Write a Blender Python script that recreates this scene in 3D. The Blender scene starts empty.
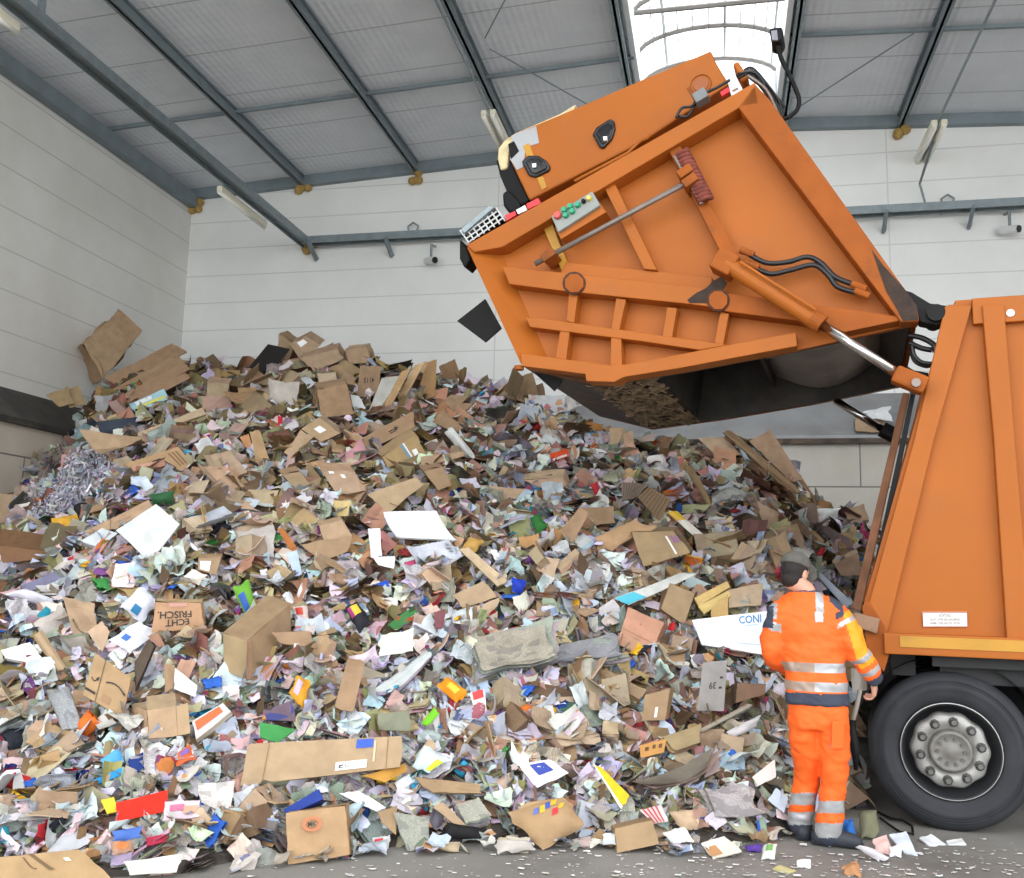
import bpy, bmesh, math, random
import numpy as np
from mathutils import Vector, Matrix, noise
from mathutils.bvhtree import BVHTree
random.seed(11); RNG = np.random.default_rng(7)
SC = bpy.context.scene
COL = SC.collection
PI = math.pi

# ------------------------------------------------------------------ camera
FPX, PITCH, ROLL, YAW, CAMH = 960.0, 0.144970517, 0.0240372415, 0.212338545, 1.57
fw = np.array([-math.sin(YAW)*math.cos(PITCH), math.cos(YAW)*math.cos(PITCH), math.sin(PITCH)])
_r0 = np.array([math.cos(YAW), math.sin(YAW), 0.0]); _u0 = np.cross(_r0, fw)
rt = math.cos(ROLL)*_r0 + math.sin(ROLL)*_u0
up = -math.sin(ROLL)*_r0 + math.cos(ROLL)*_u0
EYE = np.array([0.0, 0.0, CAMH])
cam = bpy.data.cameras.new('camera'); camo = bpy.data.objects.new('camera', cam); COL.objects.link(camo)
cam.sensor_fit = 'HORIZONTAL'; cam.sensor_width = 36.0; cam.lens = FPX/1024*36.0
cam.clip_start = 0.05; cam.clip_end = 300
M = Matrix.Identity(4)
for i in range(3):
    M[i][0] = rt[i]; M[i][1] = up[i]; M[i][2] = -fw[i]; M[i][3] = EYE[i]
camo.matrix_world = M
SC.camera = camo

def ray(x, y):
    d = (x-512)*rt - (y-439)*up + FPX*fw
    return d/np.linalg.norm(d)
def onY(x, y, Y): d = ray(x, y); return EYE + d*((Y-EYE[1])/d[1])
def onX(x, y, X): d = ray(x, y); return EYE + d*((X-EYE[0])/d[0])
def onZ(x, y, Z): d = ray(x, y); return EYE + d*((Z-EYE[2])/d[2])
def proj(P):
    q = np.asarray(P, float)-EYE
    return 512+FPX*(q@rt)/(q@fw), 439-FPX*(q@up)/(q@fw)

# ------------------------------------------------------------------ colour + materials
def lin(c):
    if isinstance(c, str):
        c = tuple(int(c[i:i+2], 16) for i in (0, 2, 4))
    o = []
    for v in c[:3]:
        v = v/255.0
        o.append(v/12.92 if v <= 0.04045 else ((v+0.055)/1.055)**2.4)
    return tuple(o)
MATS = {}
def mat(name, col, rough=0.6, metal=0.0, var=0.12, scale=3.0, bump=0.0, bscale=40.0, dirt=None, dirt_amt=0.5, dirt_scale=1.5, trans=0.0, spec=0.5):
    if name in MATS: return MATS[name]
    m = bpy.data.materials.new(name); m.use_nodes = True
    nt = m.node_tree; N = nt.nodes; L = nt.links
    b = N['Principled BSDF']; b.inputs['Roughness'].default_value = rough; b.inputs['Metallic'].default_value = metal
    b.inputs['Specular IOR Level'].default_value = spec
    if trans: b.inputs['Transmission Weight'].default_value = trans
    c = lin(col)
    tc = N.new('ShaderNodeTexCoord')
    nz = N.new('ShaderNodeTexNoise'); nz.inputs['Scale'].default_value = scale; nz.inputs['Detail'].default_value = 6
    L.new(tc.outputs['Object'], nz.inputs['Vector'])
    rp = N.new('ShaderNodeValToRGB')
    rp.color_ramp.elements[0].position = 0.3; rp.color_ramp.elements[1].position = 0.7
    rp.color_ramp.elements[0].color = tuple(max(0, v*(1-var)) for v in c)+(1,)
    rp.color_ramp.elements[1].color = tuple(min(1, v*(1+var)) for v in c)+(1,)
    L.new(nz.outputs['Fac'], rp.inputs['Fac'])
    out = rp.outputs['Color']
    if dirt is not None:
        n2 = N.new('ShaderNodeTexNoise'); n2.inputs['Scale'].default_value = dirt_scale; n2.inputs['Detail'].default_value = 9; n2.inputs['Roughness'].default_value = 0.7
        L.new(tc.outputs['Object'], n2.inputs['Vector'])
        r2 = N.new('ShaderNodeValToRGB'); r2.color_ramp.elements[0].position = 0.52; r2.color_ramp.elements[1].position = 0.75
        r2.color_ramp.elements[0].color = (0, 0, 0, 1); r2.color_ramp.elements[1].color = (dirt_amt,)*3+(1,)
        L.new(n2.outputs['Fac'], r2.inputs['Fac'])
        mx = N.new('ShaderNodeMix'); mx.data_type = 'RGBA'
        L.new(r2.outputs['Color'], mx.inputs['Factor']); L.new(out, mx.inputs['A']); mx.inputs['B'].default_value = lin(dirt)+(1,)
        out = mx.outputs['Result']
    L.new(out, b.inputs['Base Color'])
    if bump:
        n3 = N.new('ShaderNodeTexNoise'); n3.inputs['Scale'].default_value = bscale; n3.inputs['Detail'].default_value = 4
        L.new(tc.outputs['Object'], n3.inputs['Vector'])
        bp = N.new('ShaderNodeBump'); bp.inputs['Strength'].default_value = bump; bp.inputs['Distance'].default_value = 0.01
        L.new(n3.outputs['Fac'], bp.inputs['Height']); L.new(bp.outputs['Normal'], b.inputs['Normal'])
    MATS[name] = m
    return m

def math_node(nt, op, a, b=None, c=None):
    n = nt.nodes.new('ShaderNodeMath'); n.operation = op
    for i, v in enumerate((a, b, c)):
        if v is None: continue
        if isinstance(v, (int, float)): n.inputs[i].default_value = v
        else: nt.links.new(v, n.inputs[i])
    return n.outputs[0]

def grid_mat(name, col, line, vaxis, vstep, voff, haxis=None, hstep=1, hoff=0, brick=False, width=0.012, rough=0.6, var=0.05, stain=None, stain_amt=0.3, bump=0.0, nscale=0.6):
    """Panels or blocks: joint lines every vstep along one axis and every hstep along another (half offset rows if brick)."""
    m = bpy.data.materials.new(name); m.use_nodes = True; nt = m.node_tree; N = nt.nodes; L = nt.links
    b = N['Principled BSDF']; b.inputs['Roughness'].default_value = rough
    tc = N.new('ShaderNodeTexCoord'); sp = N.new('ShaderNodeSeparateXYZ'); L.new(tc.outputs['Object'], sp.inputs[0])
    V = sp.outputs['XYZ'.index(vaxis)]
    q = math_node(nt, 'DIVIDE', math_node(nt, 'SUBTRACT', V, voff), vstep)
    fr = math_node(nt, 'FRACT', q)
    mask = math_node(nt, 'LESS_THAN', fr, width/vstep)
    if haxis:
        Hh = math_node(nt, 'DIVIDE', math_node(nt, 'SUBTRACT', sp.outputs['XYZ'.index(haxis)], hoff), hstep)
        if brick:
            row = math_node(nt, 'MULTIPLY', math_node(nt, 'MODULO', math_node(nt, 'FLOOR', q), 2.0), 0.5)
            Hh = math_node(nt, 'ADD', Hh, row)
        m2 = math_node(nt, 'LESS_THAN', math_node(nt, 'FRACT', Hh), width/hstep)
        mask = math_node(nt, 'MAXIMUM', mask, m2)
    nz = N.new('ShaderNodeTexNoise'); nz.inputs['Scale'].default_value = nscale; nz.inputs['Detail'].default_value = 8; nz.inputs['Roughness'].default_value = 0.65
    L.new(tc.outputs['Object'], nz.inputs['Vector'])
    rp = N.new('ShaderNodeValToRGB'); c = lin(col)
    rp.color_ramp.elements[0].position = .3; rp.color_ramp.elements[1].position = .7
    s = lin(stain) if stain else tuple(v*(1-var) for v in c)
    rp.color_ramp.elements[0].color = tuple(c[i]*(1-stain_amt)+s[i]*stain_amt for i in range(3))+(1,)
    rp.color_ramp.elements[1].color = c+(1,)
    L.new(nz.outputs['Fac'], rp.inputs['Fac'])
    mx = N.new('ShaderNodeMix'); mx.data_type = 'RGBA'; L.new(mask, mx.inputs['Factor']); L.new(rp.outputs['Color'], mx.inputs['A'])
    mx.inputs['B'].default_value = lin(line)+(1,)
    L.new(mx.outputs['Result'], b.inputs['Base Color'])
    if bump:
        n3 = N.new('ShaderNodeTexNoise'); n3.inputs['Scale'].default_value = 25; n3.inputs['Detail'].default_value = 5
        L.new(tc.outputs['Object'], n3.inputs['Vector'])
        h = math_node(nt, 'SUBTRACT', n3.outputs['Fac'], mask)
        bp = N.new('ShaderNodeBump'); bp.inputs['Strength'].default_value = bump; bp.inputs['Distance'].default_value = .01
        L.new(h, bp.inputs['Height']); L.new(bp.outputs['Normal'], b.inputs['Normal'])
    return m

def waste_material():
    """Paper, card and print: the piece's own colour with news lines (pr 1) or coloured print blocks (pr 2) on it."""
    m = bpy.data.materials.new('waste_paper'); m.use_nodes = True; nt = m.node_tree; N = nt.nodes; L = nt.links
    b = N['Principled BSDF']; b.inputs['Roughness'].default_value = 0.75; b.inputs['Specular IOR Level'].default_value = 0.3
    ac = N.new('ShaderNodeAttribute'); ac.attribute_name = 'col'
    au = N.new('ShaderNodeAttribute'); au.attribute_name = 'uvp'
    ap = N.new('ShaderNodeAttribute'); ap.attribute_name = 'pr'
    pr = ap.outputs['Fac']
    sp = N.new('ShaderNodeSeparateXYZ'); L.new(au.outputs['Vector'], sp.inputs[0])
    # news lines
    lines = math_node(nt, 'GREATER_THAN', math_node(nt, 'FRACT', math_node(nt, 'MULTIPLY', sp.outputs[1], 45.0)), 0.5)
    nz = N.new('ShaderNodeTexNoise'); nz.inputs['Scale'].default_value = 30.0; nz.inputs['Detail'].default_value = 1; L.new(au.outputs['Vector'], nz.inputs['Vector'])
    words = math_node(nt, 'GREATER_THAN', nz.outputs['Fac'], 0.45)
    vo = N.new('ShaderNodeTexVoronoi'); vo.distance = 'CHEBYCHEV'; vo.inputs['Scale'].default_value = 7.0; L.new(au.outputs['Vector'], vo.inputs['Vector'])
    sv = N.new('ShaderNodeSeparateColor'); L.new(vo.outputs['Color'], sv.inputs[0])
    pic = math_node(nt, 'GREATER_THAN', sv.outputs[0], 0.8)
    ink = math_node(nt, 'MAXIMUM', math_node(nt, 'MULTIPLY', math_node(nt, 'MULTIPLY', lines, words), 0.4), math_node(nt, 'MULTIPLY', pic, 0.45))
    is_news = math_node(nt, 'MULTIPLY', math_node(nt, 'GREATER_THAN', pr, 0.5), math_node(nt, 'LESS_THAN', pr, 1.5))
    ink = math_node(nt, 'MULTIPLY', ink, is_news)
    mx = N.new('ShaderNodeMix'); mx.data_type = 'RGBA'; L.new(ink, mx.inputs['Factor']); L.new(ac.outputs['Color'], mx.inputs['A']); mx.inputs['B'].default_value = (.09, .09, .10, 1)
    # colour print
    v2 = N.new('ShaderNodeTexVoronoi'); v2.inputs['Scale'].default_value = 5.0; L.new(au.outputs['Vector'], v2.inputs['Vector'])
    s1 = N.new('ShaderNodeSeparateColor'); L.new(v2.outputs['Color'], s1.inputs[0])
    hs = N.new('ShaderNodeValToRGB'); hs.color_ramp.interpolation = 'CONSTANT'; el = hs.color_ramp.elements
    cols = ((176, 40, 44), (38, 62, 130), (214, 212, 208), (206, 140, 46), (120, 150, 190), (52, 48, 48), (150, 84, 60), (70, 110, 66), (196, 160, 150), (96, 66, 104))
    for i, c in enumerate(cols):
        e = el[i] if i < 2 else el.new(i/len(cols))
        e.position = i/len(cols); e.color = lin(c)+(1,)
    L.new(s1.outputs[0], hs.inputs['Fac'])
    s2 = N.new('ShaderNodeSeparateColor'); L.new(v2.outputs['Color'], s2.inputs[0])
    cp = math_node(nt, 'MULTIPLY', math_node(nt, 'GREATER_THAN', pr, 1.5), math_node(nt, 'MULTIPLY', math_node(nt, 'GREATER_THAN', s2.outputs[1], 0.5), 0.75))
    m2 = N.new('ShaderNodeMix'); m2.data_type = 'RGBA'; L.new(cp, m2.inputs['Factor']); L.new(mx.outputs['Result'], m2.inputs['A']); L.new(hs.outputs['Color'], m2.inputs['B'])
    # grime
    tc = N.new('ShaderNodeNewGeometry')
    n3 = N.new('ShaderNodeTexNoise'); n3.inputs['Scale'].default_value = 9.0; n3.inputs['Detail'].default_value = 6; L.new(tc.outputs['Position'], n3.inputs['Vector'])
    mr = N.new('ShaderNodeMapRange'); L.new(n3.outputs['Fac'], mr.inputs[0]); mr.inputs[1].default_value = .3; mr.inputs[2].default_value = .7; mr.inputs[3].default_value = .82; mr.inputs[4].default_value = 1.06
    m3 = N.new('ShaderNodeMix'); m3.data_type = 'RGBA'; m3.blend_type = 'MULTIPLY'; m3.inputs['Factor'].default_value = 1.0
    L.new(m2.outputs['Result'], m3.inputs['A']); L.new(mr.outputs[0], m3.inputs['B'])
    L.new(m3.outputs['Result'], b.inputs['Base Color'])
    n4 = N.new('ShaderNodeTexNoise'); n4.inputs['Scale'].default_value = 14.0; n4.inputs['Detail'].default_value = 3; L.new(tc.outputs['Position'], n4.inputs['Vector'])
    bp = N.new('ShaderNodeBump'); bp.inputs['Strength'].default_value = .35; bp.inputs['Distance'].default_value = .02
    L.new(n4.outputs['Fac'], bp.inputs['Height']); L.new(bp.outputs['Normal'], b.inputs['Normal'])
    return m

# ------------------------------------------------------------------ object helpers
def tag(o, label=None, cat=None, group=None, kind=None):
    if label: o['label'] = label
    if cat: o['category'] = cat
    if group: o['group'] = group
    if kind: o['kind'] = kind
    return o
def empty(name, loc=(0, 0, 0), rotz=0.0):
    o = bpy.data.objects.new(name, None); o.empty_display_size = .2
    COL.objects.link(o); o.location = loc; o.rotation_euler = (0, 0, rotz)
    return o

class MB:
    """Collects vertices and faces, then links them as ONE mesh object."""
    def __init__(s): s.v = []; s.f = []; s.mi = []; s.col = []; s.pr = []; s.uv = []
    def add(s, verts, faces, mi=0, col=None, pr=0.0, uv=None):
        n = len(s.v); verts = [tuple(map(float, p)) for p in verts]
        s.v += verts; s.f += [tuple(i+n for i in f) for f in faces]; s.mi += [mi]*len(faces)
        if col is not None:
            s.col += [tuple(col)]*len(verts); s.pr += [pr]*len(verts)
            s.uv += [tuple(u) for u in uv] if uv is not None else [(0, 0, 0)]*len(verts)
        return s
    def box(s, lo, hi, mi=0, **k):
        x0, y0, z0 = lo; x1, y1, z1 = hi
        s.add([(x0,y0,z0),(x1,y0,z0),(x1,y1,z0),(x0,y1,z0),(x0,y0,z1),(x1,y0,z1),(x1,y1,z1),(x0,y1,z1)],
              [(0,3,2,1),(4,5,6,7),(0,1,5,4),(1,2,6,5),(2,3,7,6),(3,0,4,7)], mi, **k); return s
    def obox(s, c, ax, ay, az, mi=0):
        c, ax, ay, az = (np.array(q, float) for q in (c, ax, ay, az))
        P = [c+i*ax+j*ay+k*az for k in (-1, 1) for j in (-1, 1) for i in (-1, 1)]
        s.add(P, [(0,2,3,1),(4,5,7,6),(0,1,5,4),(2,6,7,3),(0,4,6,2),(1,3,7,5)], mi); return s
    def bar(s, a, b, w, h, upv=(0, 0, 1), mi=0):
        a = np.array(a, float); b = np.array(b, float); d = b-a; l = np.linalg.norm(d); d = d/l
        u = np.array(upv, float); sd = np.cross(d, u); sd /= np.linalg.norm(sd); u = np.cross(sd, d)
        return s.obox((a+b)/2, d*l/2, sd*w/2, u*h/2, mi)
    def tube(s, pts, r, seg=10, mi=0, caps=True):
        pts = [np.array(p, float) for p in pts]; n = len(pts)
        rr = r if isinstance(r, (list, tuple)) else [r]*n
        V = []; F = []; pu = None
        for i, p in enumerate(pts):
            d = pts[min(i+1, n-1)]-pts[max(i-1, 0)]; d = d/(np.linalg.norm(d)+1e-12)
            if pu is None:
                pu = np.array([0, 0, 1.0]) if abs(d[2]) < .9 else np.array([1.0, 0, 0])
            a = np.cross(d, pu); a /= np.linalg.norm(a); pu = np.cross(a, d)
            for k in range(seg):
                t = 2*PI*k/seg; V.append(p+rr[i]*(math.cos(t)*a+math.sin(t)*pu))
        for i in range(n-1):
            for k in range(seg):
                k2 = (k+1) % seg; F.append((i*seg+k, i*seg+k2, (i+1)*seg+k2, (i+1)*seg+k))
        if caps: F.append(tuple(range(seg))[::-1]); F.append(tuple((n-1)*seg+k for k in range(seg)))
        s.add(V, F, mi); return s
    def lathe(s, prof, c, axis, seg=48, mi=0, lobes=None):
        """prof: (radius, distance along axis) list."""
        c = np.array(c, float); ax = np.array(axis, float); ax /= np.linalg.norm(ax)
        a = np.cross(ax, [0, 0, 1.0]); a = a/np.linalg.norm(a) if np.linalg.norm(a) > 1e-6 else np.array([1.0, 0, 0]); b = np.cross(ax, a)
        V = []; F = []
        for (r, h) in prof:
            for k in range(seg):
                t = 2*PI*k/seg; q = r*(1+lobes[1]*math.cos(lobes[0]*t)) if lobes else r
                V.append(c+ax*h+q*(math.cos(t)*a+math.sin(t)*b))
        for i in range(len(prof)-1):
            for k in range(seg):
                k2 = (k+1) % seg; F.append((i*seg+k, i*seg+k2, (i+1)*seg+k2, (i+1)*seg+k))
        s.add(V, F, mi); return s
    def prism(s, poly, d0, d1, mi=0):
        """poly: (s, z) in the truck's side plane, extruded along depth."""
        n = len(poly)
        V = [(p[0], d0, p[1]) for p in poly]+[(p[0], d1, p[1]) for p in poly]
        F = [tuple(range(n)), tuple(range(2*n-1, n-1, -1))]+[(i, (i+1) % n, n+(i+1) % n, n+i) for i in range(n)]
        s.add(V, F, mi); return s
    def build(s, name, mats, parent=None, smooth=False, bevel=0.0, origin=None, fix=True):
        v = np.array(s.v, float)
        o_loc = np.zeros(3)
        if parent is None:
            if origin is None:
                lo, hi = v.min(0), v.max(0); origin = (lo+hi)/2; origin[2] = lo[2]
            o_loc = np.array(origin, float); v = v-o_loc
        me = bpy.data.meshes.new(name)
        me.from_pydata(v.tolist(), [], s.f); me.update()
        if not isinstance(mats, (list, tuple)): mats = [mats]
        for m in mats: me.materials.append(m)
        if len(mats) > 1: me.polygons.foreach_set('material_index', s.mi)
        if s.col:
            a = me.color_attributes.new('col', 'FLOAT_COLOR', 'POINT'); a.data.foreach_set('color', np.array([c+(1.0,) for c in s.col], np.float32).ravel())
            a = me.attributes.new('pr', 'FLOAT', 'POINT'); a.data.foreach_set('value', np.array(s.pr, np.float32))
            a = me.attributes.new('uvp', 'FLOAT_VECTOR', 'POINT'); a.data.foreach_set('vector', np.array(s.uv, np.float32).ravel())
        if fix:
            bm = bmesh.new(); bm.from_mesh(me); bmesh.ops.recalc_face_normals(bm, faces=bm.faces); bm.to_mesh(me); bm.free()
        if smooth: me.polygons.foreach_set('use_smooth', [True]*len(me.polygons))
        o = bpy.data.objects.new(name, me); COL.objects.link(o)
        if parent is not None: o.parent = parent
        else: o.location = o_loc
        if bevel:
            bv = o.modifiers.new('bevel', 'BEVEL'); bv.width = bevel; bv.segments = 2; bv.limit_method = 'ANGLE'; bv.angle_limit = math.radians(40)
        return o

def text_geo(txt, shear=0.0):
    """Vertices (normalised to 0..1) and faces of a line of lettering."""
    cu = bpy.data.curves.new('t', 'FONT'); cu.body = txt; cu.resolution_u = 3; cu.offset = .012; cu.shear = shear; cu.align_x = 'CENTER'
    o = bpy.data.objects.new('t', cu); COL.objects.link(o)
    dg = bpy.context.evaluated_depsgraph_get(); me = o.evaluated_get(dg).to_mesh()
    v = np.array([p.co[:] for p in me.vertices]); f = [tuple(p.vertices) for p in me.polygons]
    o.evaluated_get(dg).to_mesh_clear(); bpy.data.objects.remove(o); bpy.data.curves.remove(cu)
    lo, hi = v.min(0), v.max(0)
    v = (v[:, :2]-lo[:2])/(hi[:2]-lo[:2]+1e-9)
    return v, f
# ================================================================== the hall
YB, XL, XR = 17.0, -10.5, 15.0          # back wall, left wall, right edge of the hall
ZR, XRIDGE = 9.9, 1.1                    # ridge
def roofz(x): return ZR-0.052*abs(x-XRIDGE)
white_panel = grid_mat('white_wall_panel', 'eceeec', 'cfd1cf', 'Z', 0.565, 0.12, 'X', 7.0, 2.95, width=.022, rough=.55, stain='d2d3cf', stain_amt=.5)
white_panel_l = grid_mat('white_wall_panel_side', 'e4e4e0', 'c2c2bc', 'Z', 0.62, 0.12, width=.022, rough=.55, stain='c8c6be', stain_amt=.6)
block_b = grid_mat('concrete_blocks_back', 'd2d0c8', '7d7a74', 'Z', 0.79, 0.0, 'X', 1.62, 2.25, brick=True, width=.022, rough=.85, stain='b9b4a8', stain_amt=.8, bump=.3)
block_l = grid_mat('concrete_blocks_side', 'cfc6b8', '77726b', 'Z', 0.79, 0.0, 'Y', 1.62, 13.0, brick=True, width=.025, rough=.85, stain='b0a493', stain_amt=.8, bump=.3)
floor_m = mat('concrete_floor', '86847f', .8, var=.2, scale=1.2, bump=.35, bscale=60, dirt='4b4a47', dirt_amt=.6, dirt_scale=.9)
steel = mat('grey_painted_steel', '87939a', .5, .2, var=.1)
steel_d = mat('dark_painted_steel', '7b878d', .5, .2, var=.12)
galv = mat('galvanised_steel', '8b969a', .45, .6, var=.12, scale=8)
coping_m = mat('steel_coping', '8f9092', .5, .35, var=.14, scale=2, dirt='6a6a6a', dirt_amt=.5)
coping_d = mat('black_steel_coping', '3c3a38', .6, .1, var=.25, scale=3, dirt='6f6a62', dirt_amt=.6)
foam_m = mat('yellow_foam', 'a88a4e', .9, var=.3, scale=20, bump=.8)
cream = mat('cream_lamp_plastic', 'e4e0cc', .4, var=.03)

def ceil_mat():
    m = bpy.data.materials.new('foil_insulation'); m.use_nodes = True; nt = m.node_tree; N = nt.nodes; L = nt.links
    b = N['Principled BSDF']; b.inputs['Roughness'].default_value = .55; b.inputs['Metallic'].default_value = .0
    tc = N.new('ShaderNodeTexCoord'); sp = N.new('ShaderNodeSeparateXYZ'); L.new(tc.outputs['Object'], sp.inputs[0])
    w = math_node(nt, 'SINE', math_node(nt, 'MULTIPLY', sp.outputs[0], 2*PI/.11))
    w2 = math_node(nt, 'SINE', math_node(nt, 'MULTIPLY', sp.outputs[1], 2*PI/.16))
    nz = N.new('ShaderNodeTexNoise'); nz.inputs['Scale'].default_value = 1.7; nz.inputs['Detail'].default_value = 6; L.new(tc.outputs['Object'], nz.inputs['Vector'])
    h = math_node(nt, 'ADD', math_node(nt, 'MULTIPLY', w, .30), math_node(nt, 'ADD', math_node(nt, 'MULTIPLY', nz.outputs['Fac'], 1.6), math_node(nt, 'MULTIPLY', w2, .16)))
    bp = N.new('ShaderNodeBump'); bp.inputs['Strength'].default_value = .4; bp.inputs['Distance'].default_value = .02
    L.new(h, bp.inputs['Height']); L.new(bp.outputs['Normal'], b.inputs['Normal'])
    rp = N.new('ShaderNodeValToRGB'); rp.color_ramp.elements[0].position = .3; rp.color_ramp.elements[1].position = .7
    rp.color_ramp.elements[0].color = lin('d6dbe2')+(1,); rp.color_ramp.elements[1].color = lin('e2e6ec')+(1,)
    L.new(nz.outputs['Fac'], rp.inputs['Fac'])
    fr = math_node(nt, 'FRACT', math_node(nt, 'DIVIDE', sp.outputs[1], 1.24)); seam = math_node(nt, 'LESS_THAN', fr, .022)
    mx = N.new('ShaderNodeMix'); mx.data_type = 'RGBA'; L.new(seam, mx.inputs['Factor']); L.new(rp.outputs['Color'], mx.inputs['A']); mx.inputs['B'].default_value = lin('b0b4b8')+(1,)
    L.new(mx.outputs['Result'], b.inputs['Base Color'])
    return m
ceil_m = ceil_mat()
def struct(name, mb, m, label=None, cat=None, **k):
    o = mb.build(name, m, origin=k.pop('origin', (0, 0, 0)), **k); tag(o, label, cat, kind='structure'); return o

struct('bounce_yard', MB().box((-40, -40, -.2), (50, -1.5, 0)), mat('bounce_yard_concrete', 'c4c2bc', .9, var=.1), 'unseen pale ground before the open hall, brightened to bounce daylight inside', 'bounce_yard')  # unseen ground, made bright to bounce daylight up to the ceiling
struct('floor', MB().box((XL-.3, -1.5, -.2), (50, YB+.3, 0)), floor_m, 'grey worn concrete floor of the hall', 'floor')
struct('wall_back', MB().box((XL-.3, YB, 0), (XR+.3, YB+.3, 9.2)).add(
    [(XL-.3, YB, 9.2), (XR+.3, YB, 9.2), (XRIDGE, YB, ZR+.05), (XL-.3, YB+.3, 9.2), (XR+.3, YB+.3, 9.2), (XRIDGE, YB+.3, ZR+.05)],
    [(0, 1, 2), (3, 5, 4), (1, 4, 5, 2), (0, 2, 5, 3)]), white_panel, 'white horizontal panel wall closing the back of the hall', 'wall')
struct('wall_left', MB().box((XL-.3, -1.0, 0), (XL, YB, roofz(XL)+.05)), white_panel_l, 'white panel wall along the left side of the hall', 'wall')
struct('wall_right', MB().box((XR, 3.0, 0), (XR+.3, YB, roofz(XR)+.05)), white_panel_l, 'white panel wall on the right side of the hall', 'wall')
# push walls of concrete blocks with steel copings
struct('wall_lower_back', MB().box((XL, YB-.8, 0), (XR, YB-.001, 3.93)), block_b, 'low wall of grey concrete blocks before the back wall', 'wall')
struct('wall_lower_left', MB().box((XL, -.5, 0), (XL+.55, YB-.8, 3.62)), block_l, 'low wall of grey concrete blocks along the left wall', 'wall')
struct('trim_1', MB().add([(XL, YB-.9, 3.93), (XR, YB-.9, 3.93), (XR, YB-.9, 4.0), (XL, YB-.9, 4.0), (XL, YB, 4.85), (XR, YB, 4.85), (XL, YB, 3.93), (XR, YB, 3.93)],
    [(0, 1, 2, 3), (3, 2, 5, 4), (0, 6, 7, 1), (0, 3, 4, 6), (1, 7, 5, 2), (6, 4, 5, 7)]), coping_m, 'sloped grey sheet steel coping on the back block wall', 'coping')
struct('trim_2', MB().add([(XL+.65, -.5, 3.62), (XL+.65, YB-.9, 3.62), (XL+.65, YB-.9, 3.70), (XL+.65, -.5, 3.70), (XL, -.5, 4.25), (XL, YB-.9, 4.25), (XL, -.5, 3.62), (XL, YB-.9, 3.62)],
    [(0, 1, 2, 3), (3, 2, 5, 4), (0, 6, 7, 1), (0, 3, 4, 6), (1, 7, 5, 2), (6, 4, 5, 7)]), coping_d, 'sloped dark steel coping on the left block wall', 'coping')
struct('trim_5', MB().box((XL+.66, YB-.94, 3.86), (XR, YB-.9, 3.945)), mat('dirty_dark_edge', '4a4038', .8, var=.6, scale=3, dirt='a08a6a', dirt_amt=.9, dirt_scale=1.2), 'dark dirty edge strip along the foot of the back coping', 'trim')
# roof with the ridge skylight cut out
SX0, SX1 = onZ(636, 80, 9.9)[0]+.05, onZ(783, 80, 9.9)[0]-.05
print('skylight', SX0, SX1)
SY1 = 15.9
mb = MB()
def roof_slab(x0, x1, y0, y1):
    mb.add([(x0, y0, roofz(x0)), (x1, y0, roofz(x1)), (x1, y1, roofz(x1)), (x0, y1, roofz(x0)),
            (x0, y0, roofz(x0)+.25), (x1, y0, roofz(x1)+.25), (x1, y1, roofz(x1)+.25), (x0, y1, roofz(x0)+.25)],
           [(0,3,2,1),(4,5,6,7),(0,1,5,4),(1,2,6,5),(2,3,7,6),(3,0,4,7)])
roof_slab(XL-.3, SX0, -1, YB+.3); roof_slab(SX1, XR+.3, -1, YB+.3)
roof_slab(SX0, XRIDGE, SY1, YB+.3); roof_slab(XRIDGE, SX1, SY1, YB+.3); roof_slab(SX0, XRIDGE, -1, 1); roof_slab(XRIDGE, SX1, -1, 1)
struct('ceiling', mb, ceil_m, 'grey foil-insulated ceiling under the low pitched roof', 'ceiling')
# skylight: curbs, barrel vault of clear sheet, bowed ribs
sheet_m = bpy.data.materials.new('skylight_sheet'); sheet_m.use_nodes = True
_nt = sheet_m.node_tree; _nt.nodes.clear()
_o = _nt.nodes.new('ShaderNodeOutputMaterial'); _t = _nt.nodes.new('ShaderNodeBsdfTranslucent'); _t.inputs[0].default_value = (.93, .95, .95, 1)
_g = _nt.nodes.new('ShaderNodeBsdfTransparent'); _g.inputs[0].default_value = (.95, .97, .97, 1)
_m = _nt.nodes.new('ShaderNodeMixShader'); _m.inputs[0].default_value = .25
_nt.links.new(_t.outputs[0], _m.inputs[1]); _nt.links.new(_g.outputs[0], _m.inputs[2]); _nt.links.new(_m.outputs[0], _o.inputs[0])
sky = empty('skylight', ((SX0+SX1)/2, 8, 9.9)); tag(sky, 'bright barrel-vaulted ridge skylight with bowed ribs', 'skylight', kind='structure')
sx, sz = (SX0+SX1)/2, 9.9; W = (SX1-SX0)/2; RISE = .42; CURB = .32
def loc(p): return (p[0]-sx, p[1]-8, p[2]-sz)
mb = MB(); 
for x in (SX0-.04, SX1-.04): mb.box(loc((x, 1, 9.72)), loc((x+.08, SY1, 9.9+CURB)))
mb.box(loc((SX0+.05, SY1-.1, 9.70)), loc((SX1-.05, SY1-.02, 9.9+CURB))); mb.box(loc((SX0, .92, 9.72)), loc((SX1, 1, 9.9+CURB)))
mb.build('curb', mat('white_steel', 'dfe4e6', .5, var=.03), sky)
mb = MB(); n = 14; V = []; F = []
arc = [(sx-W*math.cos(PI*i/n), 9.9+CURB+RISE*math.sin(PI*i/n)) for i in range(n+1)]
for y in (1.0, SY1):
    V += [loc((x, y, z)) for x, z in arc]
F = [(i, i+1, n+2+i, n+1+i) for i in range(n)]+[tuple(range(n+1)), tuple(range(n+1, 2*n+2))]
mb.add(V, F); mb.build('pane', sheet_m, sky)
rib_m = mat('dull_rib_steel', '7a7672', .6, .1, var=.1)
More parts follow.
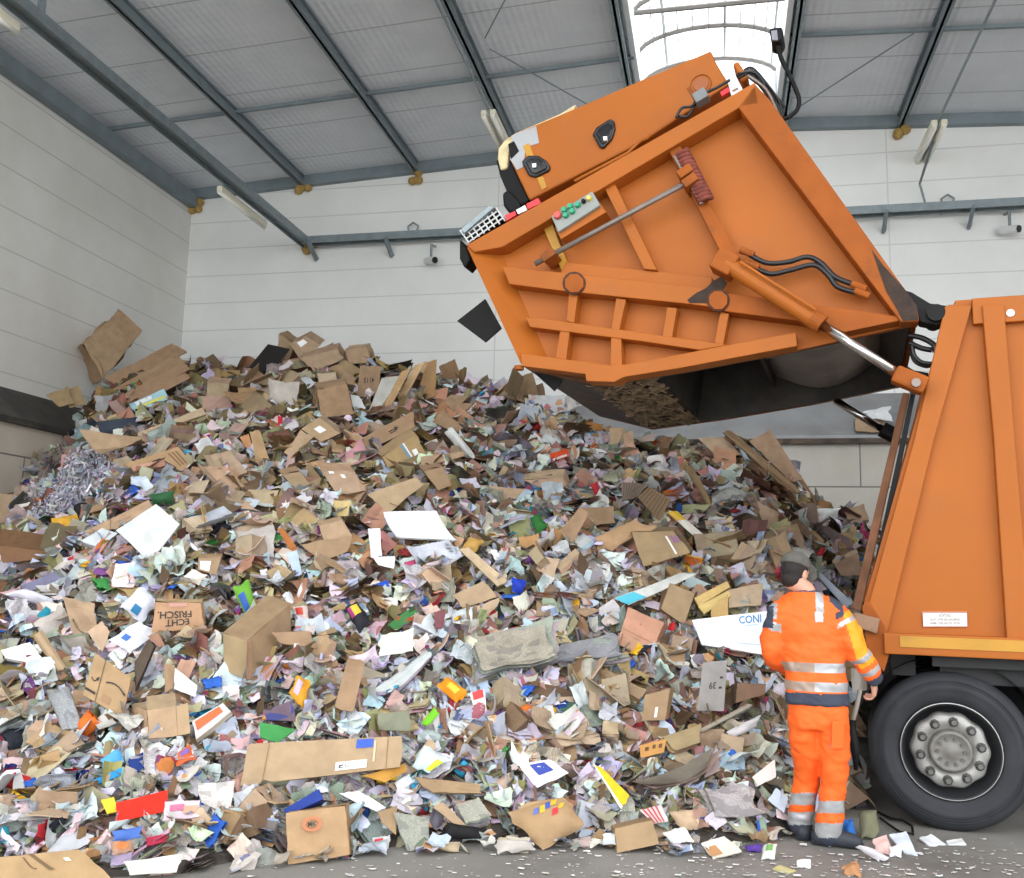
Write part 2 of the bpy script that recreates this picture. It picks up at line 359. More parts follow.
for i in range(2, n-1):
    x_, z_ = arc[i]; MB().tube([loc((x_, 1.0, z_-.03)), loc((x_, SY1-.1, z_-.03))], .012 if i % 4 else .028, 5).build('sheet_joint', mat('pale_joint', 'b8bcbc', .6, var=.05), sky)
y = 2.2; k = 0
while y < SY1+.2:
    MB().tube([loc((sx-W*math.cos(PI*i/n), min(y, SY1-.03), 9.86+CURB+RISE*.97*math.sin(PI*i/n))) for i in range(n+1)], .04, 6).build('rib', rib_m, sky)
    if k % 2 == 0: MB().tube([loc((SX0, y, 9.9+CURB)), loc((SX1, y, 9.9+CURB))], .04, 6).build('tie_bar', rib_m, sky)
    y += 1.15; k += 1
# roof beams along the depth, each from its pixel at the back wall
def beam_x(px, py): return onY(px, py, YB)[0]
def roof_beam(x, label, w=.13, h=.2, z=None, y0=-1, m=None):
    z = roofz(x)-h/2 if z is None else z
    mb = MB(); mb.box((x-w/2, y0, z-h/2), (x+w/2, YB, z-h/2+.03)); mb.box((x-w/2, y0, z+h/2-.03), (x+w/2, YB, z+h/2)); mb.box((x-.02, y0, z-h/2), (x+.02, YB, z+h/2))
    o = mb.build('roof_beam', m or steel_d, origin=(0, 0, 0)); tag(o, label, 'beam', kind='structure')
    f = MB()
    if m: return
    for i in range(6):
        c = (x+random.uniform(-.12, .12), YB-.06, z-h/2+random.uniform(-.16, .12)); f.lathe([(.001, -.09), (.07, -.05), (.09, 0), (.07, .05), (.001, .09)], c, (0, 0, 1), 8)
    tag(f.build('sealing_foam', foam_m, smooth=True), 'yellow foam lump ending the '+label, 'foam', 'foam lumps at the beam ends')
BX = [beam_x(305, 178), beam_x(418, 163), beam_x(521, 130)]
roof_beam(BX[0], 'first grey roof beam from the left wall')
roof_beam(BX[1], 'second grey roof beam from the left wall')
roof_beam(BX[2], 'third grey roof beam from the left wall')
roof_beam(beam_x(900, 128), 'grey roof beam right of the skylight')
roof_beam(beam_x(900, 128)+5.0, 'grey roof beam far right of the skylight')
roof_beam(SX0-.14, 'pale steel beam along the left skylight edge', .12, .22, m=galv); roof_beam(SX1+.14, 'pale steel beam along the right skylight edge', .12, .22, m=galv)
struct('trim_3', MB().box((XL+.02, -1, roofz(XL)-.40), (XL+.2, YB, roofz(XL)-.14)), steel_d, 'dark eaves beam along the top of the left wall', 'beam')
mb = MB()
for x0, x1 in ((XL, XRIDGE), (XRIDGE, XR)):
    mb.add([(x0, YB-.14, roofz(x0)-.2), (x1, YB-.14, roofz(x1)-.2), (x1, YB, roofz(x1)-.2), (x0, YB, roofz(x0)-.2), (x0, YB-.14, roofz(x0)), (x1, YB-.14, roofz(x1)), (x1, YB, roofz(x1)), (x0, YB, roofz(x0))],
           [(0,3,2,1),(4,5,6,7),(0,1,5,4),(1,2,6,5),(2,3,7,6),(3,0,4,7)])
struct('trim_4', mb, steel_d, 'dark steel angle along the top of the back wall', 'beam')
for i, (yy, lab) in enumerate(((14.1, 'thin cross purlin under the ceiling nearest the back wall'), (10.3, 'thin cross purlin under the ceiling next from the back wall'), (6.5, 'thin cross purlin under the ceiling nearest the front'))):
    mb = MB()
    for x0, x1 in ((XL, SX0), (SX1, XR)): mb.bar((x0, yy, roofz(x0)-.05), (x1, yy, roofz(x1)-.05), .05, .06)
    tag(mb.build('cross_purlin', steel_d, origin=(0, 0, 0)), lab, 'beam', kind='structure')
def cable(name, a, b, label, r=.011): tag(MB().tube([a, b], r, 6).build(name, steel_d), label, 'cable')
cable('bracing_cable', onZ(490, 49, 9.5), onZ(590, 106, 9.6), 'thin bracing cable left of the skylight behind the orange cover')
cable('bracing_cable', onZ(506, -2, 9.5), onZ(485, 38, 9.5), 'short thin bracing cable by the third roof beam')
cable('bracing_cable', onZ(922, 28, 9.5), onZ(788, 114, 9.55), 'thin bracing cable right of the skylight')
# cable trunking: along the back wall and along the left
TZ = 7.98
tx0 = onY(303, 249, YB-.35)[0]
def trunk(pa, pb, name, label, brackets):
    e = empty(name, (0, 0, 0)); a = np.array(pa); b = np.array(pb); d = b-a; d /= np.linalg.norm(d); sd = np.cross(d, [0, 0, 1.0])
    m = MB(); m.bar(a, b, .2, .02); m.bar(a+sd*.1, b+sd*.1, .02, .14); m.bar(a-sd*.1, b-sd*.1, .02, .14); m.build('tray', galv, e)
    for p, q in brackets:
        MB().bar(p, q, .05, .08, upv=(.3, .7, .2)).build('bracket', steel_d, e)
    return tag(e, label, 'cable tray')
trunk((tx0, YB-.3, TZ), (XR, YB-.3, TZ), 'cable_tray', 'long grey cable tray running across the back wall',
      [((onY(x, 243-.045*(x-320), YB)[0], YB-.02, TZ-.28), (onY(x, 243, YB)[0], YB-.45, TZ-.06)) for x in (318, 393, 505, 883, 968, 1060)])
trunk((tx0, -1, TZ), (tx0, YB-.1, TZ), 'cable_tray', 'grey cable tray running along the left below the roof',
      [((tx0, y, TZ), (tx0, y, roofz(tx0)-.05)) for y in (min(np.arange(2, 12, .05), key=lambda q: abs(proj((tx0, q, TZ+.3))[0]-43)),)])
def tube_light(a, b, label, twin, rod=None):
    e = empty('tube_light', tuple((np.array(a)+np.array(b))/2)); base = np.array(e.location)
    a = np.array(a)-base; b = np.array(b)-base; d = (b-a)/np.linalg.norm(b-a); sd = np.cross(d, [0, 0, 1.0]); sd /= np.linalg.norm(sd)
    for s in ((-.075, .075) if twin else (0,)):
        MB().bar(a+sd*s, b+sd*s, .1, .11).build('housing', cream, e, bevel=.02)
        MB().tube([a+sd*s-[0, 0, .065], b+sd*s-[0, 0, .065]], .035, 10).build('tube', mat('unlit_tube', 'f2f1e8', .25, var=.01), e, smooth=True)
    if rod:
        MB().tube([np.array(p)-base for p in rod], .022, 6).build('conduit', galv, e)
    tag(e, label, 'light')
lz = 9.0
xl = onZ(930, 142, 9.0)[0]
tube_light((xl, onZ(942, 122, 9.0)[1], lz), (xl, onZ(921, 164, 9.0)[1], lz), 'cream twin tube light hanging right of the raised truck tailgate', True,
           [(xl, 0, lz+.1), (xl, onZ(921, 164, 9.0)[1]+.1, lz+.06), (xl, YB-.9, lz-.1), (xl-.1, YB-.25, lz-.55), (xl, YB-.25, TZ)])
xl2 = onZ(498, 133, 9.0)[0]
tube_light((xl2, onZ(492, 112, 9.0)[1], lz), (xl2, onZ(507, 150, 9.0)[1], lz), 'cream twin tube light hanging behind the orange tailgate cover', True, [(xl2, 0, lz+.1), (xl2, onZ(492, 112, 9.0)[1], lz+.06)])
pa, pb = onZ(219, 190, TZ-.15), onZ(262, 226, TZ-.15)
for xx, zz_, lab in ((XL+.12, roofz(XL)-.3, 'yellow foam lump in the corner below the left eaves beam'), (tx0, TZ-.02, 'yellow foam lump where the left cable tray meets the back wall')):
    f = MB()
    for i in range(6):
        f.lathe([(.001, -.09), (.07, -.05), (.09, 0), (.07, .05), (.001, .09)], (xx+random.uniform(-.1, .1), YB-.06, zz_+random.uniform(-.14, .1)), (0, 0, 1), 8)
    tag(f.build('sealing_foam', foam_m, smooth=True), lab, 'foam', 'foam lumps at the beam ends')
tube_light((tx0-.2, pa[1], TZ-.12), (tx0-.2, pb[1], TZ-.12), 'single tube light under the left cable tray near the back wall', False)
pa, pb = onZ(-12, 8, TZ-.15), onZ(20, 30, TZ-.15)
tube_light((tx0-.2, pa[1], TZ-.12), (tx0-.2, pb[1], TZ-.12), 'single tube light under the left cable tray in the upper corner', False)
def cctv(px, py, label):
    p = onY(px, py, YB-.25); e = empty('security_camera', tuple(p))
    MB().tube([(0, .25, .35), (0, 0, .3), (0, 0, .05)], .025, 8).build('arm', galv, e)
    MB().tube([(-.12, .1, .02), (.1, -.1, -.04)], .07, 12).build('housing', mat('white_plastic', 'd8dadb', .4, var=.02), e, smooth=False)
    MB().tube([(.1, -.1, -.04), (.115, -.115, -.044)], .06, 12).build('lens', mat('black_glass', '101214', .1, var=.02), e)
    tag(e, label, 'camera')
cctv(431, 260, 'white security camera below the cable tray left of the truck')
cctv(1010, 229, 'white security camera below the cable tray right of the truck')
for px, py, lab in ((413, 231, 'small bent hook above the cable tray left of the truck'), (948, 204, 'small bent hook above the cable tray right of the truck')):
    p = onY(px, py, YB-.12); tag(MB().tube([p+np.array(q) for q in ((-.1, .1, -.15), (-.1, 0, .1), (0, 0, .17), (.1, 0, .1), (.08, 0, 0))], .02, 6).build('hook', galv), lab, 'hook')

# ================================================================== light: overcast daylight through the open front, the open right bay and the skylight
w = bpy.data.worlds.new('sky'); SC.world = w; w.use_nodes = True; nt = w.node_tree; N = nt.nodes; L = nt.links
bg = N['Background']; tc = N.new('ShaderNodeTexCoord'); sp = N.new('ShaderNodeSeparateXYZ'); L.new(tc.outputs['Generated'], sp.inputs[0])
rp = N.new('ShaderNodeValToRGB'); rp.color_ramp.elements[0].position = .0; rp.color_ramp.elements[0].color = (.95, .97, 1.0, 1); rp.color_ramp.elements[1].position = 1.0; rp.color_ramp.elements[1].color = (.98, .99, 1, 1)
L.new(sp.outputs[2], rp.inputs['Fac']); L.new(rp.outputs['Color'], bg.inputs['Color']); bg.inputs['Strength'].default_value = 4.0
def portal(name, loc, rot, sx_, sy_):
    l = bpy.data.lights.new(name, 'AREA'); l.shape = 'RECTANGLE'; l.size = sx_; l.size_y = sy_; l.cycles.is_portal = True
    o = bpy.data.objects.new(name, l); COL.objects.link(o); o.location = loc; o.rotation_euler = rot; return o
portal('front_opening', (2.2, -1.2, 4.7), (math.radians(90), 0, 0), 26, 9.4)
portal('right_opening', (XR+.1, 1.0, 4.5), (0, math.radians(90), 0), 9.0, 4.2)
portal('skylight_opening', (sx, 8.4, 11.1), (0, 0, 0), 2.4, 14.8)
vs = SC.view_settings; vs.view_transform = 'Standard'; vs.look = 'None'; vs.exposure = 0.0; vs.gamma = 1.0; vs.use_curve_mapping = False
SC.cycles.max_bounces = 8; SC.cycles.diffuse_bounces = 5; SC.cycles.sample_clamp_indirect = 8.0
# ================================================================== the refuse truck
TA = math.radians(7.8)
TO = onZ(945, 834, 0.0); TO = np.array([TO[0], TO[1], 0.0])*(7.0/TO[1]); TO[2] = 0
AX = np.array([math.cos(TA), -math.sin(TA), 0.0]); AY = np.array([math.sin(TA), math.cos(TA), 0.0])
def T(px, py, d=0.0):
    """Point of the truck's side plane (moved d into the truck) behind a pixel: (along, up)."""
    q = ray(px, py); k = ((TO+AY*d-EYE)@AY)/(q@AY); P = EYE+q*k
    return float((P-TO)@AX), float(P[2])
def TT(px, py, d=0.0): s, z = T(px, py, d); return (s, d, z)
def PX(pts, d): return [T(x, y, d) for x, y in pts]
orange = mat('orange_truck_paint', 'a85e1f', .5, 0, spec=.25, var=.07, scale=1.5, dirt='8f5a36', dirt_amt=.4, dirt_scale=1.6)
orange_w = mat('worn_orange_paint', '9a521c', .6, 0, spec=.2, var=.14, scale=4, dirt='5c3a26', dirt_amt=.7, dirt_scale=2.4)
yellow = mat('yellow_marking', 'b98724', .5, var=.12, dirt='8a6a3c', dirt_amt=.4, dirt_scale=6)
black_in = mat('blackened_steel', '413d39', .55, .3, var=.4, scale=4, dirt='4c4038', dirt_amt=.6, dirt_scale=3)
blk = mat('black_rubber', '121213', .6, var=.2, spec=.25)
hose_m = mat('black_hose', '17171a', .4, var=.1)
chrome = mat('chromed_rod', 'c9c9c6', .18, 1.0, var=.05)
bare = mat('brushed_steel', 'aaa7a3', .4, .35, var=.3, scale=2, dirt='3b3531', dirt_amt=.6, dirt_scale=2)
rust = mat('rusty_red_spring', '7a3c30', .85, var=.35, scale=20, bump=.6)
rodm = mat('weathered_steel_rod', '8a7f78', .5, .6, var=.2)
redm = mat('red_reflector', 'd8242c', .3, var=.05); whitem = mat('white_marking', 'e6e4e2', .4, var=.05)
truck = empty('garbage_truck', tuple(TO), -TA)
tag(truck, 'orange garbage truck with its tailgate raised high over the paper heap', 'truck')
Wd = 2.5
tg = None
def part(mb, name, m, parent=truck, **k): return mb.build(name, m, parent, **k)
# ---- tailgate: side panels, skin, flanges, ribs
OUT = [(467, 245), (755, 84), (918, 318), (796, 345), (680, 367), (588, 381), (521, 365)]
d_in = .16
P_out = PX(OUT, 0)
side = MB().prism(P_out, d_in, d_in+.05)
tg = part(side, 'tailgate', orange)
part(MB().prism(P_out, Wd-.06, Wd), 'far_side_panel', [orange], tg)
def skin(a, b, th, name, m, d0=d_in, d1=Wd-.06):
    a = np.array(a); b = np.array(b); t = (b-a)/np.linalg.norm(b-a); n = np.array([-t[1], t[0]])*th
    return part(MB().prism([tuple(a), tuple(b), tuple(b+n), tuple(a+n)], d0, d1), name, m, tg)
A, B, Cc, _, _, D, Ee = [np.array(p) for p in P_out]
ins = lambda p, q, k: p+(q-p)*k
skin(A, B, -.04, 'top_skin', orange); skin(B, Cc, -.04, 'roof_skin', orange)
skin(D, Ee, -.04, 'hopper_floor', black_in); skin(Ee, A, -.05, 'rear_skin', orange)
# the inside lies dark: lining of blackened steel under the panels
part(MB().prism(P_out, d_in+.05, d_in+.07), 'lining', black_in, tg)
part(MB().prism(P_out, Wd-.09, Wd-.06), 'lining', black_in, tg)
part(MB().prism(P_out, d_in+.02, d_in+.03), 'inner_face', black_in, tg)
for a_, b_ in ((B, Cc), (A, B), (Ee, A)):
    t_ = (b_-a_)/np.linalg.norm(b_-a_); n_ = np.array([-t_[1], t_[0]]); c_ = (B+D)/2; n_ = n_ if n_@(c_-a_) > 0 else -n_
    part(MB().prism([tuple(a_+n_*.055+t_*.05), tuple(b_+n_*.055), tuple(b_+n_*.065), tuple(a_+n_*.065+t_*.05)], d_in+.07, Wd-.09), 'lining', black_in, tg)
# packing blade: curved brushed plate inside the opening
o1, o2 = np.array(T(752, 350, .3)), np.array(T(893, 326, .3)); dv = o2-o1; nn = np.array([-dv[1], dv[0]]); nn /= np.linalg.norm(nn)
pts = [tuple(o1+dv*k+nn*(.30*(1-math.sin(PI*(.08+.84*k)))+.02)) for k in np.linspace(0, 1, 13)]
pts2 = [tuple(np.array(p)+nn*.04) for p in pts][::-1]
part(MB().prism(pts+pts2, .26, Wd-.2), 'packer_blade', bare, tg)
bk = [tuple(o1+nn*.1), tuple(o1+nn*.9), tuple(o1+nn*.9+dv*.03), tuple(o1+nn*.1+dv*.03)]
part(MB().prism(bk, .26, Wd-.2), 'blade_carrier', black_in, tg)
# hopper front plate going up into the dark, dirt-caked lip
l1, l2 = np.array(T(592, 380, .2)), np.array(T(650, 371, .2)); dl = l2-l1; nl = np.array([-dl[1], dl[0]]); nl /= np.linalg.norm(nl)
caked = mat('caked_dirt', '5b4a3a', .95, var=.5, scale=14, bump=1.0, bscale=22, dirt='2e2620', dirt_amt=.8, dirt_scale=10)
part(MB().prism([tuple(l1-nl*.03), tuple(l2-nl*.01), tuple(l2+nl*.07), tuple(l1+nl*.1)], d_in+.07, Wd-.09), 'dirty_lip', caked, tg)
mb = MB()
for i in range(420):
    k, d = random.random(), random.uniform(d_in+.1, Wd-.12); p = l1+dl*k-nl*(.035+random.random()*.02)
    a = random.uniform(0, PI); L_ = random.uniform(.02, .08)
    c = np.array([p[0], d, p[1]]); u = np.array([math.cos(a)*L_, math.sin(a)*L_, random.uniform(-.02, .02)]); v = np.array([-math.sin(a), math.cos(a), .3])*random.uniform(.008, .02)
    mb.obox(c, u, v, np.array([dl[0], 0, dl[1]])/np.linalg.norm(dl)*0+np.array([0, 0, .004]))
o = part(mb, 'stuck_scraps', mat('dirty_scraps', '8a7760', .9, var=.5, scale=7), tg); tag(o, kind='stuff')
q1 = l2; q2 = l2+nl*1.15+dl*.6
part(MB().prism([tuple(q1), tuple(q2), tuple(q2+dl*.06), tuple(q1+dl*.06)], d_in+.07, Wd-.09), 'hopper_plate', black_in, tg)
s1 = np.array(T(735, 352, .5)); 
part(MB().bar((s1[0], .6, s1[1]+.05), (s1[0]+.25, 1.5, s1[1]+.22), .09, .12), 'blade_arm', bare, tg)
# flanges on the near side
part(MB().prism(PX([(466, 245), (755, 82), (759, 104), (740, 107), (502, 247), (474, 252)], -.02), -.02, d_in), 'top_flange', orange, tg, bevel=.008)
part(MB().prism(PX([(755, 84), (770, 100), (917, 306), (919, 321), (901, 322), (738, 107)], -.02), -.02, d_in), 'front_flange', orange_w, tg, bevel=.008)
mb = MB(); fo = PX([(467, 247), (521, 364)], -.02); fi = PX([(500, 249), (549, 361)], d_in); fb = PX([(467, 247), (521, 364)], d_in)
V = [(fo[0][0], -.02, fo[0][1]), (fo[1][0], -.02, fo[1][1]), (fi[1][0], d_in, fi[1][1]), (fi[0][0], d_in, fi[0][1]), (fb[0][0], d_in, fb[0][1]), (fb[1][0], d_in, fb[1][1])]
mb.add(V, [(0, 1, 2, 3), (0, 4, 5, 1), (0, 3, 4), (1, 5, 2), (3, 2, 5, 4)]); part(mb, 'rear_flange', orange, tg)
part(MB().prism(PX([(520, 353), (610, 365), (628, 364), (796, 332), (797, 346), (680, 368), (624, 377), (614, 382), (586, 381), (585, 374), (522, 366)], -.02), -.02, d_in), 'bottom_flange', orange, tg, bevel=.006)
# stiffeners
def rib(pts, name='stiffener', m=None, d=.03): return part(MB().prism(PX(pts, d), d, d_in), name, m or orange, tg, bevel=.006)
rib([(502, 266), (690, 286), (712, 290), (712, 307), (690, 304), (564, 291), (509, 284)], d=.0)
rib([(566, 262), (712, 277), (712, 291), (690, 287), (560, 273)], d=.06)
rib([(728, 293), (800, 303), (912, 318), (845, 332), (800, 321), (724, 311)], m=orange_w, d=.0)
rib([(525, 317), (540, 318), (729, 345), (700, 350), (640, 341), (530, 327)], d=.02)
rib([(569, 291), (578, 292), (574, 323), (566, 321)]); rib([(561, 326), (570, 328), (566, 360), (555, 358)])
rib([(616, 298), (626, 299), (619, 331), (611, 329)]); rib([(611, 334), (621, 336), (622, 366), (610, 366)])
rib([(667, 307), (677, 308), (672, 338), (662, 336)]); rib([(720, 312), (729, 313), (723, 345), (714, 343)])
rib([(604, 187), (615, 184), (657, 270), (644, 269)])
rib([(669, 151), (680, 145), (705, 198), (724, 228), (742, 262), (727, 265)], m=orange_w)
rib([(541, 223), (551, 220), (570, 270), (562, 272)], 'yellow_strip', yellow, d=.09)
for c, r in (((574, 283), 10), ((718, 300), 10)):
    pts = [(c[0]+r*math.cos(PI/8+k*PI/4), c[1]+r*math.sin(PI/8+k*PI/4)) for k in range(8)]
    part(MB().prism(PX(pts, -.03), -.03, .01), 'octagon_cap', orange_w, tg, bevel=.004)
    pts = [(c[0]+(r+1.5)*math.cos(k*PI/8), c[1]+(r+1.5)*math.sin(k*PI/8)) for k in range(16)]
    part(MB().prism(PX(pts, -.012), -.012, .01), 'scorched_ring', mat('burnt_paint', '4a2f22', .8, var=.4, scale=30), tg)
part(MB().tube([TT(535, 264, -.06), TT(690, 181, -.06)], .022, 10), 'linkage_rod', rodm, truck, smooth=True)
for q in ((550, 257), (686, 174), (691, 183)):
    s, z = T(*q, -.02); part(MB().obox((s, .02, z), (.05, 0, .03), (0, .11, 0), (-.02, 0, .03)), 'rod_clamp', orange_w, truck, bevel=.006)
# rusty spring brush
mb = MB(); a0 = np.array(TT(681, 152, .0)); a1 = np.array(TT(706, 201, .0)); n = 240; ax_ = (a1-a0); pts = []
sd = np.cross(ax_/np.linalg.norm(ax_), [0, 1, 0])
for i in range(n+1):
    t = i/n; a = 2*PI*14*t; pts.append(a0+ax_*t+.048*(math.cos(a)*sd+math.sin(a)*np.array([0, 1, 0])))
mb.tube(pts, .02, 6); part(mb, 'return_spring', rust, truck, smooth=True)
part(MB().tube([TT(675, 156, -.02), TT(702, 204, -.02)], .018, 8), 'spring_rod', rodm, truck)
# control box with buttons
cb = part(MB().prism(PX([(551, 216), (592, 191), (600, 205), (558, 232)], -.09), -.09, d_in), 'control_box', mat('grey_control_box', '8f9490', .5, var=.08), truck, bevel=.008)
part(MB().prism(PX([(555, 228), (600, 203), (606, 212), (561, 239)], -.05), -.05, d_in), 'box_shelf', orange, truck)
def button(px, py, r, m, name='push_button'):
    s, z = T(px, py, -.12); part(MB().lathe([(.001, -.035), (r*.8, -.035), (r, -.02), (r, .03)], (s, -.09, z), (0, 1, 0), 14), name, m, cb, smooth=False)
green = mat('green_button', '1d9c72', .35, var=.05)
button(557, 214.5, .032, mat('red_button', 'd4504a', .35, var=.05), 'emergency_button')
for q in ((563.5, 209), (565, 214.5), (569.5, 205.5), (571.5, 210.5), (577, 204)): button(q[0], q[1], .024, green)
button(583, 200.5, .018, blk, 'selector_knob'); button(588.5, 197.5, .022, mat('yellow_button', 'd9c25a', .4, var=.05))
# hydraulic lift cylinder on the near side
cyl = part(MB().tube([TT(727, 264, -.12), TT(819, 323, -.12)], .062, 20), 'lift_cylinder', orange, truck, smooth=False)
part(MB().tube([TT(812, 318.5, -.12), TT(822, 325, -.12)], .07, 20), 'gland', orange_w, cyl)
part(MB().tube([TT(819, 323, -.12), TT(903, 377, -.12)], .036, 16), 'piston_rod', chrome, cyl, smooth=True)
s, z = T(725, 263, -.12); part(MB().obox((s, -.08, z), (.07, 0, -.045), (0, .1, 0), (.045, 0, .07)), 'clevis', orange_w, cyl, bevel=.012)
s, z = T(910, 380, -.12); part(MB().obox((s, -.1, z), (.10, 0, -.05), (0, .07, 0), (.028, 0, .055)), 'clevis', orange_w, cyl, bevel=.02)
s2, z2 = T(916, 383, -.18); part(MB().tube([(s2, -.2, z2), (s2, .1, z2)], .03, 14), 'pin', rodm, cyl)
part(MB().tube([TT(740, 262, -.2), TT(816, 310, -.2)], .012, 8), 'oil_pipe', orange, cyl)
# the far cylinder's rod
part(MB().tube([TT(835, 400, 2.45), TT(884, 430, 2.45)], .036, 12), 'far_piston_rod', chrome, truck, smooth=True)
part(MB().tube([TT(882, 429, 2.45), TT(897, 437, 2.45)], .075, 12), 'far_clevis', blk, truck)
# soot stains on the paint
soot = mat('soot_stain', '35261d', .8, var=.4, scale=18)
part(MB().prism(PX([(687, 300), (696, 293), (706, 288), (713, 281), (722, 276), (727, 283), (722, 290), (716, 291), (711, 299), (706, 303), (690, 303)], -.004), -.004, .01), 'soot_stain', soot, tg)
part(MB().prism(PX([(872, 250), (884, 266), (904, 288), (917, 306), (918, 320), (903, 321), (897, 309), (886, 291)], -.024), -.024, .0), 'soot_stain', soot, tg)
# hoses
def hose(px, d, r=.02, name='hose', m=None, parent=truck): 
    P = [np.array(TT(x, y, d)) for x, y in px]; out = []
    for i in range(len(P)-1):
        p0 = P[max(i-1, 0)]; p1 = P[i]; p2 = P[i+1]; p3 = P[min(i+2, len(P)-1)]
        for t in np.linspace(0, 1, 6)[:-1]:
            out.append(.5*((2*p1)+(-p0+p2)*t+(2*p0-5*p1+4*p2-p3)*t*t+(-p0+3*p1-3*p2+p3)*t**3))
    out.append(P[-1]); return part(MB().tube(out, r, 8), name, m or hose_m, parent, smooth=True)
hose([(750, 255), (767, 263), (788, 262), (807, 257), (821, 263), (835, 277), (855, 285)], .03)
hose([(755, 268), (771, 274), (791, 270), (814, 265), (828, 275), (838, 287), (858, 293)], .03)
for q in ((747, 253), (752, 266), (859, 287), (862, 294)): 
    s, z = T(*q, .03); part(MB().tube([(s-.05, .03, z+.03), (s+.05, .03, z-.02)], .028, 10), 'hose_fitting', orange_w, truck)
hose([(908, 335), (922, 338), (934, 345), (935, 352)], .25, .02); hose([(908, 342), (921, 348), (932, 350)], .3, .02)
hose([(912, 345), (914, 355), (921, 362), (932, 364)], .25, .016); hose([(911, 350), (915, 361), (925, 366), (931, 365)], .3, .016)
for k in range(7):
    j = lambda: random.uniform(-3, 3)
    hose([(738+j(), 76+j()), (752+j(), 70+j()), (764+j(), 84+j()), (772+k*2, 106+j()), (781+j(), 122+j()), (787, 133+j())], .1+.05*k, .011, 'cable')
for k in range(10):
    j = lambda: random.uniform(-3, 3)
    hose([(750+j(), 74+j()), (768+j(), 92+j()), (778+j(), 116+j()), (786+j(), 138+j()), (793+j(), 156+j()), (806+j()*.5, 184+j())], .08+.04*k, random.choice((.008, .012, .016)), 'cable', hose_m if k % 3 else rodm)
hose([(676, 118), (682, 108), (692, 106), (700, 96), (716, 88), (730, 80)], .1, .012, 'cable'); hose([(678, 116), (688, 116), (698, 100), (706, 98)], .12, .012, 'cable')
s, z = T(701, 98, .1); part(MB().obox((s, .1, z), (.05, 0, .025), (0, .06, 0), (-.02, 0, .04)), 'junction_box', mat('grey_plastic', '77797a', .5, var=.1), truck, bevel=.01)
# hinge arm, hinge pin
part(MB().prism(PX([(902, 289), (912, 292), (930, 303), (950, 306), (948, 322), (938, 325), (920, 322)], .05), .05, .2), 'hinge_arm', blk, truck, bevel=.01)
s, z = T(936, 313, .02); part(MB().tube([(s, -.0, z), (s, .3, z)], .06, 20), 'hinge_pin', blk, truck)
part(MB().prism(PX([(902, 289), (912, 292), (930, 303), (950, 306), (948, 322), (938, 325), (920, 322)], .05), Wd-.2, Wd-.05), 'hinge_arm', blk, truck, bevel=.01)
# cover on the upper rear, with cream cap, recesses and stripe
cd = .3
cov = part(MB().prism(PX([(512, 134), (568, 111), (640, 80), (711, 50), (716, 62), (729, 84), (640, 143), (529, 200), (510, 160)], cd), cd, 2.1), 'rear_cover', orange, truck, bevel=.02)
part(MB().prism(PX([(497, 158), (498, 148), (504, 140), (514, 133), (560, 113), (576, 103), (572, 114), (513, 138), (509, 152), (507, 168), (500, 170)], cd+.03), cd+.03, 1.9), 'cream_cap', mat('cream_plastic', 'd8c79a', .5, var=.08, dirt='4a4038', dirt_amt=.8, dirt_scale=3), cov, bevel=.02)
part(MB().prism(PX([(496, 160), (510, 160), (529, 200), (518, 207), (508, 195), (500, 176)], cd+.05), cd+.05, 1.9), 'rubber_bellows', blk, cov, bevel=.01)
part(MB().prism(PX([(502, 193), (508, 189), (520, 203), (520, 212), (508, 212), (503, 205)], cd), cd, 1.0), 'rubber_buffer', blk, cov, bevel=.02)
part(MB().prism(PX([(512.5, 135), (536, 126), (539, 143), (526, 147), (523, 167), (517, 170), (510, 159)], cd-.006), cd-.006, cd+.01), 'bare_patch', mat('grey_primer', 'a3a5a8', .5, var=.1), cov)
part(MB().prism(PX([(508, 144), (514, 141), (519, 151), (511, 159)], cd-.01), cd-.01, cd+.01), 'dark_slot', blk, cov)
part(MB().prism(PX([(523, 146), (529, 143), (534, 157), (530, 165)], cd-.01), cd-.01, cd+.01), 'yellow_strip', yellow, cov)
part(MB().prism(PX([(537, 178), (543, 176), (547, 187), (542, 190)], cd-.01), cd-.01, cd+.01), 'yellow_strip', yellow, cov)
def recess(pts, spot):
    r_ = part(MB().prism(PX(pts, cd-.03), cd-.03, cd+.02), 'lamp_recess', mat('black_lamp_housing', '15171b', .25, var=.1), cov, bevel=.015)
    c = np.mean(np.array(pts), 0); inner = [tuple(c+(np.array(p)-c)*.72) for p in pts]
    part(MB().prism(PX(inner, cd-.045), cd-.045, cd-.02), 'lamp_glass', mat('dark_lamp_glass', '0c0e13', .08, var=.1), cov, bevel=.01)
    part(MB().prism(PX([(spot[0]-2, spot[1]-1.5), (spot[0]+2, spot[1]-2), (spot[0]+2, spot[1]+2), (spot[0]-1.5, spot[1]+2.5)], cd-.06), cd-.06, cd-.03), 'lamp_bulb', whitem, cov)
recess([(521, 161), (528, 155), (538, 155), (546, 160), (550, 166), (549, 170), (535, 177), (528, 175)], (534, 165))
recess([(592, 134), (596, 127), (610, 118), (614, 120), (615, 128), (612, 138), (603, 148), (599, 147)], (605, 138))
s, z = T(701, 85, cd); part(MB().lathe([(.085, -.012), (.085, .02), (.05, .03), (.001, .03)], (s, cd, z), (0, 1, 0), 24), 'filler_ring', orange_w, cov)
part(MB().lathe([(.001, -.014), (.06, -.013), (.06, .01)], (s, cd, z), (0, 1, 0), 20), 'filler_cap', mat('dark_orange', '9a5a34', .7, var=.2), cov)
part(MB().prism(PX([(687, 88), (690, 86), (696, 96), (693, 98)], cd-.01), cd-.01, cd+.01), 'latch', orange_w, cov)
